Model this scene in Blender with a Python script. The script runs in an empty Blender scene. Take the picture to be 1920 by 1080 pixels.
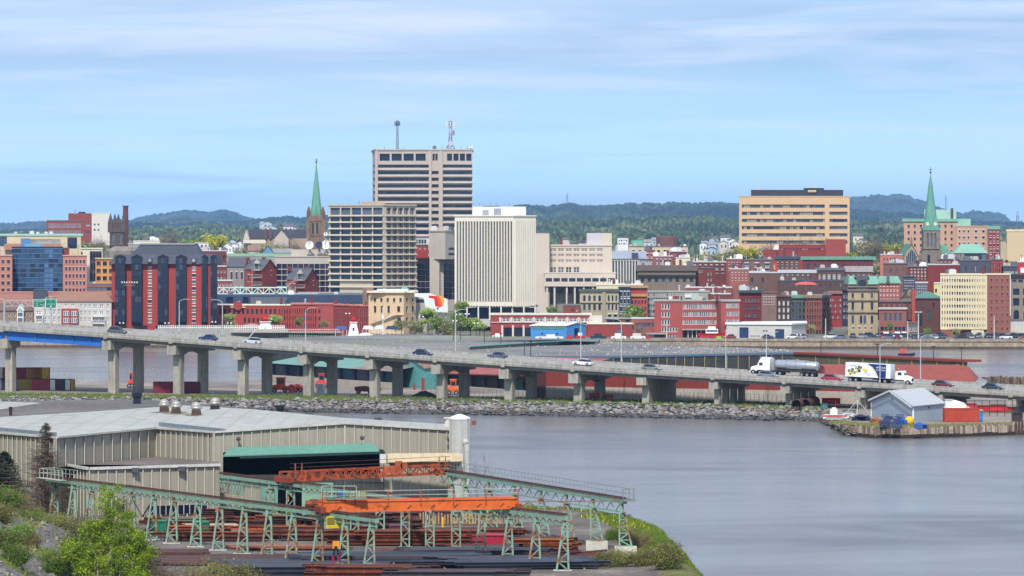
import bpy,math,random
from mathutils import Vector,noise
from math import radians,pi,sin,cos
R=random.Random(7)
S=bpy.context.scene
COL=S.collection
# ---------------------------------------------------------------- camera, sky, sun, exposure
H,FP,HY=37.0,7000.0,450.0          # eye height (m), focal length and horizon row in 1920-wide pixels
cam=bpy.data.cameras.new('camera');co=bpy.data.objects.new('camera',cam);COL.objects.link(co)
co.location=(0,0,H);co.rotation_euler=(radians(90),0,0)
cam.sensor_width=36;cam.lens=FP/1920*36;cam.shift_y=-(540-HY)/1920
cam.clip_start=5;cam.clip_end=90000
S.camera=co
SUN_EL,SUN_AZ=48.0,187.0             # azimuth clockwise from +Y: behind and left of the camera
w=bpy.data.worlds.new('World');S.world=w;w.use_nodes=True
def build_world():
    nt=w.node_tree;nt.nodes.clear();N=nt.nodes.new;L=nt.links.new
    out=N('ShaderNodeOutputWorld');bg=N('ShaderNodeBackground');bg.inputs['Strength'].default_value=0.15
    tc=N('ShaderNodeTexCoord');mp=N('ShaderNodeMapping');mp.inputs['Location'].default_value=(0,0,0.30)
    sky=N('ShaderNodeTexSky');sky.sky_type='NISHITA';sky.sun_disc=False
    sky.sun_elevation=radians(SUN_EL);sky.sun_rotation=radians(SUN_AZ);sky.air_density=1.0;sky.dust_density=0.4;sky.ozone_density=1.2
    L(tc.outputs['Generated'],mp.inputs['Vector']);L(mp.outputs[0],sky.inputs['Vector'])
    # thin streaky high cloud
    m2=N('ShaderNodeMapping');m2.inputs['Scale'].default_value=(9,9,110);m2.inputs['Location'].default_value=(1.3,0.4,2.1)
    m2.inputs['Rotation'].default_value=(radians(0.0),radians(-1.5),0)
    n1=N('ShaderNodeTexNoise');n1.inputs['Scale'].default_value=1.0;n1.inputs['Detail'].default_value=7;n1.inputs['Roughness'].default_value=0.55;n1.inputs['Distortion'].default_value=0.5
    L(tc.outputs['Generated'],m2.inputs['Vector']);L(m2.outputs[0],n1.inputs['Vector'])
    r1=N('ShaderNodeValToRGB');r1.color_ramp.elements[0].position=0.43;r1.color_ramp.elements[1].position=0.62
    L(n1.outputs['Fac'],r1.inputs['Fac'])
    m3=N('ShaderNodeMapping');m3.inputs['Scale'].default_value=(3,3,24);m3.inputs['Location'].default_value=(3.1,0.7,5.2)
    n2=N('ShaderNodeTexNoise');n2.inputs['Scale'].default_value=1.0;n2.inputs['Detail'].default_value=4
    L(tc.outputs['Generated'],m3.inputs['Vector']);L(m3.outputs[0],n2.inputs['Vector'])
    # cloud veil thickens with elevation
    sx=N('ShaderNodeSeparateXYZ');L(tc.outputs['Generated'],sx.inputs[0])
    mr=N('ShaderNodeMapRange');mr.inputs['From Min'].default_value=0.0;mr.inputs['From Max'].default_value=0.066;mr.inputs['To Min'].default_value=0.22;mr.inputs['To Max'].default_value=0.62
    L(sx.outputs['Z'],mr.inputs['Value'])
    mm=N('ShaderNodeMath');mm.operation='MULTIPLY';L(r1.outputs['Color'],mm.inputs[0]);L(mr.outputs[0],mm.inputs[1])
    ma=N('ShaderNodeMath');ma.operation='MULTIPLY_ADD';ma.inputs[1].default_value=0.9;L(n2.outputs['Fac'],ma.inputs[0])
    sb=N('ShaderNodeMath');sb.operation='SUBTRACT';sb.inputs[1].default_value=0.47;L(mr.outputs[0],sb.inputs[0]);L(sb.outputs[0],ma.inputs[2])
    ma.use_clamp=True;mm.use_clamp=True
    mix=N('ShaderNodeMixRGB');mix.inputs['Color2'].default_value=(4.6,5.5,7.0,1)
    L(ma.outputs[0],mix.inputs['Fac'])
    tint=N('ShaderNodeMixRGB');tint.blend_type='MULTIPLY';tint.inputs['Fac'].default_value=1;tint.inputs['Color2'].default_value=(1.06,1.30,1.2,1)
    L(sky.outputs[0],tint.inputs['Color1']);L(tint.outputs[0],mix.inputs['Color1'])
    # paler towards the horizon
    hz=N('ShaderNodeMapRange');hz.inputs['From Min'].default_value=0.0;hz.inputs['From Max'].default_value=0.05;hz.inputs['To Min'].default_value=0.95;hz.inputs['To Max'].default_value=0.0
    L(sx.outputs['Z'],hz.inputs['Value'])
    mh=N('ShaderNodeMixRGB');mh.inputs['Color2'].default_value=(6.4,9.6,12.0,1);L(hz.outputs[0],mh.inputs['Fac']);L(mix.outputs[0],mh.inputs['Color1'])
    ms=N('ShaderNodeMixRGB');ms.inputs['Color2'].default_value=(6.0,6.5,7.9,1);L(mm.outputs[0],ms.inputs['Fac']);L(mh.outputs[0],ms.inputs['Color1']);mh=ms
    # long faint grey blue wisps
    m4=N('ShaderNodeMapping');m4.inputs['Scale'].default_value=(11,11,170);m4.inputs['Location'].default_value=(7.3,2.4,0.6);m4.inputs['Rotation'].default_value=(0,radians(1.2),0)
    n4=N('ShaderNodeTexNoise');n4.inputs['Scale'].default_value=1.0;n4.inputs['Detail'].default_value=6;n4.inputs['Distortion'].default_value=0.7
    L(tc.outputs['Generated'],m4.inputs['Vector']);L(m4.outputs[0],n4.inputs['Vector'])
    r4=N('ShaderNodeMapRange');r4.inputs['From Min'].default_value=0.52;r4.inputs['From Max'].default_value=0.72;r4.inputs['To Max'].default_value=0.5;L(n4.outputs['Fac'],r4.inputs['Value'])
    mw=N('ShaderNodeMixRGB');mw.inputs['Color2'].default_value=(3.5,5.2,7.2,1);L(r4.outputs[0],mw.inputs['Fac']);L(mh.outputs[0],mw.inputs['Color1']);mh=mw
    L(mh.outputs[0],bg.inputs['Color']);L(bg.outputs[0],out.inputs[0])
build_world()
sl=bpy.data.lights.new('sun','SUN');sl.energy=4.5;sl.angle=radians(4.0);sl.color=(1.0,0.95,0.88)
so=bpy.data.objects.new('sun',sl);COL.objects.link(so)
sd=Vector((sin(radians(SUN_AZ))*cos(radians(SUN_EL)),cos(radians(SUN_AZ))*cos(radians(SUN_EL)),sin(radians(SUN_EL))))
so.rotation_euler=sd.to_track_quat('Z','Y').to_euler()
S.view_settings.view_transform='Standard';S.view_settings.look='None';S.view_settings.exposure=0.08;S.view_settings.gamma=1
S.view_settings.use_curve_mapping=False
S.render.engine='CYCLES'
S.cycles.volume_bounces=0;S.cycles.max_bounces=5;S.cycles.transparent_max_bounces=8
# ---------------------------------------------------------------- measuring helpers
def X(px,D):return(px-960)*D/FP
def Z(py,D):return H-(py-HY)*D/FP
def DZ(py,z):return(H-z)*FP/(py-HY)
def gz(D):                                   # height of the city ground
    pts=[(0,3),(1335,3),(1420,7),(1800,20),(2300,18),(3200,12),(5000,16),(99999,16)]
    for(a,b),(c,d)in zip(pts,pts[1:]):
        if a<=D<=c:return b+(d-b)*(D-a)/(c-a)
    return 16
# ---------------------------------------------------------------- materials
KC=0.80
def lin(c):
    g_=.3*c[0]+.59*c[1]+.11*c[2];c=[v+(g_-v)*.05 for v in c[:3]];return tuple((v/255/12.92 if v/255<=0.04045 else((v/255+0.055)/1.055)**2.4)for v in c)
MC={}
def M(rgb,rough=0.85,var=0.16,scale=0.25,fine=2.0,streak=0.0,metal=0.0,spec=0.3,bump=0.0,key='',rust=None,k=None,pattern=None):
    """procedural paint, brick, stone or metal: broad weathering, fine grain, optional streaks, rust and brick or panel pattern"""
    if 1.2<rgb[0]/max(1,rgb[1])<2.8 and rgb[2]>.9*rgb[1]and not rust:rgb=(rgb[0],rgb[1],int(rgb[1]*.9))
    kk=(tuple(rgb),rough,var,scale,fine,streak,metal,spec,bump,key,rust,k,pattern)
    if kk in MC:return MC[kk]
    m=bpy.data.materials.new('surface');m.use_nodes=True;nt=m.node_tree;N=nt.nodes.new;L=nt.links.new
    b=nt.nodes['Principled BSDF'];b.inputs['Roughness'].default_value=rough;b.inputs['Metallic'].default_value=metal
    b.inputs['Specular IOR Level'].default_value=spec
    c=[v*(KC if k is None else k)for v in lin(rgb)]
    tc=N('ShaderNodeTexCoord');g=N('ShaderNodeNewGeometry')
    n=N('ShaderNodeTexNoise');n.inputs['Scale'].default_value=scale;n.inputs['Detail'].default_value=6;n.inputs['Roughness'].default_value=0.65
    L(g.outputs['Position'],n.inputs['Vector'])
    f=N('ShaderNodeTexNoise');f.inputs['Scale'].default_value=fine;f.inputs['Detail'].default_value=3
    L(g.outputs['Position'],f.inputs['Vector'])
    a=N('ShaderNodeMath');a.operation='ADD';L(n.outputs['Fac'],a.inputs[0]);L(f.outputs['Fac'],a.inputs[1])
    mr=N('ShaderNodeMapRange');mr.inputs['From Min'].default_value=0.55;mr.inputs['From Max'].default_value=1.45
    mr.inputs['To Min'].default_value=1-var*1.6;mr.inputs['To Max'].default_value=1+var*1.6;L(a.outputs[0],mr.inputs['Value'])
    mx=N('ShaderNodeMixRGB');mx.blend_type='MULTIPLY';mx.inputs['Fac'].default_value=1;mx.inputs['Color1'].default_value=(*c,1)
    L(mr.outputs[0],mx.inputs['Color2']);last=mx.outputs[0]
    if streak:
        mp=N('ShaderNodeMapping');mp.inputs['Scale'].default_value=(1.3,1.3,0.09);L(g.outputs['Position'],mp.inputs['Vector'])
        s=N('ShaderNodeTexNoise');s.inputs['Scale'].default_value=1.0;s.inputs['Detail'].default_value=5;s.inputs['Roughness'].default_value=0.7;L(mp.outputs[0],s.inputs['Vector'])
        r=N('ShaderNodeMapRange');r.inputs['From Min'].default_value=0.46;r.inputs['From Max'].default_value=0.70;r.inputs['To Min'].default_value=0;r.inputs['To Max'].default_value=streak;L(s.outputs['Fac'],r.inputs['Value'])
        q=N('ShaderNodeMixRGB');q.inputs['Color2'].default_value=(c[0]*0.38,c[1]*0.36,c[2]*0.33,1);L(r.outputs[0],q.inputs['Fac']);L(last,q.inputs['Color1']);last=q.outputs[0]
    if rust:
        rr,amt,rs=rust
        s=N('ShaderNodeTexNoise');s.inputs['Scale'].default_value=rs;s.inputs['Detail'].default_value=6;s.inputs['Roughness'].default_value=0.7;L(g.outputs['Position'],s.inputs['Vector'])
        r=N('ShaderNodeMapRange');r.inputs['From Min'].default_value=0.62-amt*0.3;r.inputs['From Max'].default_value=0.72-amt*0.3;L(s.outputs['Fac'],r.inputs['Value'])
        q=N('ShaderNodeMixRGB');q.inputs['Color2'].default_value=(*[v*KC for v in lin(rr)],1);L(r.outputs[0],q.inputs['Fac']);L(last,q.inputs['Color1']);last=q.outputs[0]
    if pattern:                              # horizontal courses or vertical joints seen as faint lines
        kind,size,amt=pattern
        sp=N('ShaderNodeSeparateXYZ');L(g.outputs['Position'],sp.inputs[0])
        d=N('ShaderNodeMath');d.operation='DIVIDE';d.inputs[1].default_value=size
        L(sp.outputs['Z' if kind=='h' else 'X'],d.inputs[0])
        fr=N('ShaderNodeMath');fr.operation='FRACT';L(d.outputs[0],fr.inputs[0])
        lt=N('ShaderNodeMath');lt.operation='LESS_THAN';lt.inputs[1].default_value=0.14;L(fr.outputs[0],lt.inputs[0])
        mu=N('ShaderNodeMath');mu.operation='MULTIPLY';mu.inputs[1].default_value=amt;L(lt.outputs[0],mu.inputs[0])
        q=N('ShaderNodeMixRGB');q.inputs['Color2'].default_value=(c[0]*0.5,c[1]*0.5,c[2]*0.5,1);L(mu.outputs[0],q.inputs['Fac']);L(last,q.inputs['Color1']);last=q.outputs[0]
    L(last,b.inputs['Base Color'])
    if bump:
        bp=N('ShaderNodeBump');bp.inputs['Strength'].default_value=bump;bp.inputs['Distance'].default_value=0.3
        L(f.outputs['Fac'],bp.inputs['Height']);L(bp.outputs[0],b.inputs['Normal'])
    MC[kk]=m;return m
def glass(rgb,rough=0.12,spec=0.5,key=''):
    return M(rgb,rough=rough,var=0.25,scale=0.15,fine=0.5,spec=spec,key='glass'+key,k=0.9)
G1,G2,G3,G4=glass((30,42,62)),glass((54,74,102)),glass((88,98,112),0.3),glass((150,152,150),0.5)
GMIX=[G1,G1,G1,G2,G2,G3,G1,G4]
WHITE=M((236,236,232),rough=0.6,var=0.06);OFFW=M((222,214,200),var=0.08)
BLACK=M((26,27,32),rough=0.6);DARK=M((52,52,60),rough=0.7)
BRICK=M((150,74,60),var=.24,scale=0.12,fine=1.5,pattern=('h',0.6,0.18));BRICK2=M((128,66,56),var=.24,scale=0.12,fine=1.5,key='b2',streak=0.25)
MAUVE=M((108,84,78),scale=0.1,fine=1.2,var=0.2,streak=0.3);ORBRICK=M((176,84,66),scale=0.12,fine=1.5)
MAROON=M((122,58,52),scale=0.1,fine=1.2,var=0.18,streak=0.2);SLATE=M((78,82,96),rough=0.7);STONE=M((124,112,100),var=0.3,scale=0.3,fine=1.2,streak=0.4)
TANST=M((192,170,132),var=0.16,streak=0.35);CONC=M((196,186,174),var=0.08,streak=0.12);COPPER=M((112,166,144),rough=0.7,var=0.12,streak=0.2)
ROOFG=M((112,112,118),var=0.12);ROOFW=M((206,206,208),var=0.08)
# ---------------------------------------------------------------- mesh builder
class MB:
    def __init__(s):s.v=[];s.f=[];s.m=[]
    def add(s,vs,fs,m=0):
        n=len(s.v);s.v+=[tuple(v)for v in vs];s.f+=[tuple(i+n for i in f)for f in fs];s.m+=[m]*len(fs);return s
    def quad(s,a,b,c,d,m=0):return s.add([a,b,c,d],[(0,1,2,3)],m)
    def box(s,x0,x1,y0,y1,z0,z1,m=0):
        return s.add([(x0,y0,z0),(x1,y0,z0),(x1,y1,z0),(x0,y1,z0),(x0,y0,z1),(x1,y0,z1),(x1,y1,z1),(x0,y1,z1)],
                     [(0,3,2,1),(4,5,6,7),(0,1,5,4),(1,2,6,5),(2,3,7,6),(3,0,4,7)],m)
    def prism(s,poly,z0,z1,m=0,mt=None):      # poly: counter-clockwise (x, y); z may be lists
        n=len(poly);z0=z0 if isinstance(z0,(list,tuple))else[z0]*n;z1=z1 if isinstance(z1,(list,tuple))else[z1]*n
        vs=[(p[0],p[1],a)for p,a in zip(poly,z0)]+[(p[0],p[1],a)for p,a in zip(poly,z1)]
        s.add(vs,[tuple(reversed(range(n)))]+[(i,(i+1)%n,n+(i+1)%n,n+i)for i in range(n)],m)
        return s.add([v for v in vs[n:]],[tuple(range(n))],m if mt is None else mt)
    def bar(s,p,q,w,h=None,m=0):
        h=w if h is None else h;p=Vector(p);q=Vector(q);d=(q-p)
        if d.length<1e-6:return s
        d.normalize();u=d.cross(Vector((0,0,1)))
        if u.length<1e-3:u=Vector((1,0,0))
        u.normalize();v=u.cross(d).normalized();u=u*w/2;v=v*h/2
        return s.add([p-u-v,p+u-v,p+u+v,p-u+v,q-u-v,q+u-v,q+u+v,q-u+v],[(0,1,2,3),(4,7,6,5),(0,4,5,1),(1,5,6,2),(2,6,7,3),(3,7,4,0)],m)
    def tube(s,p,q,r0,r1=None,n=8,m=0):
        r1=r0 if r1 is None else r1;p=Vector(p);q=Vector(q);d=(q-p).normalized();u=d.cross(Vector((0,0,1)))
        if u.length<1e-3:u=Vector((1,0,0))
        u.normalize();v=u.cross(d)
        vs=[p+(u*cos(2*pi*i/n)+v*sin(2*pi*i/n))*r0 for i in range(n)]+[q+(u*cos(2*pi*i/n)+v*sin(2*pi*i/n))*r1 for i in range(n)]
        return s.add(vs,[(i,(i+1)%n,n+(i+1)%n,n+i)for i in range(n)]+[tuple(range(n)),tuple(range(n,2*n))],m)
    def lathe(s,prof,cx=0,cy=0,n=12,m=0):
        vs=[];fs=[]
        for r,z in prof:vs+=[(cx+r*cos(2*pi*i/n),cy+r*sin(2*pi*i/n),z)for i in range(n)]
        for k in range(len(prof)-1):fs+=[(k*n+i,k*n+(i+1)%n,(k+1)*n+(i+1)%n,(k+1)*n+i)for i in range(n)]
        fs+=[tuple(range(n)),tuple(range((len(prof)-1)*n,len(prof)*n))]
        return s.add(vs,fs,m)
    def ball(s,c,r,n=8,m=0,sz=1.0):
        k=n//2;prof=[(max(r*sin(pi*i/k),0.001),c[2]-r*sz*cos(pi*i/k))for i in range(k+1)]
        return s.lathe(prof,c[0],c[1],n,m)
    def mesh(s,mats,off=(0,0,0),smooth=False):
        me=bpy.data.meshes.new('mesh');ox,oy,oz=off
        me.from_pydata([(x-ox,y-oy,z-oz)for x,y,z in s.v],[],s.f)
        mats=mats if isinstance(mats,(list,tuple))else[mats]
        for m in mats:me.materials.append(m)
        if len(mats)>1:me.polygons.foreach_set('material_index',s.m)
        if smooth:me.polygons.foreach_set('use_smooth',[True]*len(s.f))
        me.update();return me
def tag(o,label=None,cat=None,group=None,kind=None):
    if label:o['label']=label
    if cat:o['category']=cat
    if group:o['group']=group
    if kind:o['kind']=kind
    return o
def T(name,label,cat,loc=(0,0,0),group=None,rz=0):
    o=bpy.data.objects.new(name,None);COL.objects.link(o);o.location=loc;o.rotation_euler=(0,0,rz)
    o.empty_display_size=0.5
    return tag(o,label,cat,group)
def root_of(o):
    while o.parent:o=o.parent
    return o
def part(mb,name,mats,parent,local=False,smooth=False,label=None,kind=None):
    off=(0,0,0)if local else tuple(root_of(parent).location)
    o=bpy.data.objects.new(name,mb.mesh(mats,off,smooth));COL.objects.link(o);o.parent=parent
    if label:o['label']=label
    if kind:o['kind']=kind
    return o
def one(mb,name,mats,label,cat,loc=(0,0,0),group=None,smooth=False,kind=None):
    o=bpy.data.objects.new(name,mb.mesh(mats,loc,smooth));COL.objects.link(o);o.location=loc
    return tag(o,label,cat,group,kind)
def struct(mb,name,mats,smooth=False,kind='structure'):
    o=bpy.data.objects.new(name,mb.mesh(mats,(0,0,0),smooth));COL.objects.link(o);o['kind']=kind;return o
def kids(o):return[c for c in COL.objects if c.parent==o]
class Proto:                                   # remembers a thing's tree so copies are cheap
    def __init__(s,root,tree):s.root=root;s.tree=tree;s.used=False
    def put(s,loc,rz=0,label=None,sc=None,group=None):
        if not s.used:s.used=True;r=s.root
        else:
            r=s.root.copy();COL.objects.link(r)
            def rec(t,par):
                for o,sub in t:
                    c=o.copy();COL.objects.link(c);c.parent=par;rec(sub,c)
            rec(s.tree,r)
        r.location=loc;r.rotation_euler=(0,0,rz)
        if label:r['label']=label
        if group:r['group']=group
        r.scale=(sc,sc,sc)if sc else(1,1,1)
        return r
# ---------------------------------------------------------------- water, land, hills
def ground_mat(cols,scale=0.15,rough=0.95,fine=1.5,bump=0.5,ramp=None):
    m=bpy.data.materials.new('ground');m.use_nodes=True;nt=m.node_tree;N=nt.nodes.new;L=nt.links.new
    b=nt.nodes['Principled BSDF'];b.inputs['Roughness'].default_value=rough;b.inputs['Specular IOR Level'].default_value=0.2
    g=N('ShaderNodeNewGeometry');n=N('ShaderNodeTexNoise');n.inputs['Scale'].default_value=scale;n.inputs['Detail'].default_value=8;n.inputs['Roughness'].default_value=0.68
    L(g.outputs['Position'],n.inputs['Vector'])
    r=N('ShaderNodeValToRGB');e=r.color_ramp.elements
    k=len(cols);pos=ramp or[0.34+0.32*i/(k-1)for i in range(k)]
    for i,c in enumerate(cols):
        el=e[i]if i<2 else e.new(pos[i])
        el.position=pos[i];el.color=(*[v*KC for v in lin(c)],1)
    L(n.outputs['Fac'],r.inputs['Fac'])
    f=N('ShaderNodeTexNoise');f.inputs['Scale'].default_value=fine;f.inputs['Detail'].default_value=4;L(g.outputs['Position'],f.inputs['Vector'])
    mr=N('ShaderNodeMapRange');mr.inputs['From Min'].default_value=0.3;mr.inputs['From Max'].default_value=0.7;mr.inputs['To Min'].default_value=0.72;mr.inputs['To Max'].default_value=1.28;L(f.outputs['Fac'],mr.inputs['Value'])
    q=N('ShaderNodeMixRGB');q.blend_type='MULTIPLY';q.inputs['Fac'].default_value=1;L(r.outputs[0],q.inputs['Color1']);L(mr.outputs[0],q.inputs['Color2'])
    L(q.outputs[0],b.inputs['Base Color'])
    bp=N('ShaderNodeBump');bp.inputs['Strength'].default_value=bump;bp.inputs['Distance'].default_value=0.4;L(f.outputs['Fac'],bp.inputs['Height']);L(bp.outputs[0],b.inputs['Normal'])
    return m
def water_mat():
    m=bpy.data.materials.new('water');m.use_nodes=True;nt=m.node_tree;N=nt.nodes.new;L=nt.links.new
    b=nt.nodes['Principled BSDF'];b.inputs['Specular IOR Level'].default_value=0.5;b.inputs['IOR'].default_value=1.33
    g=N('ShaderNodeNewGeometry')
    mp=N('ShaderNodeMapping');mp.inputs['Scale'].default_value=(0.010,0.028,1);mp.inputs['Rotation'].default_value=(0,0,radians(-8));L(g.outputs['Position'],mp.inputs['Vector'])
    n=N('ShaderNodeTexNoise');n.inputs['Scale'].default_value=1.0;n.inputs['Detail'].default_value=7;n.inputs['Roughness'].default_value=0.6;n.inputs['Distortion'].default_value=0.8;L(mp.outputs[0],n.inputs['Vector'])
    r=N('ShaderNodeValToRGB');r.color_ramp.elements[0].position=0.36;r.color_ramp.elements[1].position=0.64
    r.color_ramp.elements[0].color=(0.09,0.088,0.09,1);r.color_ramp.elements[1].color=(0.20,0.198,0.205,1)
    L(n.outputs['Fac'],r.inputs['Fac']);L(r.outputs[0],b.inputs['Base Color'])
    rr=N('ShaderNodeMapRange');rr.inputs['From Min'].default_value=0.35;rr.inputs['From Max'].default_value=0.65;rr.inputs['To Min'].default_value=0.26;rr.inputs['To Max'].default_value=0.11;L(n.outputs['Fac'],rr.inputs['Value']);L(rr.outputs[0],b.inputs['Roughness'])
    m2=N('ShaderNodeMapping');m2.inputs['Scale'].default_value=(0.5,0.8,1);L(g.outputs['Position'],m2.inputs['Vector'])
    f=N('ShaderNodeTexNoise');f.inputs['Scale'].default_value=1.0;f.inputs['Detail'].default_value=7;f.inputs['Roughness'].default_value=0.7;L(m2.outputs[0],f.inputs['Vector'])
    st=N('ShaderNodeMapRange');st.inputs['From Min'].default_value=0.3;st.inputs['From Max'].default_value=0.7;st.inputs['To Min'].default_value=0.75;st.inputs['To Max'].default_value=0.25;L(n.outputs['Fac'],st.inputs['Value'])
    bp=N('ShaderNodeBump');bp.inputs['Distance'].default_value=0.3;L(st.outputs[0],bp.inputs['Strength']);L(f.outputs['Fac'],bp.inputs['Height']);L(bp.outputs[0],b.inputs['Normal'])
    return m
struct(MB().quad((-9000,-300,0),(9000,-300,0),(9000,24000,0),(-9000,24000,0)),'water',water_mat())
ASPH=ground_mat([(96,96,98),(128,124,122),(150,146,142)],0.06,fine=2.5)
GRAVEL=ground_mat([(118,110,104),(146,134,124),(168,156,144)],0.05,fine=2.0)
GRASS=ground_mat([(74,92,44),(98,116,58),(132,126,84)],0.12,fine=2.5)
QUAY=ground_mat([(92,82,72),(140,124,106),(162,146,126)],0.25,fine=1.0)
def fbm(x,y,s,o=4):
    return noise.fractal(Vector((x*s,y*s,3.7)),1.0,2.0,o)
# city ground: quay front line then rising land, one sheet running back to the hills
def quay_D(px):
    P=[(-400,1285),(560,1280),(760,1262),(1100,1268),(1290,1275),(1450,1268),(2400,1258)]
    for(a,b),(c,d)in zip(P,P[1:]):
        if a<=px<=c:return b+(d-b)*(px-a)/(c-a)
    return 1268
g=MB();cols=list(range(-460,2400,40));rows=[0,0.001,25,60,110,200,320,450,650,900,1300,2000,3200,5000,8000,12000,16000]
for j,r in enumerate(rows):
    for px in cols:
        D=quay_D(px)+r;z=gz(D)if j else-2.0
        g.v.append((X(px,D),D,z))
n=len(cols)
g.f=[(j*n+i,j*n+i+1,(j+1)*n+i+1,(j+1)*n+i)for j in range(1,len(rows)-1)for i in range(n-1)];g.m=[0]*len(g.f)
struct(g,'city_ground',ground_mat([(104,102,98),(130,126,118),(96,110,78)],0.02,fine=0.6))
qw=MB()
for i in range(n-1):
    if cols[i]<-200 or cols[i]>2200:continue
    for(a,b,m)in((-2,0.9,1),(0.9,2.6,0)):
        o=0.3 if m else 0.0
        qw.quad((X(cols[i],quay_D(cols[i]))*1.0,quay_D(cols[i])-0.1-o,a),(X(cols[i+1],quay_D(cols[i+1])),quay_D(cols[i+1])-0.1-o,a),(X(cols[i+1],quay_D(cols[i+1])),quay_D(cols[i+1])-0.1,b),(X(cols[i],quay_D(cols[i])),quay_D(cols[i])-0.1,b),m)
    D0,D1=quay_D(cols[i]),quay_D(cols[i+1])
    qw.add([(X(cols[i],D0),D0-0.4,2.6),(X(cols[i+1],D1),D1-0.4,2.6),(X(cols[i+1],D1),D1-0.4,3.4),(X(cols[i],D0),D0-0.4,3.4),(X(cols[i],D0),D0+0.3,3.4),(X(cols[i+1],D1),D1+0.3,3.4)],[(0,1,2,3),(3,2,5,4)],0)
one(qw,'quay_wall',[M((168,150,128),var=0.3,scale=0.2,fine=0.8,streak=0.5),M((96,80,66),var=0.3,scale=0.3,streak=0.4)],'long brown stone quay wall along the far city waterfront','quay wall')
# wooded hills -------------------------------------------------
def forest_mat(cols,sc):
    return ground_mat(cols,sc,fine=sc*6,bump=0.0,ramp=[0.38,0.46,0.53,0.62][:len(cols)])
def interp(P,x):
    if x<=P[0][0]:return P[0][1]
    for(a,b),(c,d)in zip(P,P[1:]):
        if x<=c:t=(x-a)/(c-a);t=t*t*(3-2*t);return b+(d-b)*t
    return P[-1][1]
def ridge(name,D,depth,prof,mats,step,rowsn,treeh,seed,rough=5,zmin=0):
    mb=MB();xs=[x for x in range(-420,2340,step)];rr=random.Random(seed)
    for j in range(rowsn+1):
        t=j/rowsn;d=D-depth*(1-t)
        for i,px in enumerate(xs):
            zt=Z(interp(prof,px),D)-treeh*0.6
            prof_t=sin(min(1.0,t*1.02)*pi/2)**0.9
            xx=X(px,d)+rr.uniform(-.4,.4)*step*d/FP
            base=zmin+(zt-zmin)*prof_t+fbm(px*step/2.0+seed*50,t*40,0.01)*rough*(0.3+0.7*(1-abs(2*t-1)))
            mb.v.append((xx,d,base+rr.random()**1.6*treeh))
    n=len(xs)
    for j in range(rowsn):
        for i in range(n-1):mb.f.append((j*n+i,j*n+i+1,(j+1)*n+i+1,(j+1)*n+i));mb.m.append(0)
    # far side falls away so the hill has real thickness
    b0=len(mb.v)
    for i,px in enumerate(xs):mb.v.append((X(px,D+depth),D+depth,zmin-5))
    for i in range(n-1):mb.f.append((rowsn*n+i,rowsn*n+i+1,b0+i+1,b0+i));mb.m.append(0)
    struct(mb,name,mats)
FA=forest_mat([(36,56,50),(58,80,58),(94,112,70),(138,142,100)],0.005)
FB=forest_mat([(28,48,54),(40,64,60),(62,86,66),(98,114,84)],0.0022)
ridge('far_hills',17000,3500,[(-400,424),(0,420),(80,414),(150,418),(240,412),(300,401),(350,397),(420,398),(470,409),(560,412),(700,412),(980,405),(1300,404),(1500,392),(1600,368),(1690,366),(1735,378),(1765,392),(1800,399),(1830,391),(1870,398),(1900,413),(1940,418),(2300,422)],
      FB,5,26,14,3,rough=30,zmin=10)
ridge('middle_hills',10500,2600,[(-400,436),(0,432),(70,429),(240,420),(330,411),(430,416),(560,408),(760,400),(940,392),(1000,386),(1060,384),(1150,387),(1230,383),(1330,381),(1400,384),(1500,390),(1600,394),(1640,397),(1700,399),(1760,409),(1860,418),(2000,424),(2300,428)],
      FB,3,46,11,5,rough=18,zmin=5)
ridge('near_hills',6500,2400,[(-400,440),(0,438),(180,430),(260,427),(420,424),(560,428),(760,420),(960,414),(1120,412),(1250,408),(1400,412),(1600,414),(1700,420),(1900,426),(2300,432)],
      FA,3,50,9,8,rough=10,zmin=8)
ridge('wooded_slope',4300,1500,[(-400,452),(0,449),(250,440),(420,438),(560,440),(760,440),(1000,438),(1180,436),(1380,438),(1600,436),(1900,440),(2300,446)],
      FA,4,40,8,11,rough=5,zmin=10)
# middle land: the terminal spit under the bridge, 2 m above the water
SPITZ=2.0
crest=[(-300,826),(100,822),(300,816),(600,811),(800,803),(1000,796),(1200,787),(1400,778),(1500,772),(1548,766),(1600,738),(1575,712)]
south=[(1640,698),(1700,697),(1800,703),(1920,711),(2300,720)]
front=[(X(a,b),b)for a,b in crest+south]
backl=[(X(a,b),b)for a,b in((2300,930),(1860,930),(1840,862),(1500,925),(1150,960),(1000,1060),(640,1085),(520,1040),(500,935),(430,922),(60,925),(-300,935))]
poly=front+backl
land=MB();land.prism(poly,-2,SPITZ,1,0);struct(land,'terminal_ground',[GRAVEL,QUAY])
# grass strip along the crest
gs=MB();rr=random.Random(3)
pts=[]
for(a,b),(c,d)in zip(crest[:10],crest[1:10]):
    k=max(1,int((c-a)/12))
    for i in range(k):pts.append((a+(c-a)*i/k,b+(d-b)*i/k))
pts.append(crest[9])
for p,q in zip(pts,pts[1:]):
    wv=lambda px:(26 if px<700 else 20)+6*fbm(px,1,0.02)
    a0,a1=(X(p[0],p[1]-.5),p[1]-.5),(X(q[0],q[1]-.5),q[1]-.5)
    wp,wq=wv(p[0]),wv(q[0])
    b0,b1=(X(p[0],p[1]+wp),p[1]+wp),(X(q[0],q[1]+wq),q[1]+wq)
    gs.add([(*a0,SPITZ+.02),(*a1,SPITZ+.02),(*b1,SPITZ+.03),(*b0,SPITZ+.03),((a0[0]+b0[0])/2,(a0[1]+b0[1])/2,SPITZ+.35),((a1[0]+b1[0])/2,(a1[1]+b1[1])/2,SPITZ+.35)],[(0,1,5,4),(4,5,2,3)],0)
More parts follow.
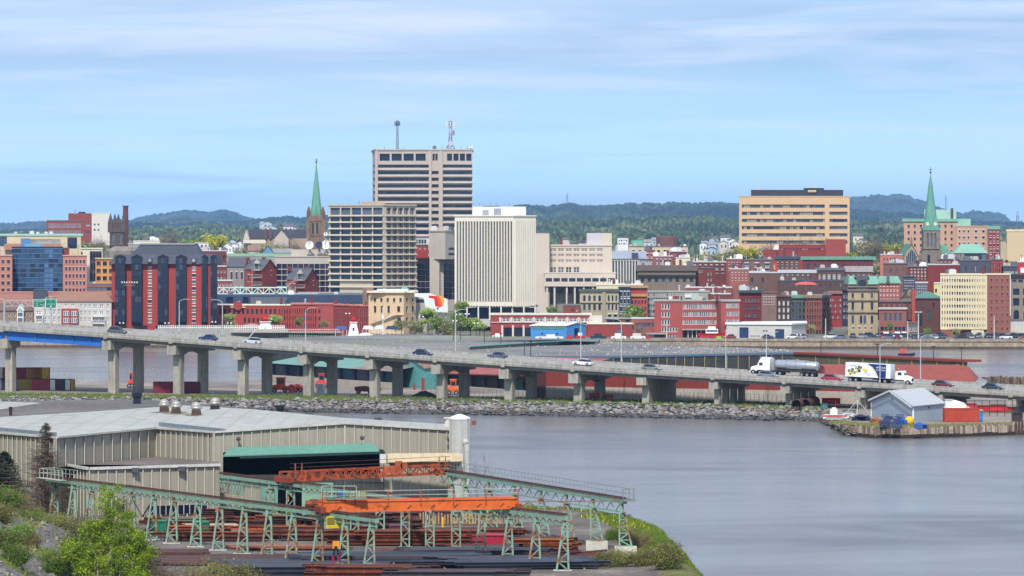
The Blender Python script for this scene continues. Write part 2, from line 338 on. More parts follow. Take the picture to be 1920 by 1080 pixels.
for k in range(9000):
    i=R.randrange(len(pts)-1);p,q=pts[i],pts[i+1];t=R.random();px=p[0]+(q[0]-p[0])*t;D=p[1]+(q[1]-p[1])*t+R.uniform(-1.5,22)
    x=X(px,D);h=R.uniform(.15,.5)*(1.7 if R.random()<.06 else 1);wd=R.uniform(.12,.35)
    gs.add([(x-wd,D,SPITZ),(x+wd,D+.1,SPITZ),(x+R.uniform(-.2,.2),D,SPITZ+.3+h)],[(0,1,2)],1 if R.random()<.6 else 0)
struct(gs,'grass_verge',[GRASS,ground_mat([(78,96,40),(112,128,58),(150,138,92)],0.4)],kind='stuff')
# riprap: loose grey boulders down to the water
def rock(mb,c,r,rr,m=0):
    vs=[]
    for z,k,rad in((-1,1,.4),(-.35,5,1),(.35,5,.9),(1,1,.3)):
        if k==1:vs.append((c[0]+rr.uniform(-.2,.2)*r,c[1],c[2]+z*r*rr.uniform(.5,.8)))
        else:
            a0=rr.random()*6
            for i in range(k):
                a=a0+2*pi*i/k;q=r*rad*rr.uniform(.7,1.15);vs.append((c[0]+cos(a)*q,c[1]+sin(a)*q,c[2]+z*r*rr.uniform(.7,1.2)))
    f=[(0,2+(i),1+(i))for i in range(4)]+[(0,1,5)]
    f=[(0,1+(i+1)%5,1+i)for i in range(5)]+[(1+i,1+(i+1)%5,6+(i+1)%5,6+i)for i in range(5)]+[(6+i,6+(i+1)%5,11)for i in range(5)]
    mb.add(vs,f,m)
RK=[M((150,146,142),var=0.3,scale=1.5,fine=6,key='rk1'),M((132,128,126),var=0.3,scale=1.5,fine=6,key='rk2'),M((92,88,88),var=0.3,scale=1.5,key='rk3'),M((124,104,88),var=0.3,scale=1.5,key='rk4')]
rp=MB()
for i in range(12000):
    k=R.randrange(len(pts)-1);p,q=pts[k],pts[k+1];t=R.random();s=R.random()
    px=p[0]+(q[0]-p[0])*t;D0=p[1]+(q[1]-p[1])*t
    wd=12 if px<1450 else 8
    D=D0+1-wd*s;z=SPITZ+.25-(SPITZ+.35)*s+R.uniform(-.15,.25)
    rock(rp,(X(px,D),D,z),R.choice((.14,.18,.22,.28,.36,.5,.7)),R,R.choice((0,0,0,1,1,2,3))if s<.74 else 2)
for i in range(900):                     # the broken rocky end of the small quay
    s=R.random();px=1548+50*s+R.uniform(-8,10);D=764-52*s-R.uniform(0,10)
    rock(rp,(X(px,D),D,R.uniform(-.2,1.6)),R.choice((.35,.5,.6,.9)),R,R.choice((1,2,3,3,0)))
struct(rp,'riprap',RK,kind='stuff')
# haze: even pale air in one closed box, sky outside
def haze():
    mb=MB().box(-9600,9600,-400,24500,-4,300)
    m=bpy.data.materials.new('haze');m.use_nodes=True;nt=m.node_tree;nt.nodes.clear()
    o=nt.nodes.new('ShaderNodeOutputMaterial');v=nt.nodes.new('ShaderNodeVolumePrincipled')
    v.inputs['Color'].default_value=(0.36,0.62,1.0,1);v.inputs['Density'].default_value=0.00005;v.inputs['Anisotropy'].default_value=0.2
    nt.links.new(v.outputs[0],o.inputs['Volume']);struct(mb,'haze',m,kind='stuff')
haze()
# ---------------------------------------------------------------- building kit
PANES={}
def pane(wd,ht,style,gm,fm,wm,dep):
    k=(round(wd,2),round(ht,2),style,gm.name,fm.name if fm else '',wm.name if wm else '',dep)
    wide=wd>7 and style=='g'
    if wide:k=k+(R.randrange(5),)
    if k in PANES:return PANES[k]
    b=MB();w2,h2=wd,ht;y=dep
    if wide:                                           # ribbon of separate panes with blinds drawn here and there
        n=max(3,int(wd/1.7));run=0
        for i in range(n):
            if run<=0:m=R.choice((0,0,0,1,2));run=R.randrange(1,5)
            run-=1;x0,x1=wd*i/n,wd*(i+1)/n;b.quad((x0-.01,y,-.02),(x1,y,-.02),(x1,y,h2+.02),(x0-.01,y,h2+.02),m);b.box(x1-.05,x1+.03,y-.06,y-.01,0,h2,0)
    elif style in 'ga':b.quad((-.02,y,-.02),(w2+.02,y,-.02),(w2+.02,y,h2+.02),(-.02,y,h2+.02),0)
    if style=='a':                                   # rounded head: wall-coloured shoulders
        r=w2/2;zc=h2-r;n=6
        for sgn in(-1,1):
            for i in range(n):
                a0,a1=pi/2*i/n,pi/2*(i+1)/n
                x0,x1=r+sgn*r*cos(a0),r+sgn*r*cos(a1)
                b.quad((x0,-.03,zc+r*sin(a0)),(x1,-.03,zc+r*sin(a1)),(x1,-.03,h2+.03),(x0,-.03,h2+.03),2)
        b.box(-.15,w2+.15,-.15,-.04,-.25,-.02,2)
    if style in 'fm':
        t=min(.24,w2*.19);y2=y-.08
        b.quad((t,y,t),(w2-t,y,t),(w2-t,y,h2-t),(t,y,h2-t),0)
        for(x0,x1,z0,z1)in((-.02,w2+.02,-.02,t),(-.02,w2+.02,h2-t,h2+.02),(-.02,t,t,h2-t),(w2-t,w2+.02,t,h2-t)):b.box(x0,x1,y2,y+.01,z0,z1,1)
        if style=='m':b.box(w2/2-t/2,w2/2+t/2,y2,y-.01,t,h2-t,1);b.box(t,w2/2-t/2,y2+.01,y-.01,h2*.5-t*.35,h2*.5+t*.35,1);b.box(w2/2+t/2,w2-t,y2+.01,y-.01,h2*.5-t*.35,h2*.5+t*.35,1)
    if style=='s':                                   # sill and glass
        b.quad((-.02,y,-.02),(w2+.02,y,-.02),(w2+.02,y,h2+.02),(-.02,y,h2+.02),0)
        b.box(-.12,w2+.12,-.14,y,-.2,-.02,1);b.box(-.1,w2+.1,-.08,-.01,h2+.02,h2+.3,1)
    me=b.mesh([gm,G3,G2]if wide else[gm,fm or gm,wm or gm]);PANES[k]=me;return me
def walls(mb,A,B,z0,z1,ops,dep,m=0):
    """one wall from plan point A to B with real recessed openings; ops are (u0, u1, z0, z1)"""
    A=Vector((A[0],A[1],0));B=Vector((B[0],B[1],0));Ln=(B-A).length;d=(B-A)/Ln;nn=Vector((d.y,-d.x,0))
    us=sorted(set([0,Ln]+[round(o[k],3)for o in ops for k in(0,1)]));zs=sorted(set([z0,z1]+[round(o[k],3)for o in ops for k in(2,3)]))
    P=lambda u,z,y=0:tuple(A+d*u-nn*y+Vector((0,0,z)))
    hole=set()
    for o in ops:
        for i,u in enumerate(us[:-1]):
            if o[0]-.002<=u<o[1]-.002:
                for j,z in enumerate(zs[:-1]):
                    if o[2]-.002<=z<o[3]-.002:hole.add((i,j))
        a,b,c,e=o;y=dep
        mb.quad(P(a,c),P(b,c),P(b,c,y),P(a,c,y),m);mb.quad(P(a,e,y),P(b,e,y),P(b,e),P(a,e),m)
        mb.quad(P(a,c),P(a,c,y),P(a,e,y),P(a,e),m);mb.quad(P(b,c,y),P(b,c),P(b,e),P(b,e,y),m)
    for j in range(len(zs)-1):
        i=0
        while i<len(us)-1:
            if(i,j)in hole:i+=1;continue
            k=i
            while k+1<len(us)-1 and(k+1,j)not in hole:k+=1
            mb.quad(P(us[i],zs[j]),P(us[k+1],zs[j]),P(us[k+1],zs[j+1]),P(us[i],zs[j+1]),m);i=k+1
    return d,nn,Ln
ROOFJ=random.Random(11)
def bldg(label,pts,yt,mat,wins=(),name='brick_building',cat='building',yb=None,depth=18,cop=(ROOFG,.35,.15),group=None,ref=0,dep=.25,clutter=0,tops=(),roofm=None):
    if isinstance(pts[0],(int,float)):x0,x1,D=pts;pts=[(x0,D),(x1,D)]
    if not wins and name=='brick_building' and pts[-1][0]-pts[0][0]>14:wins=[(0,pts[0][0]+2,pts[-1][0]-2,5,.16,yt+3,yt+24,2,.3,'s',[G1,G3])]
    P=[(X(a,b),b)for a,b in pts];z1=Z(yt,pts[ref][1])
    Dm=min(b for a,b in pts);z0=Z(yb,Dm)if yb else gz(Dm)-1.5
    cx=sum(p[0]for p in P)/len(P);root=T(name,label,cat,(cx,Dm+depth/2,z0),group)
    back=[(X(pts[-1][0],max(pts[-1][1],Dm)+depth),max(pts[-1][1],Dm)+depth),(X(pts[0][0],max(pts[0][1],Dm)+depth),max(pts[0][1],Dm)+depth)]
    mb=MB();jobs=[]
    for i in range(len(P)-1):
        A,B=P[i],P[i+1];Da=(pts[i][1]+pts[i+1][1])/2;pa,pb=pts[i][0],pts[i+1][0]
        Ln=math.hypot(B[0]-A[0],B[1]-A[1]);ops=[]
        for W in wins:
            if W[0]!=i:continue
            _,xL,xR,n,wf,yT,yB,m_,hf,style,gl,fm=(list(W)+[None]*12)[:12]
            style=style or 'g';gl=gl or GMIX
            cw=(xR-xL)/n;ch=(yB-yT)/m_
            for r in range(m_):
                for c in range(n):
                    u0=(xL+cw*(c+.5-wf/2)-pa)/(pb-pa)*Ln;u1=(xL+cw*(c+.5+wf/2)-pa)/(pb-pa)*Ln
                    t=Z(yT+ch*(r+.5-hf/2),Da);bt=Z(yT+ch*(r+.5+hf/2),Da)
                    u0=max(.05,u0);u1=min(Ln-.05,u1);bt=max(bt,z0+.1);t=min(t,z1-.1)
                    if u1-u0<.1 or t-bt<.1:continue
                    ops.append((round(u0,3),round(u1,3),round(bt,3),round(t,3)))
                    jobs.append((A,B,u0,u1,bt,t,style,R.choice(gl),fm,(u1-u0)*(t-bt)))
        walls(mb,A,B,z0,z1,ops,dep)
    for a,b in((P[-1],back[0]),(back[0],back[1]),(back[1],P[0])):mb.quad((*a,z0),(*b,z0),(*b,z1),(*a,z1))
    if hasattr(mat,'name'):mat=[mat]
    part(mb,'wall',mat[0],root)
    cm,chh,ov=cop
    poly=P+back;c=Vector((sum(p[0]for p in poly)/len(poly),sum(p[1]for p in poly)/len(poly)))
    big=[tuple(Vector(p)+(Vector(p)-c).normalized()*ov*1.4)for p in poly]
    rb=MB();rb.prism(big,z1,z1+chh,0)
    inn=[tuple(Vector(p)-(Vector(p)-c).normalized()*.8)for p in poly]
    part(rb,'roof',cm,root)
    jobs.sort(key=lambda j:-j[-1]);rest=MB();rm=[]
    for k,(A,B,u0,u1,bt,t,style,gm,fm,ar)in enumerate(jobs):
        ang=math.atan2(B[1]-A[1],B[0]-A[0]);dx,dy=cos(ang),sin(ang)
        me=pane(u1-u0,t-bt,style,gm,fm or WHITE,mat[0],dep)
        if k<100:
            o=bpy.data.objects.new('window_band' if(u1-u0)>7 else('window_strip' if t-bt>8 else 'window'),me);COL.objects.link(o);o.parent=root
            o.location=(A[0]+dx*u0-root.location[0],A[1]+dy*u0-root.location[1],bt-root.location[2]);o.rotation_euler=(0,0,ang)
        else:
            if gm not in rm:rm.append(gm)
            if(fm or WHITE)not in rm:rm.append(fm or WHITE)
            if mat[0]not in rm:rm.append(mat[0])
            mi=[rm.index(gm),rm.index(fm or WHITE),rm.index(mat[0])]
            for pl in me.polygons:
                vs=[(A[0]+dx*(u0+v.x)-dy*v.y,A[1]+dy*(u0+v.x)+dx*v.y,bt+v.z)for v in(me.vertices[q].co for q in pl.vertices)]
                rest.add(vs,[tuple(range(len(vs)))],mi[pl.material_index])
    if rest.f:part(rest,'window',rm,root,kind='stuff')
    for k in range(clutter):                           # roof plant standing on the roof
        pa,pb=pts[0][0],pts[-1][0];px=ROOFJ.uniform(pa+3,pb-5);D=Dm+ROOFJ.uniform(3,max(4,depth*.7));s=ROOFJ.uniform(.5,1.4)
        kind=ROOFJ.random();x=X(px,D);zz=z1+chh
        if kind<.45:part(MB().box(x-s,x+s,D-s,D+s,zz,zz+s*1.1).box(x-s*.7,x+s*.7,D-s*.7,D+s*.7,zz+s*1.1,zz+s*1.3),'air_unit',ROOFJ.choice((ROOFW,ROOFG,CONC,WHITE)),root)
        elif kind<.75:part(MB().tube((x,D,zz),(x,D,zz+s*1.4),.25).tube((x,D,zz+s*1.4),(x,D,zz+s*1.4+.3),.45,.3),'roof_vent',ROOFJ.choice((ROOFW,SLATE)),root)
        elif kind<.9:part(MB().box(x-.5,x+.5,D-.5,D+.5,zz,zz+2.0).box(x-.6,x+.6,D-.6,D+.6,zz+2,zz+2.2),'chimney',MAROON,root)
        else:part(MB().tube((x,D,zz),(x,D,zz+s*3),.06,n=4).tube((x-.5,D,zz+s*2.4),(x+.5,D,zz+s*2.4),.05,n=4),'antenna',SLATE,root)
    for tp in tops:                                    # extra volumes: (part name, x0, x1, y0, y1, D, depth, material)
        nm,a,b,t,bt,D,dp,tm=tp
        q=MB();q.prism([(X(a,D),D),(X(b,D),D),(X(b,D+dp),D+dp),(X(a,D+dp),D+dp)],Z(bt,D),Z(t,D));part(q,nm,tm,root)
    return root
def gable(label,A,B,C,z0,ze,zr,wm,rm,ridge='AB',name='house',cat='house',ov=.4,group=None,trim=None,wins=(),dep=.2,clutter=()):
    """pitched-roof building on the parallelogram A (left), B (front corner), C (right)"""
    A,B,C=Vector(A),Vector(B),Vector(C);Dd=A+C-B
    root=T(name,label,cat,((A.x+C.x)/2,(A.y+C.y)/2,z0),group)
    mb=MB();q=[A,B,C,Dd]
    jobs=[]
    for i in range(4):
        p,r=q[i],q[(i+1)%4];Ln=(r-p).length;ops=[]
        for W in wins:
            if W[0]==i:
                _,u0,u1,n,wf,a,b,m_,hf,st,fm=(list(W)+[None]*11)[:11]
                for c in range(n):
                    for e in range(m_):
                        cw=(u1-u0)/n*Ln;chh=(b-a)/m_;x0=u0*Ln+cw*(c+.5-wf/2);x1=x0+cw*wf;zz0=a+chh*(e+.5-hf/2);zz1=zz0+chh*hf
                        ops.append((round(x0,3),round(x1,3),round(zz0,3),round(zz1,3)));jobs.append((p,r,x0,x1,zz0,zz1,st or 'g',fm))
        if ops:walls(mb,p,r,z0,ze,ops,dep)
        else:mb.quad((*p,z0),(*r,z0),(*r,ze),(*p,ze))
    if ridge=='AB':e1,e2=(B+C)/2,(A+Dd)/2;mb.add([(*B,ze),(*C,ze),(*e1,zr)],[(0,1,2)]);mb.add([(*Dd,ze),(*A,ze),(*e2,zr)],[(0,1,2)]);s1=(A,B);s2=(Dd,C);r1,r2=e2,e1;ax=(B-A).normalized();
    else:e1,e2=(A+B)/2,(Dd+C)/2;mb.add([(*A,ze),(*B,ze),(*e1,zr)],[(0,1,2)]);mb.add([(*C,ze),(*Dd,ze),(*e2,zr)],[(0,1,2)]);s1=(B,C);s2=(A,Dd);r1,r2=e1,e2;ax=(C-B).normalized()
    part(mb,'wall',wm,root)
    rf=MB();sl_=(zr-ze)
    for(p,r)in(s1,s2):
        mid=(r1+r2)/2;out=((p+r)/2-mid);hw=out.length;out.normalize();k=1+ov/hw
        def PT(b,rg,z):return b
        p2=r1+(p-r1)*k-ax*ov;r2_=r2+(r-r2)*k+ax*ov;zz=zr-sl_*k
        a1,a2=r1-ax*ov,r2+ax*ov
        vs=[(*p2,zz+.04),(*r2_,zz+.04),(*a2,zr+.06),(*a1,zr+.06)]
        rf.add(vs+[(v[0],v[1],v[2]+.18)for v in vs],[(0,1,2,3),(4,7,6,5),(0,4,5,1),(1,5,6,2),(2,6,7,3),(3,7,4,0)])
    part(rf,'roof',rm,root)
    if trim:
        tb=MB()
        for(a,b)in((A,B),(B,C)):
            pass
        for c in(A,B,C):part(MB().bar((*c,z0),(*c,ze),.28,.28),'corner_trim',trim,root)
        ga,gb=((B,C)if ridge=='AB' else(A,B));m_=(ga+gb)/2;nrm=Vector((gb.y-ga.y,-(gb.x-ga.x))).normalized()*(ov+.05)
        for e in(ga,gb):
            ee=m_+(e-m_)*(1+ov/((ga-gb).length/2));tb=MB();part(tb.bar((*(ee+nrm),zr-(zr-ze)*(1+ov/((ga-gb).length/2))),(*(m_+nrm),zr+.1),.12,.35),'bargeboard',trim,root)
    for(p,r,x0,x1,a,b,st,fm)in jobs:
        ang=math.atan2(r.y-p.y,r.x-p.x);me=pane(x1-x0,b-a,st,R.choice(GMIX),fm or WHITE,wm,dep)
        o=bpy.data.objects.new('window',me);COL.objects.link(o);o.parent=root
        o.location=(p.x+cos(ang)*x0-root.location[0],p.y+sin(ang)*x0-root.location[1],a-z0);o.rotation_euler=(0,0,ang)
    return root
def xbox(root,nm,x0,x1,yt,yb,D,dp,m):
    return part(MB().prism([(X(x0,D),D),(X(x1,D),D),(X(x1,D+dp),D+dp),(X(x0,D+dp),D+dp)],Z(yb,D),Z(yt,D)),nm,m,root)
def hip(root,nm,x0,x1,ye,yr,D,dp,m,rx0=None,rx1=None,ov=.4):
    """hipped roof over a block; ridge from rx0 to rx1 in the plan middle"""
    rx0=x0+(x1-x0)*.25 if rx0 is None else rx0;rx1=x1-(x1-x0)*.25 if rx1 is None else rx1
    a=(X(x0,D)-ov,D-ov,Z(ye,D));b=(X(x1,D)+ov,D-ov,Z(ye,D));c=(X(x1,D)+ov,D+dp+ov,Z(ye,D));d=(X(x0,D)-ov,D+dp+ov,Z(ye,D))
    e=(X(rx0,D+dp/2),D+dp/2,Z(yr,D+dp/2));f=(X(rx1,D+dp/2),D+dp/2,Z(yr,D+dp/2))
    return part(MB().add([a,b,c,d,e,f],[(0,1,5,4),(1,2,5),(2,3,4,5),(3,0,4),(0,3,2,1)]),nm,m,root)
# ---------------------------------------------------------------- the city, left to right
GD=[G1,G1,G1,G2];NAVY=glass((22,30,56),.1);BLUEG=glass((40,72,116),.08);BLUEG2=glass((66,104,150),.08)
PINK=M((190,132,116),scale=.1,fine=1.2,var=.1);ORANGE=M((222,158,92),var=.1);BEIGE=M((214,200,164),var=.1,streak=.15)
CREAM=M((232,224,204),var=.06,streak=.15);GREY=M((168,166,160),var=.12,streak=.2);BROWNR=M((158,118,98),var=.1,rough=.9)
TANB=M((226,188,146),var=.08,streak=.12);WCOP=(ROOFW,.35,.15);GCOP=(COPPER,.9,.5);BCOP=(M((52,52,60),rough=.7),.4,.2)
REDH=M((170,66,58),scale=.12,fine=1.2,var=.1,pattern=('h',3.3,.12));CREAMCOP=(CREAM,.5,.3)
def arches():pass
# 1 condominiums at the left edge
t=bldg('brown row of harbour flats with white gabled bay at the far left edge',(-40,62,1306),582,M((150,126,108),var=.1),[(0,-36,62,10,.34,585,606,2,.6,'f',GD)],name='apartment_block',yb=612,depth=14)
hip(t,'roof_slope',-42,64,583,568,1306,14,M((128,96,92),rough=.9),-38,40)
b=MB();D=1304.5
b.prism([(X(32,D),D),(X(44,D),D),(X(44,D),D+3),(X(32,D),D+3)],Z(606,D),Z(582,D));xa,xb,xm=X(30.5,D),X(45.5,D),X(38,D)
b.add([(xa,D-.2,Z(583,D)),(xb,D-.2,Z(583,D)),(xm,D-.2,Z(570,D)),(xa,D+6,Z(583,D)),(xb,D+6,Z(583,D)),(xm,D+6,Z(570,D))],[(0,1,2),(0,2,5,3),(1,4,5,2)])
bay=part(b,'bay',WHITE,t)
b=MB()
for y0,y1 in((586,593),(596,604)):b.box(X(33.5,D),X(42.5,D),D-.1,D,Z(y1,D),Z(y0,D))
part(b,'bay_window',G3,bay)
part(MB().add([(X(33.5,D),D-.3,Z(582,D)),(X(42.5,D),D-.3,Z(582,D)),(X(38,D),D-.3,Z(575,D))],[(0,1,2)]),'gable_panel',M((150,196,178)),bay)
CW=M((204,196,186),var=.06)
t=bldg('white and red harbour condominium with brown roof and stacked balconies',(64,209,1300),566,CW,[
    (0,80,115,4,.6,578,606,2,.72,'m',GD),(0,117,143,2,.62,568,578,1,.6,'m',GD),(0,148,172,3,.6,568,606,3,.66,'m',GD),(0,172,196,2,.7,568,606,3,.66,'m',GD),(0,197,207,1,.5,568,606,3,.66,'m',GD),(0,66,79,1,.8,580,606,2,.6,'m',[NAVY])],
    name='apartment_block',yb=618,depth=16)
hip(t,'roof_slope',105,211,566,549,1300,16,BROWNR,112,200)
rb=xbox(t,'red_bay',115,146.5,579,608,1298.6,1.3,M((178,62,60),var=.08))
for c in(119,134):
    for y0 in(583,596):
        for q in(0,1,2):
            o=bpy.data.objects.new('window',pane(.62,1.75,'f',G1,WHITE,WHITE,.02));COL.objects.link(o);o.parent=rb
            o.location=(X(c+q*3.6,1298.4)-t.location[0],1298.4-t.location[1],Z(y0+9.5,1298.4)-t.location[2])
for(a,b_,ys)in((66,80,(591,604)),(172,197,(593,606))):
    for y in ys:
        bb=MB();D=1298.2;x0,x1=X(a,D),X(b_,D);zz=Z(y,D);bb.box(x0,x1,D,1299.9,zz-.2,zz)
        for k in range(9):xx=x0+(x1-x0)*k/8;bb.box(xx-.04,xx+.04,D,D+.08,zz,zz+1.0)
        bb.box(x0,x1,D,D+.1,zz+1.0,zz+1.1);
        for xx in(x0,x1):bb.box(xx-.12,xx+.12,D,D+.2,zz-2.6,zz)
        part(bb,'balcony',WHITE,t)
# pink brick hall roofs just behind
bldg('long low pink brick podium under the blue glass office',(-30,209,1390),549,PINK,name='podium_building',cop=(PINK,.3,.3),dep=.3)
bldg('small dark grey rooftop block behind the green road signs',(62,88,1385),545,SLATE,name='service_block',cop=(SLATE,.2,.1))
# 2 blue glass office with pink wings
t=bldg('blue curtain glass office block between two pink brick wings',(22,118,1425),464,NAVY,name='office_building',depth=25,cop=(DARK,.3,.1))
wv=random.Random(5)
for r in range(9):
    for c in range(11):
        D=1424.8;x0=X(22.3+c*8.66,D);x1=X(22.3+(c+1)*8.66-.4,D);zt=Z(466+r*9.1,D);zb=Z(466+(r+1)*9.1-1.1,D)
        part(MB().quad((x0,D,zb),(x1,D,zb),(x1,D,zt),(x0,D,zt)),'window',BLUEG2 if c in(7,8)and wv.random()<.8 else wv.choice((BLUEG,BLUEG,NAVY,G2)),t)
b=MB()
for r in range(10):D=1424.6;b.box(X(22,D),X(118,D),D,D+.3,Z(466.2+r*9.1,D)-.12,Z(466.2+r*9.1,D)+.12)
part(b,'floor_trim',M((96,130,168)),t)
for(a,c,n,lab)in((-10,23,3,'pink brick office wing left of the blue glass block'),(118,163,5,'pink brick office wing right of the blue glass block')):
    bldg(lab,(a,c,1416),480,PINK,[(0,a+3 if n>4 else a,c-2,n+(1 if n>4 else 0),.52,484,551,5,.52,'s',[G1,G1,G2],M((224,164,146)))],name='office_wing',depth=20,cop=(M((222,160,142)),.4,.25),clutter=2)
bldg('small red brick stair block above the pink wing',(117,130,1432),466,BRICK,name='stair_block')
t=bldg('beige block with pale green roof edge above the blue glass office',(-30,152,1490),442,BEIGE,[(0,126,145,1,.95,445,466,1,1,'g',[NAVY]),(0,-30,13,1,1,444,462,1,1,'g',[NAVY]),(0,48,114,1,.98,449,457,1,1,'g',[G4])],name='office_building',cop=(M((168,210,196)),.8,.6),clutter=6)
xbox(t,'lower_band',8,115,457,468,1486,3,PINK)
b=xbox(t,'blue_plant_room',39,57,447,464,1482,3,M((92,138,192)));xbox(t,'blue_canopy',46,80,457,468,1480,2,M((112,168,208)))
t=bldg('white framed block with dark window panels behind the orange offices',(129,192,1520),467,CREAM,[(0,131,155,1,1,472,489,1,.98,'g',[NAVY]),(0,168,191,1,.98,471,528,1,1,'g',[M((84,70,84))])],name='office_building',cop=CREAMCOP)
b=MB();D=1519.6
for r in range(3):
    for c in range(4):b.box(X(170.5+c*5.2,D),X(173.2+c*5.2,D),D-.05,D+.1,Z(485+r*19,D),Z(474+r*19,D))
part(b,'window',NAVY,t)
bldg('orange brick office with four rows of square dark windows',(179,226,1450),486,ORANGE,[(0,179,226,4,.66,487,543,4,.52,'s',[G1,G2],M((200,140,84)))],name='office_building',cop=(M((206,180,140)),.5,.4),clutter=2)
bldg('mauve low terrace roof with dark strip window beside the hotel',(163,210,1400),534,M((150,104,106)),[(0,163,210,1,1,538,545,1,.9,'g',[NAVY])],name='low_building')
# hospital block far behind
FBRK=M((150,72,76),var=.08)
t=bldg('far red brick hospital wing with rows of pale window frames',(87,172,2150),414,FBRK,[(0,90,152,17,.6,416,442,2,.72,'f',[G2,G3],M((214,206,204))),(0,158,172,1,.6,416,442,2,.34,'g')],name='hospital_wing',yb=455,depth=30,clutter=0)
xbox(t,'penthouse',128,172,400,416,2152,24,FBRK);xbox(t,'roof_unit',147,160,397,400,2156,8,DARK)
part(MB().tube((X(141,2152),2152,Z(402,2152)),(X(141,2152),2152,Z(392,2152)),.5,.3),'mast',GREY,t)
bldg('far cream slab of the hospital with two small windows',[(172,2140),(208,2135)],401,M((226,216,206),var=.04),[(0,174,188,2,.5,416,436,2,.34,'g',[G2])],name='hospital_slab',yb=460,depth=26,cop=(CREAM,.5,.1))
# gothic stone tower with pinnacles, brick chimney
def gothic_tower():
    D=1620;t=T('church_tower','dark gothic stone tower with four slim pinnacles left of the hotel','church tower',(X(219,D),D+4,gz(D)))
    dark=M((96,84,80),var=.35,scale=.5,streak=.5);b=MB();x0,x1=X(205.5,D),X(233,D);dp=x1-x0
    mb=MB();walls(mb,(x0,D),(x1,D),gz(D)-1,Z(424,D),[(X(210,D)-x0,X(214.5,D)-x0,Z(457,D),Z(438,D)),(X(224.5,D)-x0,X(229,D)-x0,Z(457,D),Z(438,D))],.5)
    for a,c in(((x1,D),(x1,D+dp)),((x1,D+dp),(x0,D+dp)),((x0,D+dp),(x0,D))):mb.quad((*a,gz(D)-1),(*c,gz(D)-1),(*c,Z(424,D)),(*a,Z(424,D)))
    mb.prism([(x0-.4,D-.4),(x1+.4,D-.4),(x1+.4,D+dp),(x0-.4,D+dp)],Z(434.8,D),Z(433,D));mb.prism([(x0-.6,D-.6),(x1+.6,D-.6),(x1+.6,D+dp),(x0-.6,D+dp)],Z(462,D),Z(460,D))
    for k in range(7):xx=x0+(x1-x0)*(k+.25)/7;mb.box(xx,xx+.9,D-.1,D+.5,Z(424,D),Z(419.5,D))
    part(mb,'tower_body',dark,t)
    for px in(210,224.5):
        o=bpy.data.objects.new('lancet_window',pane(X(214.5,D)-X(210,D),Z(438,D)-Z(457,D),'a',G3,None,M((150,140,134)),.4));COL.objects.link(o);o.parent=t;o.location=(X(px,D)-t.location[0],D-t.location[1],Z(457,D)-t.location[2])
    for(px,dd,top)in((207,.6,400),(231.5,.6,400),(215.5,dp-1,401),(222,dp-1,401)):
        q=MB();x=X(px,D+dd);r=1.05;q.box(x-r,x+r,D+dd-r,D+dd+r,Z(436,D)if dd<2 else Z(424,D),Z(418,D));q.lathe([(r*1.15,Z(418,D)),(r*.85,Z(413,D)),(.12,Z(top,D))],x,D+dd,8);part(q,'pinnacle',dark,t)
    q=MB();q.lathe([(7.5,gz(D)),(6.6,Z(470,D)),(3.2,Z(462,D))],X(228,D),D-2,8);part(q,'porch',M((140,130,120),var=.3),t)
gothic_tower()
b=MB();D=1760;b.lathe([(1.5,gz(D)),(1.32,Z(405,D)),(1.22,Z(388,D)),(1.5,Z(387.5,D)),(1.5,Z(385.5,D))],X(235.5,D),D,12)
one(b,'brick_chimney',M((116,66,62),pattern=('h',1.2,.3)),'tall dark brick chimney behind the gothic stone tower','chimney',(X(235.5,D),D,gz(D)))
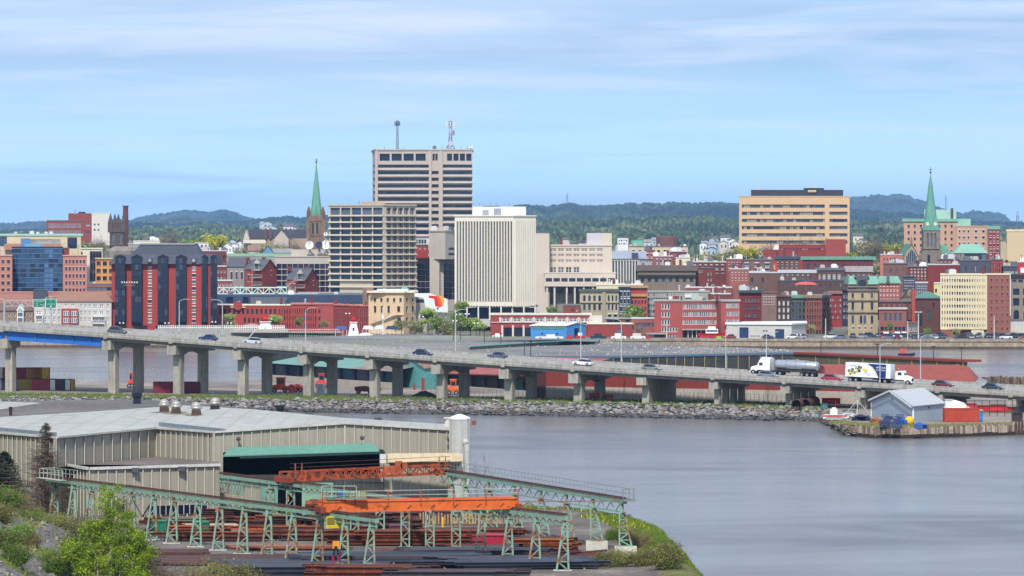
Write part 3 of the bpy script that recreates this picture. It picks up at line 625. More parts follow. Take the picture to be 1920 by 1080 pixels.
# hotel
def hotel():
    t=bldg('red brick harbour hotel with black glass bay strips and dark slate top',[(209,1302),(407,1300)],495,REDH,[(0,277.6,284.8,1,.95,498,608,9,.48,'s',[G4,G4,G3,G1],WHITE),(0,360.2,367,1,.95,498,608,9,.48,'s',[G4,G3,G1],WHITE),
        (0,252,278,1,.92,610,617,1,1,'g',[NAVY]),(0,291,320,1,.95,610,618,1,1,'g',[NAVY]),(0,326,350,1,.95,610,618,1,1,'g',[NAVY]),(0,359,404,3,.7,610,618,1,1,'g',[NAVY])],name='hotel',cat='hotel',yb=624,depth=24,cop=(SLATE,.1,.02))
    D=1300;sl_=MB();x0,x1=X(208.4,D),X(407.6,D);za,zb=Z(495,D),Z(477,D)
    sl_.add([(x0-.3,D-.5,za),(x1+.3,D-.5,za),(x1+.3,D+25,za),(x0-.3,D+25,za),(x0+1,D+1.4,zb),(x1-1,D+1.4,zb),(x1-1,D+23,zb),(x0+1,D+23,zb)],[(0,1,5,4),(1,2,6,5),(2,3,7,6),(3,0,4,7),(4,5,6,7)])
    a,c=X(250,D),X(369,D);ph=Z(457,D)
    sl_.add([(a-1,D+4,zb),(c+1,D+4,zb),(c+1,D+20,zb),(a-1,D+20,zb),(a+2,D+5,ph),(c-1.2,D+5,ph),(c-1.2,D+19,ph),(a+2,D+19,ph)],[(0,1,5,4),(1,2,6,5),(2,3,7,6),(3,0,4,7),(4,5,6,7)])
    part(sl_,'mansard_roof',M((74,78,94),rough=.7,pattern=('h',1.6,.15)),t)
    part(MB().box(X(252,D)+1.6,X(369,D)-1,D+4.6,D+4.9,ph-.3,ph+.2),'roof_edge',GREY,t)
    for(p,q)in((216,235),(247,266),(296,315),(330,349.5),(378.5,389.5),(395,407)):
        s=MB();a,c,m=X(p,D),X(q,D),X((p+q)/2,D);z0,z1,zp=Z(604,D),Z(481.5,D),Z(477,D)
        s.prism([(a,D-.9),(c,D-.9),(c,D+1.9),(a,D+1.9)],z0,z1)
        s.add([(a-.1,D-1,z1),(c+.1,D-1,z1),(m,D-1,zp),(a-.1,D+2,z1),(c+.1,D+2,z1),(m,D+2,zp)],[(0,1,2),(0,2,5,3),(1,4,5,2)])
        s.add([(a,D-.9,z0),(c,D-.9,z0),(c,D,z0-1.3),(a,D,z0-1.3)],[(0,1,2,3)])
        wp=part(s,'bay_strip',M((34,36,50),rough=.5),t);z=MB();rr=R
        for k in range(10):
            for j in range(3):
                w_=(c-a)/3;y0=484+k*12.1
                if rr.random()<.82:z.quad((a+w_*j+.1,D-.96,Z(y0+9.6,D)),(a+w_*(j+1)-.1,D-.96,Z(y0+9.6,D)),(a+w_*(j+1)-.1,D-.96,Z(y0,D)),(a+w_*j+.1,D-.96,Z(y0,D)),1 if rr.random()<.2 else 0)
        part(z,'bay_window',[NAVY,glass((58,66,84),.15)],wp)
    for px in(281.2,363.6):
        part(MB().box(X(px-3,D)-.2,X(px+3,D)+.2,D-.9,D+1,Z(492,D),Z(484,D)),'dormer',SLATE,t)
        part(MB().box(X(px-2.4,D),X(px+2.4,D),D-.98,D-.9,Z(491,D),Z(485.5,D)),'dormer_window',G4,t)
hotel()
# bits of roofs behind the hotel
bldg('low white roofed block with green trim behind the hotel left corner',(240,262,1640),458,GREY,[(0,241,261,4,.5,462,472,1,.6)],cop=WCOP,name='low_building')
bldg('flat pale warehouse roof behind the hotel top',(250,300,1700),452,CREAM,cop=WCOP,name='low_building',clutter=6)
bldg('white plant block on the roofs right of the hotel top',(366,391,1560),456,WHITE,[(0,367,390,3,.6,458,466,1,.7,'g',[G3])],name='plant_block',cop=WCOP)
bldg('brown brick building right behind the hotel top',(372,425,1520),471,MAROON,[(0,375,424,6,.5,476,500,2,.5)],cop=WCOP,clutter=8)
bldg('small brick block with pale roof beside the slate house',(404,432,1500),500,BRICK2,[(0,406,430,4,.45,503,540,3,.5,'f')],cop=WCOP)
bldg('red brick shop row with white windows behind the truss walkway',(404,436,1440),527,BRICK,[(0,408,436,4,.55,529,548,2,.6,'f')],cop=WCOP)
bldg('long flat green roof behind the brick houses',(424,560,1545),481,GREY,cop=(M((150,190,160)),1.2,.3),name='low_building')
# slate and brick houses
def P2(px,D):return(X(px,D),D)
SLR=M((92,94,102),rough=.75,pattern=('h',.8,.2))
gable('grey stone house with slate roof and dormer left of the tall brick house',P2(426,1478),P2(458,1470),P2(466,1484),6,Z(500,1472),Z(484,1476),M((168,156,148)),SLR,wins=[(0,.1,1,3,.4,8,Z(503,1472),3,.5,'s')])
def brickhouse(lab,a,b,c,D,ye,yr,dormer):
    h=gable(lab,P2(a,D+5),P2(b,D),P2(c,D+13),6,Z(ye,D),Z(yr,D),M((168,72,66),scale=.12,pattern=('h',.6,.15)),SLR,wins=[(0,.1,.5,2,.35,8,Z(ye+3,D),3,.45,'s'),(1,.5,.72,1,.35,Z(ye+2,D)-2.2,Z(ye+2,D),1,.7,'s')])
    for px in(a+2,b):part(MB().box(X(px,D)-.8,X(px,D)+.8,D+8,D+9.5,Z(yr+4,D),Z(yr-4,D)),'chimney',MAROON,h)
    dx0,dx1=X(dormer-4.5,D),X(dormer+4.5,D);z0,z1=Z(ye+1,D),Z(ye-11,D);m=(dx0+dx1)/2
    d=part(MB().box(dx0,dx1,D+.5,D+6,z0,z1).add([(dx0-.3,D+.3,z1),(dx1+.3,D+.3,z1),(m,D+.3,z1+1.6),(dx0-.3,D+6,z1),(dx1+.3,D+6,z1),(m,D+6,z1+1.6)],[(0,1,2),(0,2,5,3),(1,4,5,2)]),'dormer',M((196,190,184)),h)
    part(MB().box(m-.8,m+.8,D+.42,D+.5,z0+.3,z1-.2),'dormer_window',G1,d)
    for k in range(3):
        yy=ye+1+k*14;z=Z(yy,D);f=MB().box(dx0-1,dx1+1,D-1.4,D+1.5,z-.25,z)
        for q in range(8):xx=dx0-1+(dx1-dx0+2)*q/7;f.box(xx-.05,xx+.05,D-1.4,D-1.3,z,z+1.1)
        f.box(dx0-1,dx1+1,D-1.4,D-1.3,z+1.1,z+1.2);part(f,'balcony',GREY,h)
    return h
h=brickhouse('tall red brick house with slate roof and stacked grey balconies',460,492,519,1450,505,487,481)
h2=brickhouse('red brick house with slate roof and outside wooden stair',538,573,597,1446,524,504,562)
b=MB()
for k,(x0,y0,x1,y1)in enumerate(((556,522,541,536),(541,538,554,550),(536,531,545,545))):b.bar((X(x0,1444),1443,Z(y0,1444)),(X(x1,1444),1443,Z(y1,1444)),.9,.35);b.bar((X(x0,1444),1442.6,Z(y0,1444)+1),(X(x1,1444),1442.6,Z(y1,1444)+1),.1)
for px in(541,554,545):b.box(X(px,1444)-.12,X(px,1444)+.12,1442.8,1443,5,Z(536,1444))
part(b,'outside_stair',GREY,h2)
# dark glass mall with concrete bands (both sides of the grid office)
MG=glass((48,40,62),.12);MG2=glass((34,34,60),.1)
t=bldg('dark glass shopping block with concrete top band left of the grid office',(516,622,1490),482,CONC,[(0,518,620,10,.93,494,548,5,.86,'g',[MG,MG2,MG])],name='office_building',dep=.6,cop=(CONC,.4,.3))
xbox(t,'upper_storey',546,622,468,484,1500,20,CONC)
def dish(px,py,r,D,m,lab,tilt=.25):
    x,z=X(px,D),Z(py,D);t=T('satellite_dish',lab,'satellite dish',(x,D+1,z-r*1.1))
    b=MB();n=20;rows_=5;c=Vector((x,D,z));f=Vector((-.25,-1,tilt)).normalized();u=f.cross(Vector((0,0,1))).normalized();v=u.cross(f)
    vs=[c];fs=[]
    for k in range(1,rows_+1):
        q=k/rows_*r
        for i in range(n):a=2*pi*i/n;vs.append(c+u*cos(a)*q+v*sin(a)*q+f*(q*q/r*.3))
    for i in range(n):fs.append((0,1+i,1+(i+1)%n))
    for k in range(rows_-1):
        for i in range(n):fs.append((1+k*n+i,1+k*n+(i+1)%n,1+(k+1)*n+(i+1)%n,1+(k+1)*n+i))
    b.add(vs,fs);part(b,'reflector',m,t);q=c+f*r*.9
    a=MB();a.bar(c+v*r*.9+f*r*.27,q,.08);a.bar(c-v*r*.9+f*r*.27,q,.08);a.ball(q,.2);part(a,'feed_horn',SLATE,t)
    part(MB().tube((x,D+.5,z),(x,D+.8,z-r*1.2),.3).tube((x,D+.8,z-r*1.2),(x,D+.8,z-r*1.2-1.5),.5),'mount',GREY,t)
dish(581,460,1.75,1496,WHITE,'white satellite dish, leftmost beside the green spire church');dish(598.5,460,1.5,1496,M((50,66,98)),'dark blue satellite dish between two white ones');dish(612,459,1.9,1496,WHITE,'white satellite dish touching the grid office wall');dish(611,439,.85,1500,WHITE,'small white dish high beside the stone church tower')
# church with the tall green spire
def church_left():
    D=1780;t=T('church','sandstone church with tall pale green copper spire left of the grid office','church',(X(591,D),D,gz(D)))
    st=M((138,112,94),var=.3,scale=.4,streak=.45);x0,x1=X(577.5,D),X(607,D);dp=x1-x0;zt=Z(404,D);mb=MB()
    walls(mb,(x0,D),(x1,D),gz(D)-1,zt,[(X(585,D)-x0,X(588.5,D)-x0,Z(438,D),Z(418,D)),(X(593,D)-x0,X(596.5,D)-x0,Z(438,D),Z(418,D))],.7)
    for a,c in(((x1,D),(x1,D+dp)),((x1,D+dp),(x0,D+dp)),((x0,D+dp),(x0,D))):mb.quad((*a,gz(D)-1),(*c,gz(D)-1),(*c,zt),(*a,zt))
    mb.quad((x0,D,zt),(x1,D,zt),(x1,D+dp,zt),(x0,D+dp,zt))
    for z in(414,441):mb.prism([(x0-.3,D-.3),(x1+.3,D-.3),(x1+.3,D+dp+.3),(x0-.3,D+dp+.3)],Z(z+1,D),Z(z,D))
    for px in(577.5,607):mb.box(X(px,D)-.9,X(px,D)+.9,D-.9,D+.6,gz(D),Z(412,D))
    part(mb,'tower',st,t)
    for px in(585,593):
        o=bpy.data.objects.new('lancet_window',pane(X(588.5,D)-X(585,D),Z(418,D)-Z(438,D),'a',G1,None,st,.5));COL.objects.link(o);o.parent=t;o.location=(X(px,D)-t.location[0],D-t.location[1],Z(438,D)-gz(D))
    cx,cy=X(592.3,D),D+dp/2;sp=MB();sp.lathe([(dp*.40,zt),(dp*.30,Z(385,D)),(dp*.155,Z(345,D)),(.12,Z(305,D))],cx,cy,8);s_=part(sp,'spire',M((112,172,148),rough=.7,var=.14,streak=.35),t)
    q=MB().bar((cx,cy,Z(305,D)),(cx,cy,Z(297,D)),.22);q.bar((cx-.9,cy,Z(300,D)),(cx+.9,cy,Z(300,D)),.22);q.ball((cx,cy,Z(304,D)),.5);part(q,'cross',DARK,s_)
    for a in(-1,1):
        zb=Z(392,D);q=MB().add([(cx-1.2,cy-dp*.42,zt),(cx+1.2,cy-dp*.42,zt),(cx,cy-dp*.38,zb+2),(cx,cy-dp*.1,zb+2)],[(0,1,2),(0,2,3),(1,3,2)])
    part(q,'lucarne',M((96,150,130)),s_)
    for px,dd in((578.5,.8),(606,.8),(579.5,dp-.8),(605,dp-.8)):
        q=MB();q.lathe([(.95,Z(408,D)),(.95,Z(398,D)),(.1,Z(387,D))],X(px,D+dd),D+dd,8);part(q,'pinnacle',M((130,84,72)),t)
    zr,ze=Z(430,D+12),Z(447,D+6);xa,xb=X(462,D),X(577,D);na=MB()
    na.prism([(xa,D+6),(xb,D+6),(xb,D+20),(xa,D+20)],gz(D),ze);part(na,'nave_wall',M((170,150,132),var=.2),t)
    part(MB().add([(xa-.5,D+5.6,ze),(xb,D+5.6,ze),(xb,D+20.4,ze),(xa-.5,D+20.4,ze),(xa-.5,D+13,zr),(xb,D+13,zr)],[(0,1,5,4),(2,3,4,5),(3,0,4),(1,2,5)]),'nave_roof',M((66,66,78),rough=.7,pattern=('h',1.2,.15)),t)
    for(p,q_,ya,yb_)in((513,541,433,449),(455,468,430,451)):
        a,c,m=X(p,D),X(q_,D),X((p+q_)/2,D);za,zb=Z(yb_,D),Z(ya,D);g_=MB().add([(a,D+1,gz(D)),(c,D+1,gz(D)),(c,D+1,za),(m,D+1,zb),(a,D+1,za),(a,D+12,gz(D)),(c,D+12,gz(D)),(c,D+12,za),(m,D+12,zb),(a,D+12,za)],[(0,1,2,3,4),(4,3,8,9),(3,2,7,8),(1,6,7,2),(0,4,9,5)])
        part(g_,'gable_wall',M((196,184,170),var=.15),t)
    for px in(497,506,527.5):part(MB().box(X(px,D)-.5,X(px,D)+.5,D+5,D+6,Z(448,D),Z(428,D)),'buttress',M((120,80,72)),t)
    xbox(t,'porch',456,498,450,456,D-6,6,CREAM);xbox(t,'vestry',548,577,447,468,D-4,6,M((176,150,132),var=.2))
church_left()
# small houses in front of the church
for(a,c,yt,yr,m,rm,lab)in((418,434,462,455,WHITE,SLR,'white gabled cottage below the yellow green tree'),(466,486,470,461,M((214,204,190)),M((150,120,108)),'pale house with brown roof below the church nave'),(492,512,472,461,M((110,150,190)),SLR,'blue gabled house below the church nave'),(512,546,474,467,GREY,M((150,146,142)),'grey house with long roof under the bare trees')):
    D=1700;gable(lab,P2(a,D),P2(c,D),P2(c,D+9),15,Z(yt,D),Z(yr,D),m,rm,wins=[(0,0,1,3,.35,Z(yt+12,D),Z(yt+2,D),1,.6)],ridge='BC' if 'gabled' in lab else 'AB')
# truss walkway and dark blue market roof
D=1396;t=T('truss_walkway','pale green steel truss walkway above the dark blue roof','walkway',(X(474,D),D,Z(552,D)))
for yy,nm in((539.3,'top_chord'),(551.3,'bottom_chord')):part(MB().box(X(408,D),X(537,D),D-.2,D+.2,Z(yy,D)-.2,Z(yy,D)+.2).box(X(408,D),X(537,D),D+3.6,D+4,Z(yy,D)-.2,Z(yy,D)+.2),nm,M((184,226,214)),t)
for k in range(13):
    b=MB()
    for dd in(0,3.8):
        p0=X(408+k*10.75,D+dd);b.bar((p0,D+dd,Z(551,D)),(p0,D+dd,Z(540,D)),.2)
        if k<12:
            p1=X(408+(k+1)*10.75,D+dd);b.bar(((p0,p1)[k%2],D+dd,Z(551,D)),((p1,p0)[k%2],D+dd,Z(540,D)),.25)
    part(b,'truss_panel',M((196,232,222)),t)
bldg('long white roofed hall under the truss walkway',(407,596,1392),553,CREAM,cop=WCOP,name='market_hall',depth=20)
t=bldg('dark blue metal roofed market hall behind the red brick row',(404,683,1370),554,M((58,76,106),rough=.6,pattern=('v',6,.15)),[(0,424,437,1,1,557,568,1,1,'g',[NAVY]),(0,455,466,1,1,557,568,1,1,'g',[NAVY])],name='market_hall',cop=(M((90,104,124)),.3,.2),clutter=6)
xbox(t,'grille',470,538,557,570,1369,.6,M((104,110,122),var=.4,scale=2,fine=5));xbox(t,'gutter',404,683,570.5,572.5,1367,1,CREAM)
# red brick market row
RR=M((178,72,60),scale=.1,fine=1.2,var=.12,pattern=('h',.7,.14));RR2=M((172,80,74),scale=.1,var=.12,pattern=('h',.7,.14));RS=M((204,120,104))
t=bldg('long red brick market row with curved parapet and small dark windows',(402,546,1335),573,RR,[(0,409,520,13,.48,577,591,1,.7,'g',[G1]),(0,455,520,8,.48,594,607,1,.7,'g',[G1]),(0,522,546,5,.45,577,616,3,.62,'a',GD)],cop=(CREAM,.3,.3),yb=624,clutter=5,name='market_building')
part(MB().lathe([(1.6,0),(1.6,.8)],0,0,16),'parapet_arch',RR,t,local=True).matrix_local=__import__('mathutils').Matrix.Translation((X(446,1335)-t.location[0],1335-.1-t.location[1],Z(573,1335)-t.location[2]))@__import__('mathutils').Matrix.Rotation(radians(90),4,'X')
xbox(t,'sign_band',432,460,575,577,1334.5,.5,CREAM)
bldg('red brick warehouse with narrow arched windows beside the market row',(546,595,1332),571,RR,[(0,547,594,11,.46,576,617,3,.62,'a',GD)],cop=(RS,.4,.3),yb=625,name='market_building',clutter=2)
bldg('plain red brick warehouse end with one window column',(595,625,1330),571,RR2,[(0,596,602,1,.6,577,618,3,.5,'g',GD)],cop=(RS,.3,.2),yb=626,name='market_building')
for i,(a,c,n,m,lab)in enumerate(((625,640,4,RR2,'narrow pink brick front next to the plain warehouse end'),(640,654,4,RR2,'pink brick front below the parapet lettering'),(654,674,5,RR,'bright red painted brick front behind the small lighthouse'),(674,697,6,RR2,'red brick front right of the bright red one'),(697,721,6,RR,'red brick front near the white flagpole'),(721,745,6,RR2,'last red brick front beside the customs building'))):
    bldg(lab,[(a,1330+i*3),(c,1333+i*3)],573+i*.6,m,[(0,a+.5,c-.5,n,.46,577,618,3,.62,'a',[G1])],cop=(RS,.4,.3),yb=628,name='market_building',group='brick fronts stepping back along the market',clutter=1)
# customs building
def customs():
    D=1340;m=M((226,196,156),var=.1,streak=.2)
    t=bldg('cream sandstone customs building with white balustrade roof',[(691,D),(757,D-4),(780,D+5)],549,m,[(0,697,757,5,.36,557,568,1,.62,'s',GD,m),(0,738,757,1,.3,573,586,1,.8,'s',GD,m),(0,740,757,1,.4,593,612,1,.8,'a',GD),(0,697,735,3,.34,572,588,1,.8,'s',GD,m),(1,758,779,2,.34,557,568,1,.62,'s',GD,m),(1,758,779,2,.32,573,588,1,.8,'s',GD,m),(1,758,779,2,.4,593,612,1,.85,'a',GD)],name='customs_building',yb=630,depth=22,cop=(CREAM,.6,.7))
    xbox(t,'balustrade',692,778,545.5,549,D-3,1,M((236,220,196)));xbox(t,'white_canopy',707,765,542,547,D+6,6,WHITE)
    xbox(t,'stone_band',690.5,757,589.5,591,D-4.4,1,m)
    hip(t,'copper_hip',752,765,543,536,D+8,4,COPPER,757,760)
    xbox(t,'stair_tower',680,700,540,580,D+10,6,M((140,116,112)))
customs()
bldg('grey stone block with strip window between customs and the white screen',(778,800,1350),556,M((176,170,164)),[(0,779,797,1,.9,561,568,1,.9,'g',[G1])],cop=(WHITE,.8,.3),name='office_building')
bldg('cream podium front with white columns behind the park trees',(560,690,1405),550,M((196,188,176)),name='podium_building',cop=(GREY,.3,.2))
# white screen wall with painted red and orange sweep
D=1318;t=T('painted_screen','white screen box with red and orange brush sweep beside the park trees','screen',(X(815,D),D,3))
part(MB().add([(X(800,D),D,Z(584,D)),(X(840,D),D,Z(586,D)),(X(839,D),D,Z(561,D)),(X(805,D),D,Z(550,D)),(X(777,D),D,Z(550,D)),(X(777,D),D,Z(556,D)),(X(794,D),D,Z(559,D))],[(0,1,2,3,4,5,6)]).add([(X(800,D),D+3,Z(584,D)),(X(840,D),D+3,Z(586,D)),(X(839,D),D+3,Z(561,D)),(X(805,D),D+3,Z(550,D)),(X(777,D),D+3,Z(550,D)),(X(777,D),D+3,Z(556,D)),(X(794,D),D+3,Z(559,D))],[(6,5,4,3,2,1,0)]).quad((X(839,D),D,Z(561,D)),(X(839,D),D+3,Z(561,D)),(X(805,D),D+3,Z(550,D)),(X(805,D),D,Z(550,D))).quad((X(840,D),D,Z(586,D)),(X(840,D),D+3,Z(586,D)),(X(839,D),D+3,Z(561,D)),(X(839,D),D,Z(561,D))),'screen_panel',WHITE,t)
for k in range(4):part(MB().box(X(803+k*11,D)-.2,X(803+k*11,D)+.2,D+1,D+1.5,2.5,Z(584,D)),'post',GREY,t)
for k,(c,q)in enumerate((((226,40,36),[(804,554),(822,555),(826,576),(816,574),(814,560),(804,558)]),((240,96,36),[(814,554.5),(826,554),(831,573),(824,576),(820,560)]),((250,170,60),[(822,554),(832,557),(832.5,567),(829,573),(826,560)]),((60,60,140),[(819.5,577.5),(821,575),(822.5,577.5),(822,580),(819.8,580)]))):
    part(MB().add([(X(a,D),D-.06-k*.02,Z(y,D))for a,y in q],[tuple(range(len(q)))]),'painted_sweep',M(c,var=.05,rough=.6),t)
# grid office
def grid_office():
    D=1415;m=M((198,186,168),var=.06,streak=.12);pts=[(617,D+4),(719,D-6),(780,D+6)]
    yr=[(389,403)]+[(405.5+k*12.1,405.5+k*12.1+9.6)for k in range(12)]
    wins=[]
    for k,(a,b)in enumerate(yr):
        gl=[G3,G2]if k==0 else[glass((38,52,66)),glass((52,72,88)),G1,G2]
        for c in range(5):
            if k>=11 and c in(1,2,3):continue
            wins.append((0,619+c*20.0,637.5+c*20.0,1,.97,a,b,1,.96,'g',gl))
        wins.append((1,724,779,5,.86,a,b,1,.96,'m',[G1,G2,G3,glass((60,56,62))],M((176,166,158))))
    t=bldg('beige concrete grid office tower with wide bays and corner',pts,385.5,m,wins,name='office_tower',yb=560,depth=30,dep=.8,cop=(m,.5,.3),ref=1)
    b=MB()
    for k in range(13):
        z=Z(404.3+k*12.1,D);A=Vector((X(617,D+4),D+4));B=Vector((X(719,D-6),D-6));d=(B-A).normalized();n=Vector((d.y,-d.x))*.45
        b.bar((*(A+n),z),(*(B+n),z),.9,.55)
        A2=Vector((X(722,D-5),D-5.4));B2=Vector((X(780,D+6),D+6));d=(B2-A2).normalized();n=Vector((d.y,-d.x))*.4;b.bar((*(A2+n),z),(*(B2+n),z),.8,.5)
    part(b,'floor_ledge',M((218,204,184),var=.05),t)
    xbox(t,'roof_plant_room',678,722,378,386,D+6,14,M((186,166,142)))
    part(MB().tube((X(672,D),D+6,Z(386,D)),(X(672,D),D+6,Z(376,D)),.08,n=4),'antenna',SLATE,t)
grid_office()
# tall tower
def tall_tower():
    D=1560;m=M((196,182,172),var=.06,streak=.1);pts=[(698.5,D+16),(706,D),(886,D)]
    wins=[(1,709,804,1,1,308+k*12.45,315+k*12.45,1,.86,'g',[G1,G2,glass((50,58,66))])for k in range(14)]
    wins+=[(1,830.5,885,1,1,308+k*12.45,315+k*12.45,1,.86,'g',[G1,glass((50,58,66)),G3])for k in range(12)]
    wins+=[(1,809.5,822.5,1,1,320+k*12.45,327.5+k*12.45,1,.86,'m',[G1,G2],M((120,96,100)))for k in range(12)]
    wins+=[(1,710,800,4,.84,288,301.5,1,1,'g',[NAVY]),(1,810.5,821,2,.8,288,301,1,1,'g',[NAVY]),(1,837,885,4,.8,288,301.5,1,1,'g',[NAVY])]
    wins+=[(0,699.2,703.5,1,1,308+k*12.45,315+k*12.45,1,.86,'g',[G1])for k in range(14)]
    t=bldg('tallest grey beige office tower with long ribbon windows and roof masts',pts,282,m,wins,name='office_tower',yb=500,depth=34,dep=1.1,cop=(m,.6,.35),ref=1)
    b=MB()
    for k in range(15):
        for(a,c)in((706,804.5),(830,886)):b.box(X(a,D),X(c,D),D-.55,D,Z(318+k*12.45,D)-.12,Z(318+k*12.45,D)+.12)
    part(b,'floor_ledge',M((214,202,192)),t);b=MB()
    for(a,c)in((703,708.5),(804.5,809),(822.8,830)):b.box(X(a,D),X(c,D),D-.7,D,Z(492,D),Z(283,D))
    part(b,'pier',m,t)
    for k in range(14):
        px=720+k*12;part(MB().bar((X(px,D),D+6,Z(282,D)),(X(px,D),D+6,Z(R.uniform(272,279),D)),.12),'antenna',SLATE,t)
    zt=Z(281,D)
    # slim pole mast
    q=T('pole_mast','slim grey antenna mast left on the tallest tower roof','antenna mast',(X(745,D),D+8,zt));x=X(745,D+8);zz=Z(224,D)
    part(MB().tube((x,D+8,zt),(x,D+8,zz),.7,.35,8),'pole',M((140,160,178)),q)
    for k in range(6):a=k*pi/3;part(MB().box(x+cos(a)*1-.16,x+cos(a)*1+.16,D+8+sin(a)-.16,D+8+sin(a)+.16,Z(235,D),Z(226,D)),'antenna_panel',SLATE,q)
    part(MB().tube((x,D+8,Z(231,D)),(x,D+8,Z(230.4,D)),.95),'ring',SLATE,q)
    q=T('lattice_mast','red and white lattice antenna mast right on the tallest tower roof','antenna mast',(X(844.5,D),D+10,zt));x=X(844.5,D+10);yb_=D+10
    rw=[M((150,76,80)),M((196,190,194)),M((130,84,92))];lv=[281,272,264,256,248,240,232,226];rad=[2.6,1.7,1.0,.8,.8,.8,.8,.8]
    for i in range(7):
        b=MB()
        for a in range(4):
            a0,a1=pi/4+a*pi/2,pi/4+(a+1)*pi/2;p=lambda an,k:(x+cos(an)*rad[k],yb_+sin(an)*rad[k],Z(lv[k],D))
            b.bar(p(a0,i),p(a0,i+1),.22);b.bar(p(a0,i),p(a1,i+1),.13);b.bar(p(a1,i),p(a0,i+1),.13);b.bar(p(a0,i+1),p(a1,i+1),.13)
        part(b,'lattice_section',rw[i%3],q)
    for k in range(8):a=k*pi/4;part(MB().box(x+cos(a)*1.9-.22,x+cos(a)*1.9+.22,yb_+sin(a)*1.9-.2,yb_+sin(a)*1.9+.2,Z(236,D),Z(227,D)).bar((x,yb_,Z(231,D)),(x+cos(a)*1.9,yb_+sin(a)*1.9,Z(231,D)),.12),'antenna_panel',OFFW,q)
    for(zy,s)in((246,1.1),(250,.9)):part(MB().tube((x+1,yb_-1,Z(zy,D)),(x+1.2,yb_-1.8,Z(zy,D)),.7,.8,10),'drum_antenna',GREY,q)
    dish(815,277,.9,D+3,M((110,130,120)),'small grey green dish on the tallest tower roof');dish(883,275,.7,D+3,WHITE,'small white radome dish at the tallest tower right corner')
tall_tower()
# concrete link block, podium glass, brick cube
t=bldg('blank concrete block on pillars between the grid office and white ribbed tower',[(805,1470),(835,1466),(856,1476)],434,CONC,[(1,840,856,1,.9,463,470,1,.7,'g',[G3]),(1,840,856,1,.9,473,480,1,.7,'g',[G3])],name='concrete_block',yb=486,ref=1,cop=(CONC,.5,.3),clutter=6)
xbox(t,'pillar',805.5,824,484,572,1469,8,CONC);xbox(t,'pillar',824.5,832,484,572,1472,8,M((182,172,162)))
bldg('dark glass atrium behind the concrete pillars',(777,858,1480),484,M((176,162,160)),[(0,781,806,3,.96,494,562,6,.9,'g',[MG,MG2]),(0,832,856,3,.96,494,562,6,.95,'g',[MG2,NAVY])],name='atrium_building',dep=.5)
bldg('small red brick cube under the tallest tower',(778,803,1472),460,M((160,64,66)),[(0,782,802,2,.3,463,468,1,.8,'f',[G3])],name='plant_block',yb=484)
bldg('white framed small gallery above the brick cube',(778,804,1530),446,OFFW,[(0,779,800,4,.8,449,457,1,1,'g',[G2])],name='gallery_block',yb=462)
# white ribbed tower
def ribbed():
    D=1350;m=M((236,230,214),var=.04,streak=.08);pts=[(852.5,D+3),(963,D-4),(1004,D+3)]
    wins=[(0,855.5,961.5,20,.52,415,566,1,1,'g',[G1,glass((40,46,60)),G1]),(1,966,1003,11,.42,415,566,1,1,'g',[G3,G3,G2])]
    t=bldg('white office tower with close vertical ribs and black slot windows',pts,405.5,m,wins,name='office_tower',yb=574,depth=28,dep=.9,cop=(m,.4,.4),ref=1)
    b=MB();A,B,C=(Vector((X(a,d),d))for a,d in pts)
    for P_,Q_,n,a0,a1,e0,e1 in((A,B,21,852.5,963,855.5,961.5),(B,C,12,963,1004,966,1003)):
        d=(Q_-P_);L_=d.length;d.normalize();nn=Vector((d.y,-d.x))
        for k in range(n):
            c=P_+d*(L_*((e0+k*(e1-e0)/(n-1)-a0)/(a1-a0)))
            b.prism([tuple(c-d*.2-nn*.02),tuple(c-d*.14+nn*.35),tuple(c+d*.14+nn*.35),tuple(c+d*.2-nn*.02)],Z(575,D),Z(409,D))
    part(b,'rib',m,t)
    ph=xbox(t,'penthouse',886,986,387.5,404,D+9,12,M((232,228,222),var=.04));part(MB().box(X(905,D),X(937,D),D+12,D+13,Z(387,D),Z(385.6,D)),'roof_rail',DARK,t)
    for(a,c,y0)in((905,916,394),(926,939,391)):xbox(t,'louvre',a,c,y0,404,D+8.7,.25,M((150,158,168)))
    for px in(899,920,931,955):part(MB().bar((X(px,D),D+14,Z(387,D)),(X(px,D),D+14,Z(380,D)),.1),'antenna',SLATE,t)
    # podium
    p=bldg('dark glazed podium with pale columns under the white ribbed tower',(853,1008,D+1),575,M((200,196,190)),[(0,854,1006,7,.94,577,598,1,1,'g',[NAVY])],name='podium_building',yb=612,depth=22,dep=1)
    for k in range(8):xbox(p,'column',853+k*21.3,855.5+k*21.3,575,600,D-3,1.2,m)
ribbed()
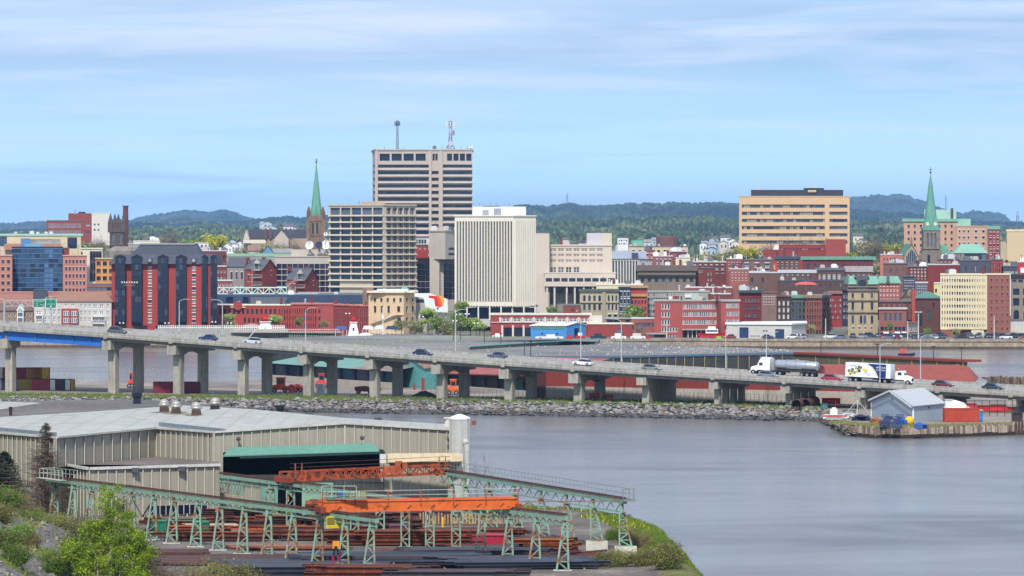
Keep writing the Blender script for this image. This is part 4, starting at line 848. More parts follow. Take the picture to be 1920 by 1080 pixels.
# beige courts building
def courts():
    D=1450;m=M((214,200,184),var=.05,streak=.1)
    bldg('tall blank beige slab directly right of the white ribbed tower',(996,1030,D-10),436.5,m,name='stair_tower',yb=590,depth=14)
    t=bldg('beige courts building with rows of shaded windows and tall right slab',(1028,1147,D),461,m,[(0,1030,1132,7,.84,464.5,472,1,.78,'m',[G3,G2],m),(0,1030,1132,7,.84,475,482,1,.78,'m',[G3,G2],m),(0,1030,1132,7,.84,485.5,492.5,1,.78,'m',[G3,G2],m),(0,1030,1088,4,.84,500,512.5,1,.95,'m',[G3,G2,G1],m)],name='office_building',yb=580,depth=30,cop=(m,.5,.3),clutter=6)
    xbox(t,'slab',1100,1129,437,461,D+3,14,M((202,200,202),var=.05));xbox(t,'slab',1129,1147,437,461,D+2.5,15,m)
    q=bldg('projecting beige lower storey with dark ribbon windows on columns',(1021,1154,D-12),512.5,m,[(0,1022,1153,9,.82,521,528.5,1,.9,'g',[G1,glass((50,46,54))])],name='office_wing',yb=537,depth=12,cop=(m,.4,.2))
    for px in(1024,1038,1061,1076,1093,1110):xbox(q,'column',px,px+3.4,537,576,D-11.5,1.6,m)
    bldg('recessed dark window wall under the beige storey',(1022,1150,D-6),537,M((150,140,136)),[(0,1024,1122,6,.86,538,549,1,1,'g',[G1,MG]),(0,1024,1122,6,.86,553,572,1,1,'g',[G4,G3])],name='lobby',yb=585)
courts()
bldg('pale yellow low block beside the courts building',(1118,1205,1425),535,M((228,214,178)),cop=(CREAM,.4,.2),name='low_building',clutter=6)
bldg('small red brick hut with white roof unit below the courts',(1056,1088,1330),573,BRICK2,[(0,1070,1086,2,.4,578,586,1,.6)],name='low_building',clutter=2)
# white ribbed smaller office with pale plant floor
t=bldg('smaller white ribbed office with black slot windows behind the courts',[(1146,1500),(1196,1495),(1222,1505)],487,M((222,220,214),var=.05),[(0,1147,1196,9,.62,489,531,1,1,'g',[NAVY]),(1,1199,1221,5,.4,489,520,1,1,'g',[G4])],name='office_building',dep=.8,yb=540)
xbox(t,'plant_floor',1147,1212,471,487,1505,12,M((178,190,206)));part(MB().box(X(1185,1500),X(1197,1500),1501,1504,Z(485,1500),Z(474,1500)),'cooling_unit',SLATE,t)
# tan italianate terrace
IT=M((190,176,144),var=.14,streak=.25)
t=bldg('tan arcaded stone terrace with dark cornice and arched windows',(1087,1160,1345),547,IT,[(0,1091,1129,4,.5,551,584,2,.68,'a',GD),(0,1138,1159,3,.45,551,584,2,.68,'a',GD),(0,1138,1159,2,.6,588,600,1,.8,'s',GD)],cop=(M((84,96,88)),.8,.6),yb=615,name='stone_building')
xbox(t,'pilaster',1129,1136,548,606,1344.2,.8,M((168,158,136)));xbox(t,'stone_band',1087,1160,566,567.5,1344.4,.6,IT)
bldg('blue grey narrow brick front beside the tan terrace',(1160,1182,1347),541,M((104,112,138)),[(0,1161,1182,3,.5,544,600,4,.6,'s',[G1,G2,MG])],cop=(DARK,.5,.4),yb=615)
bldg('pink red building with ochre cornice behind the spring tree',(1182,1214,1352),540,M((176,76,84)),[(0,1183,1213,5,.4,560,598,3,.6,'s',GD,M((200,130,90)))],cop=(M((186,140,90)),.6,.6),yb=615,tops=[('ochre_band',1181,1213,551,556,1351.4,.6,M((196,148,92)))])
# stone cornice building
SC=M((138,124,108),var=.16,streak=.3)
t=bldg('wide dark stone building with deep cornice and square dark windows',(1196,1304,1480),508,SC,[(0,1198,1303,8,.48,519,529,1,.95,'g',GD)],cop=(M((112,100,92)),2.2,.8),yb=545,name='stone_building',clutter=8)
xbox(t,'stone_band',1195,1305,513.5,516,1478.6,1.4,M((112,102,92)))
bldg('narrow red brick end wall with white window frames beside the cornice building',(1304,1337,1485),503,BRICK2,[(0,1305,1318,3,.5,505,512,1,.9,'f'),(0,1325,1336,2,.4,508,530,2,.5,'f')],yb=545)
for a in[(1267,1294,1540,484,M((236,220,186)),'cream stepped gable wall above the stone cornice building',0),(1226,1262,1560,481,M((150,92,80)),'brown brick house with dark panes left of the cream wall',4),(1208,1228,1590,470,M((176,92,82)),'narrow red brick house behind the pale plant floor',2),(1180,1290,1640,463,M((214,190,158)),'long tan flat roofed building in the distance behind the plant floor',9),(1255,1288,1590,472,M((128,66,72)),'maroon brick block right of the brown house',0),(1287,1345,1560,490,MAROON,'maroon brick block with white roof edges',5),(1295,1362,1530,492,MAROON,'long maroon brick wall behind the cornice building',6),(1362,1392,1500,486,M((148,80,72)),'rose red brick wall with downpipe at mid right',0),(1388,1450,1515,488,M((130,94,104),streak=.3),'mauve brick warehouse with flat pale roof',3)]:
    x0,x1,D,yt,m,lab,n=a
    bldg(lab,(x0,x1,D),yt,m,[(0,x0+2,x1-2,n,.4,yt+3,yt+22,2,.5,'s',GD)]if n else[],cop=R.choice((WCOP,(ROOFG,.4,.2))),clutter=6)
# round brick water tank in the distance
D=2300;b=MB();b.lathe([(6.5,15),(6.5,Z(444,D)),(6.0,Z(443,D))],X(1250,D),D,20);t=one(b,'brick_tank',M((124,84,72)),'round brown tank beside small white houses in the distance','water tank',(X(1250,D),D,15))
bldg('pale green industrial shed among distant white houses',(1184,1207,2350),450,M((120,186,160)),name='shed_building',yb=470)
bldg('white strip building among distant houses',(1158,1178,2400),446,WHITE,[(0,1159,1177,4,.6,448,460,2,.5)],name='low_building',yb=470)
# big red blocks mid right
for(x0,x1,D,yt,m,wn,lab)in((1285,1372,1425,540,M((146,84,74),streak=.25),[(0,1290,1370,8,.2,545,565,2,.3)],'broad rose brick back wall with scattered openings'),(1368,1404,1440,505,M((158,94,82)),[],'salmon brick wall rising behind the institution roof'),
    (1310,1370,1400,552,BRICK2,[(0,1338,1350,3,.5,554,559,1,.8,'f')],'low dark red rooftop storey with three white windows'),(1400,1436,1500,510,M((140,94,98),streak=.3),[(0,1402,1434,3,.3,514,536,2,.3)],'mauve brick rear wall beside the pale shed')):
    bldg(lab,(x0,x1,D),yt,m,wn,cop=WCOP,clutter=8)
t=bldg('grey concrete office with vertical fins and teal glass',(1213,1330,1375),548,GREY,[(0,1214,1254,8,.5,549,556,1,.9,'g',[G4,G3]),(0,1214,1254,8,.7,558,564,1,.9,'g',[glass((60,130,140)),G1]),(0,1214,1228,3,.7,568,600,3,.5,'g',[glass((60,130,140)),G1]),(0,1256,1304,9,.2,549,554,1,.9)],name='office_building',cop=(GREY,.4,.2),clutter=2)
xbox(t,'plant_shed',1284,1310,550,566,1366,5,M((190,200,196)));xbox(t,'white_tank',1284,1296,553,557,1362,3,WHITE);xbox(t,'white_unit',1254,1262,556,566,1360,3,WHITE);xbox(t,'brick_stack',1261,1273,555,566,1359,4,BRICK)
# red institution with white strip windows
IR=M((172,82,78),scale=.1,fine=1.0,var=.09,pattern=('h',.5,.1))
t=bldg('red brick institutional block with four rows of white strip windows',[(1227,1305),(1279,1303),(1344,1306),(1352,1300),(1387,1303)],565,IR,[(0,1240,1256,3,.86,569.5,580,1,1,'f',[G1]),(0,1240,1256,3,.86,584.5,595,1,1,'f',[G1]),(0,1240,1256,3,.86,599.5,610,1,1,'f',[G1]),(0,1240,1270,6,.88,613,622.5,1,1,'f',[G1]),(0,1250,1270,4,.74,627,635,1,1,'f',[G1]),
    (1,1279.5,1343.5,16,.84,569.5,580,1,.95,'f',[G4,G3,G2]),(1,1279.5,1343.5,16,.84,584,594,1,.95,'f',[G4,G3,G2]),(1,1279.5,1343.5,16,.84,599,609,1,.95,'f',[G4,G3,G2]),(1,1281,1343,8,.86,619,636,1,.98,'g',[G1,IR,NAVY]),
    (3,1361,1386,7,.86,568,578,1,.95,'f',[G4,G3]),(3,1361,1386,7,.86,583,593,1,.95,'f',[G4,G3]),(3,1361,1386,7,.86,598,608,1,.95,'f',[G4,G3])],name='institution',yb=637,depth=24,cop=(GREY,.35,.3),clutter=6)
xbox(t,'canopy',1279,1346,617,619,1300.5,4,GREY)
for k in range(4):xbox(t,'column',1289.5+k*8,1290.8+k*8,619,636,1302,.6,WHITE)
xbox(t,'entrance_canopy',1210,1248,624.5,627,1300.6,4,GREY)
bldg('low red brick annexe with ribbon window left of the institution',(1184,1229,1310),598,M((158,92,80)),[(0,1191,1226,9,.8,605,612,1,.9,'g',[G2,G3]),(0,1208,1229,6,.7,626,636,1,.8,'g',[G2])],yb=637,depth=14,cop=WCOP,name='low_building')
bldg('low maroon brick shed with canopy between blue shed and annexe',(1102,1186,1306),608,M((156,66,64)),[(0,1156,1168,1,.9,616,629,1,1,'g',[G3])],yb=636,depth=14,cop=(CREAM,.3,.3),name='low_building')
bldg('grey flat roofed car deck behind the low maroon shed',(1136,1186,1322),598,M((140,104,100)),[(0,1138,1162,2,.9,600,608,1,1,'g',[NAVY]),(0,1172,1182,1,.8,600,610,1,1,'g',[NAVY])],yb=636,depth=14,cop=(GREY,.4,.4),name='car_deck')
# long low brick building and blue shed
t=bldg('long low red brick building with white framed window bays',(920,1106,1318),591,M((164,70,66)),[(0,938,1106,8,.72,596,603.5,1,1,'m',[G1,G2]),(0,943,1002,3,.8,614,632,1,1,'g',[NAVY,G1])],yb=636,depth=18,cop=(OFFW,.5,.5),name='low_building')
xbox(t,'pale_band',920,1106,603.7,605,1317.6,.4,OFFW)
for k in range(9):xbox(t,'pier',936+k*21,940+k*21,595,604,1317.5,.5,OFFW)
for k in range(4):xbox(t,'column',940+k*20,943.5+k*20,610,633,1317,1,OFFW)
xbox(t,'white_tank',1106,1129,592,612,1312,6,M((214,206,200)))
BLU=M((72,146,214),var=.08,rough=.6)
def blue_shed():
    D=1286;A,B,C=P2(995,D),P2(1062,D),P2(1098,D+9)
    t=gable('bright blue metal shed with pale roof on the quay',A,B,C,3,Z(611,D),Z(606.5,D),BLU,M((228,226,214)),'AB',name='shed',cat='shed')
    part(MB().box(X(999,D),X(1060,D),D-.12,D-.02,Z(617,D),Z(611.5,D)),'green_panel',M((86,138,122)),t)
    a,b=Vector(B),Vector(C);d=(b-a).normalized();n=Vector((d.y,-d.x));p=a+d*(b-a).length*.4;q=a+d*(b-a).length*.62
    part(MB().add([(*(p+n*.1),3),(*(q+n*.1),3),(*(q+n*.1),Z(616,D)),(*(p+n*.1),Z(616,D))],[(0,1,2,3)]),'door',NAVY,t)
    for px in(1015,1043):part(MB().box(X(px,D),X(px+3,D),D-.14,D-.02,Z(627,D),Z(624,D)),'window',G1,t)
blue_shed()
# white warehouse on the quay
t=bldg('long pale grey warehouse with two dark blue loading doors',[(1362,1290),(1484,1286),(1511,1300)],609,M((206,202,194),var=.08,streak=.15),[(0,1386,1404,1,.95,614,634,1,1,'g',[M((44,64,104))]),(0,1453,1471,1,.95,617,636,1,1,'g',[M((44,64,104))]),(0,1407,1425,5,.5,629,631.5,1,1,'g',[G1]),(0,1430,1450,4,.5,629,631.5,1,1,'g',[G1]),(0,1430,1440,2,.6,619,622,1,1,'g',[G1]),(0,1440,1446,1,.8,630,637,1,1,'g',[G1])],name='warehouse',yb=639,depth=24,cop=(WHITE,.5,.4),ref=1)
# big tan office
def tan_office():
    D=1760;wins=[(0,1391,1546.5,1,1,383.5+k*13.45,389.6+k*13.45,1,1,'g',[G1,G3,G2])for k in range(6)]+[(0,1555,1589,1,1,383.5+k*13.45,389.6+k*13.45,1,1,'g',[G1,G3])for k in range(6)]
    t=bldg('large tan office block with dark roof storey on the right skyline',(1386,1593,D),369,TANB,wins,name='office_building',yb=480,depth=36,dep=.6,cop=(TANB,.4,.25))
    tp=xbox(t,'dark_top_storey',1408,1581,356,369,D+5,26,M((58,60,76),rough=.6,pattern=('v',3,.2)));xbox(t,'roof_housing',1507,1545,352.5,356,D+10,10,DARK)
    b=MB();rr=random.Random(4)
    for k in range(6):
        for c in range(50):
            if rr.random()<.5 and c%2:px=1391.5+c*3.1;b=MB().quad((X(px,D),D+.45,Z(389.4+k*13.45,D)),(X(px+5.4,D),D+.45,Z(389.4+k*13.45,D)),(X(px+5.4,D),D+.45,Z(384+k*13.45,D)),(X(px,D),D+.45,Z(384+k*13.45,D)));part(b,'window_blind',rr.choice((M((170,168,158)),M((170,168,158)),M((110,112,118)))),t)
    b=MB()
    for k in range(6):
        for c in range(51):px=1391+c*3.1;b.box(X(px,D)-.07,X(px,D)+.07,D+.3,D+.44,Z(389.6+k*13.45,D),Z(383.6+k*13.45,D))
    part(b,'window_bars',DARK,t)
    for(px,h)in((1424,14),(1427,15),(1527,17),(1534,10)):part(MB().tube((X(px,D),D+12,Z(356,D)),(X(px,D),D+12,Z(356-h,D)),.35,.2,6),'mast',OFFW,t)
    for k in range(5):part(MB().ball((X(1518+k*3,D),D+4.6,Z(358.5,D)),.6),'drum',M((210,196,130)),t)
tan_office()
# red modern cluster and green corniced brick
MR=M((150,62,60),var=.1)
bldg('long plain red wall with set back right tower in front of the tan office',(1432,1560,1690),469,MR,cop=(MR,.2,.1),name='modern_building')
t=bldg('upper red block with narrow window slots above the plain red wall',(1460,1550,1705),459.5,MR,[(0,1463,1545,14,.7,465.5,468.5,1,1,'g',[G1,G4,G2])],cop=(MR,.2,.1),name='modern_building')
part(MB().add([(X(1450,1700),1700,Z(469,1700)),(X(1460,1700),1700,Z(469,1700)),(X(1460,1700),1700,Z(458.5,1700)),(X(1454,1700),1700,Z(458.5,1700)),(X(1450,1700),1706,Z(469,1700)),(X(1460,1700),1706,Z(469,1700)),(X(1460,1700),1706,Z(458.5,1700)),(X(1454,1700),1706,Z(458.5,1700))],[(0,1,2,3),(3,2,6,7),(0,3,7,4),(1,5,6,2)]),'white_fin',WHITE,t)
bldg('square red brick tower block right of the red cluster',(1548,1586,1680),449.5,M((166,76,70)),cop=(MR,.2,.1),name='modern_building')
t=bldg('dark red brick block with bright green copper cornice and arched windows',(1505,1637,1600),487,MAROON,[(0,1508,1590,6,.32,494,506,1,.95,'a',[G2,glass((70,100,110))]),(0,1594,1634,5,.3,494,505,1,.9,'a',[G3])],cop=(COPPER,1.3,1.0),dep=.3)
bldg('bright orange red small brick wall with white windows',(1437,1457,1560),491,M((206,72,48)),[(0,1442,1454,3,.5,495,505,1,.9,'f',[G4])],cop=(ORBRICK,.2,.1))
bldg('dull brown block with rooftop plant boxes behind orange wall',(1452,1500,1565),486,M((112,78,82)),[],cop=(SLATE,1.2,.3),clutter=6)
bldg('mauve brick building with bright white flat roof and thin windows',(1459,1530,1505),512,M((110,84,94),streak=.25),[(0,1462,1520,6,.22,516,526,1,.9,'s',[G3])],cop=(ROOFW,1.2,.3))
bldg('dark mauve building with five pairs of white windows',(1529,1584,1515),507,M((104,78,88),streak=.2),[(0,1531,1578,5,.5,513,524,1,.9,'m',[G1])],cop=(ROOFG,1.0,.3),clutter=8)
bldg('mauve wall with wide pale roof behind the tan bank',(1584,1636,1520),510,M((112,86,96)),[],cop=(M((186,176,176)),2.2,.3))
bldg('dark mauve building with red end under the mauve row',(1398,1462,1480),512,M((116,84,92),streak=.25),[(0,1400,1440,2,.2,516,534,1,.5)],cop=WCOP)
bldg('plain purple brown block under the white windowed building',(1460,1592,1478),527,M((96,72,84),streak=.2),[(0,1480,1590,12,.2,529,540,1,.5)],cop=(SLATE,.3,.2),clutter=6)
# terrace umbrella
D=1440;t=T('patio_umbrella','wide pink terrace umbrella above the dark roofs','umbrella',(X(1511,D),D,Z(545,D)))
part(MB().lathe([(4.5,Z(533.5,D)),(4.3,Z(532.5,D)),(2.4,Z(529,D)),(.1,Z(528,D))],X(1511,D),D,12),'canopy',M((236,92,104)),t);part(MB().tube((X(1511,D),D,Z(545,D)),(X(1511,D),D,Z(529,D)),.12),'pole',WHITE,t)
# front row right of the institution
t=bldg('dark red brick block with three rows of grey windows beside the warehouse',(1386,1429,1345),549,M((128,48,58),var=.14),[(0,1396,1425,5,.6,556,598,3,.6,'a',[G2,G3]),(0,1396,1425,5,.6,601,612,1,.7,'g',[G1,G4])],cop=(M((70,80,84)),.9,.8),yb=625,clutter=8)
bldg('blank mauve rendered wall between red and dark brick fronts',(1428,1456,1338),550,M((140,108,112),var=.14,streak=.4),[],cop=(M((110,88,92)),.4,.2),yb=625)
bldg('dark slate brick front with white framed tall windows',(1455,1483,1340),557,M((76,58,72),var=.12),[(0,1457,1482,3,.4,562,600,3,.7,'m',[G4,G3])],cop=(M((120,70,76)),.5,.3),yb=625,clutter=2)
bldg('grey green arcaded front with copper roof hatch',(1482,1511,1342),559,M((98,96,88),var=.2),[(0,1484,1510,4,.6,564,612,4,.62,'a',[G2,G1])],cop=(M((110,150,134)),1.0,.5),yb=632,clutter=2)
bldg('ornate brown brick commercial block with arched windows on the corner',[(1510,1338),(1541,1334),(1556,1352)],559,M((150,92,76),var=.2,streak=.2),[(0,1512,1540,6,.5,564,612,4,.62,'a',GD,),(0,1512,1540,5,.6,618,632,1,.9,'g',GD),(1,1542,1556,2,.5,564,612,4,.6,'a',GD)],cop=(M((140,120,100)),1.0,.6),yb=637,ref=1,clutter=2)
bldg('bright red arcaded brick building behind the ornate corner block',(1553,1579,1375),551,M((160,60,56)),[(0,1555,1578,5,.5,556,600,4,.6,'a',[G3,G4])],cop=(M((150,110,100)),.8,.5))
bldg('narrow dark teal building at the top of the side street',(1579,1593,1378),545,M((48,60,78)),[(0,1580,1592,2,.5,549,600,4,.6,'f',[G1])],cop=(DARK,.6,.4))
D=1336;t=T('fire_escape','black iron fire escape stair on the corner block','fire escape',(X(1556,D),D,4));b=MB()
for k in range(5):
    z=Z(580+k*10,D);b.box(X(1541,D),X(1556,D),D-1.2,D,z-.1,z);b.bar((X(1543 if k%2 else 1554,D),D-.6,z),(X(1554 if k%2 else 1543,D),D-.6,z-1.9),.5,.12)
    for q in range(5):xx=X(1541+q*3.7,D);b.box(xx-.04,xx+.04,D-1.2,D-1.14,z,z+1)
for px in(1541,1556):b.box(X(px,D)-.08,X(px,D)+.08,D-1.2,D-1.05,4,Z(578,D))
part(b,'landing',BLACK,t)
# tan bank with green mansard
def bank():
    D=1322;m=M((184,164,128),var=.18,streak=.4)
    t=bldg('tan stone bank with green copper mansard and tall arched windows',(1590,1646,D),545,m,[(0,1596,1602,1,.7,549,559,1,.9,'a',GD),(0,1614,1620,1,.7,549,559,1,.9,'a',GD),(0,1632,1638,1,.7,549,559,1,.9,'a',GD),(0,1596,1602,1,.8,566,581,1,.95,'a',GD),(0,1614,1620,1,.7,566,581,1,.95,'a',GD),(0,1632,1638,1,.8,566,581,1,.95,'a',GD),
        (0,1596,1602,1,.8,591,607,1,.95,'a',GD),(0,1611,1625,2,.7,591,607,1,.95,'a',GD),(0,1632,1638,1,.8,591,607,1,.95,'a',GD),(0,1594,1640,4,.24,612,618,1,.9,'s',[G3]),(0,1596,1602,1,.7,624,633,1,.9,'a',[glass((30,90,96))]),(0,1610,1623,1,.9,625,635,1,.95,'a',[M((28,72,66))]),(0,1632,1638,1,.7,624,633,1,.9,'a',[glass((30,90,96))])],
        name='bank_building',yb=637,depth=20,cop=(M((128,116,100)),.5,.6))
    for y in(537,562,584.5):xbox(t,'stone_band',1589.6,1646.5,y,y+1.6,D-.7,.7,M((150,134,108)))
    hp=MB()
    za,zb=Z(543,D),Z(518,D)
    for(a,b)in((1592,1606),(1627,1646)):hp.add([(X(a-1,D),D-.3,Z(533,D)),(X(b+1,D),D-.3,Z(533,D)),(X(b-.5,D),D+2.6,zb),(X(a+1,D),D+2.6,zb),(X(a+1,D),D+16,zb),(X(b-.5,D),D+16,zb),(X(b+1,D),D+19,Z(533,D)),(X(a-1,D),D+19,Z(533,D))],[(0,1,2,3),(3,2,5,4),(0,3,4,7),(1,6,5,2)])
    part(hp,'copper_mansard',M((124,172,152),rough=.7,streak=.2),t)
    xbox(t,'attic_wall',1590.5,1645.5,533,545,D+.2,18,M((120,110,98),var=.25))
    cr=xbox(t,'crown_dormer',1606,1627,520,545,D-.3,5,M((104,96,88),var=.3));
    part(MB().lathe([(1.6,Z(520,D)),(1.2,Z(518,D)),(.2,Z(516,D))],X(1610,D),D+1.5,8),'finial',SLATE,cr);part(MB().lathe([(1.6,Z(520,D)),(1.2,Z(518,D)),(.2,Z(516,D))],X(1623,D),D+1.5,8),'finial',SLATE,cr)
    part(MB().lathe([(1.5,-.1),(1.5,.1)],0,0,14),'round_window',G1,cr,local=True)
    c=kids(cr)[-1];c.rotation_euler=(pi/2,0,0);c.location=(X(1616.5,D)-t.location[0],D-.35-t.location[1],Z(532,D)-t.location[2])
    q=bldg('rose brick wing with green copper roof right of the tan bank',(1645,1687,D+14),532,M((178,96,90)),[(0,1648,1686,6,.3,536,562,3,.5,'s',[G3])],yb=600,cop=(COPPER,.4,.3))
    hip(q,'copper_roof',1646,1688,531.5,517.5,D+14,14,M((124,172,152),rough=.7,streak=.2),1649,1684);xbox(q,'chimney',1662,1668,512,530,D+13,2,M((110,106,104)))
bank()
D=1318
t=bldg('rose brick two storey shop with four large upper windows',(1648,1700,D),580,M((150,92,90),var=.12),[(0,1656,1693,4,.72,587,602,1,1,'f',[G2,glass((60,78,96))],M((120,110,110))),(0,1650,1674,3,.8,613,620,1,1,'g',GD),(0,1676,1698,3,.8,613,620,1,1,'g',GD),(0,1650,1672,3,.8,624,635,1,1,'g',[G2,G1]),(0,1676,1698,2,.8,624,635,1,1,'g',[G2,MR])],yb=638,cop=(M((214,190,184)),.5,.4),name='shop_building')
for a in(1656,1677,1690):part(MB().add([(X(a,D),D-.1,Z(622,D)),(X(a+10,D),D-.1,Z(622,D)),(X(a+10,D),D-1.4,Z(625,D)),(X(a,D),D-1.4,Z(625,D))],[(0,1,2,3)]),'awning',WHITE,t)
bldg('purple brick building with upper storey behind the two storey shop',(1645,1712,D+12),566,M((128,84,90),streak=.2),[(0,1648,1706,6,.3,570,578,1,.8)],yb=600,cop=(ROOFG,.4,.5))
t=bldg('dark purple brick hall with green pyramid roof',(1715,1765,D+8),560,M((104,66,78),streak=.25),[(0,1722,1760,2,.2,566,576,1,.8,'a',GD),(0,1724,1730,1,.8,585,612,1,.95,'g',[NAVY]),(0,1738,1746,1,.6,580,600,1,.95,'a',[glass((40,80,84))])],yb=638,cop=(ROOFG,.4,.4),name='hall')
hip(t,'copper_roof',1718,1764,558,547,D+9,14,M((92,140,124),rough=.7),1736,1744)
gable('grey roofed stone gable with ornate crocketed edge behind the shop',P2(1690,D+22),P2(1722,D+20),P2(1722,D+34),4,Z(560,D+20),Z(538,D+20),M((150,132,112),var=.3),SLR,'BC',wins=[(0,.3,.6,1,.5,Z(556,D+20),Z(548,D+20),1,.9)])
bldg('low white framed pub front with dark windows by the tall lamp',(1700,1722,D-2),606,M((120,100,98)),[(0,1702,1721,4,.7,612,622,1,.9,'f',[G2]),(0,1702,1721,3,.7,625,636,1,.9,'f',[G1])],yb=638)
b=MB();b.box(X(1712,D),X(1718.5,D),D+4,D+5.5,3,Z(545,D)).box(X(1711.4,D),X(1719,D),D+3.9,D+5.6,Z(545,D),Z(543,D));one(b,'brick_chimney',M((176,84,70)),'free standing red brick chimney stack left of the purple hall','chimney',(X(1715,D),D+5,3))
bldg('dark blue slate mansard with brown gable behind the chimney',(1693,1716,1360),520,SLATE,cop=(SLATE,.5,.2));bldg('small yellow house wall beside the cream ribbed tower',(1751,1766,1352),532,M((228,216,150)),[(0,1753,1757,1,.9,541,549,1,.9)],cop=WCOP);bldg('small grey white roofed block behind the chimney stack',(1716,1740,1358),531,M((110,110,122)),cop=WCOP)
# cream ribbed tower with brick side
def cream_tower():
    D=1308;m=M((226,212,176),var=.05);n=18
    t=bldg('cream ribbed office block with brick right wing near the quay',[(1764,D+2),(1849,D-3)],516,m,[(0,1765.5,1847.5,n,.64,520,616,8,.46,'g',[G1,G1,G1,G2,G3,G4])],name='office_building',yb=618,depth=22,dep=.4,cop=(m,.5,.2),clutter=6)
    b=MB()
    for k in range(n+1):px=1765+k*82.6/n;yy=D+2-5*k/n;b.box(X(px,D)-.13,X(px,D)+.13,yy-.6,yy+.1,Z(617,D),Z(517,D))
    part(b,'rib',M((238,226,192),var=.04),t)
    q=bldg('red brown brick base storey under the cream ribbed block',(1764,1849,D+1),618,M((156,92,76)),[],name='base_storey',yb=638,cop=(m,.2,.2));xbox(q,'entrance_hood',1821,1845,619,632,D-2.5,3,m);xbox(q,'entrance',1822,1844,632,637,D-.5,1,G1)
    bldg('brown brick wing with five columns of small windows beside the cream block',(1849,1894.5,D+1),515.5,M((152,94,82),scale=.1,var=.08),[(0,1854,1894,4,.22,519,636,9,.42,'s',[G1,G1,G2,G3],M((180,120,100)))],name='office_wing',yb=638,depth=20,cop=(m,.4,.15))
    xbox(q,'white_edge',1893.6,1895,516,592,D+.5,.6,WHITE)
cream_tower()
t=bldg('grey stone arcade building at the right edge',(1894,1990,1330),521,M((150,138,124),var=.12,streak=.2),[(0,1896,1990,8,.7,524,530,1,.9,'g',[G1,G3]),(0,1896,1990,5,.64,541,553,1,1,'g',[NAVY]),(0,1896,1990,5,.64,559,573,1,1,'g',[NAVY]),(0,1896,1990,5,.55,581,600,1,1,'a',[NAVY])],name='stone_building',yb=610,cop=(DARK,1.2,.5),dep=.6)
bldg('pale ribbed concrete wall at the right edge by the car park',(1894,1990,1312),602,M((206,200,190),pattern=('v',1.4,.35)),[],name='parking_building',yb=638)
# back rows on the right
for(x0,x1,D,yt,m,wn,lab)in((1650,1692,1600,478,M((192,118,108)),[(0,1655,1690,6,.3,483,489,1,.9)],'pale rose brick block left of the grey church'),(1656,1704,1500,495,M((128,92,96),streak=.2),[(0,1664,1700,3,.2,502,512,1,.8)],'mauve brick block with white roof below the church'),(1700,1740,1470,501,BRICK2,[(0,1706,1738,5,.3,504,524,3,.5,'s',[G3])],'red brick building with grey painted left corner'),(1740,1800,1450,497,M((134,54,54)),[(0,1770,1796,3,.25,502,514,1,.9)],'deep red brick building with bright flat roof'),(1758,1800,1500,487,M((140,64,70)),[(0,1762,1798,5,.5,489,492,1,.7,'f')],'red parapet wall with ornate white frieze'),(1800,1857,1440,489,SLATE,[(0,1802,1856,3,.1,494,512,1,.6)],'blue grey clad block behind the cream tower'),(1857,1881,1450,488,M((158,78,80)),[(0,1860,1880,5,.4,492,512,2,.7)],'narrow rose brick block behind the brick wing'),(1878,1926,1450,500,M((84,84,100)),[(0,1880,1925,2,.9,507,514,1,.9)],'slate flat roofed block at the far right'),(1908,1960,1420,492,M((196,48,56)),[(0,1912,1960,2,.9,500,512,1,.9,'g',[WHITE])],'bright red and white fronted shop at the right edge')):
    bldg(lab,(x0,x1,D),yt,m,wn,cop=R.choice((WCOP,WCOP,(ROOFG,.4,.2))),clutter=6)
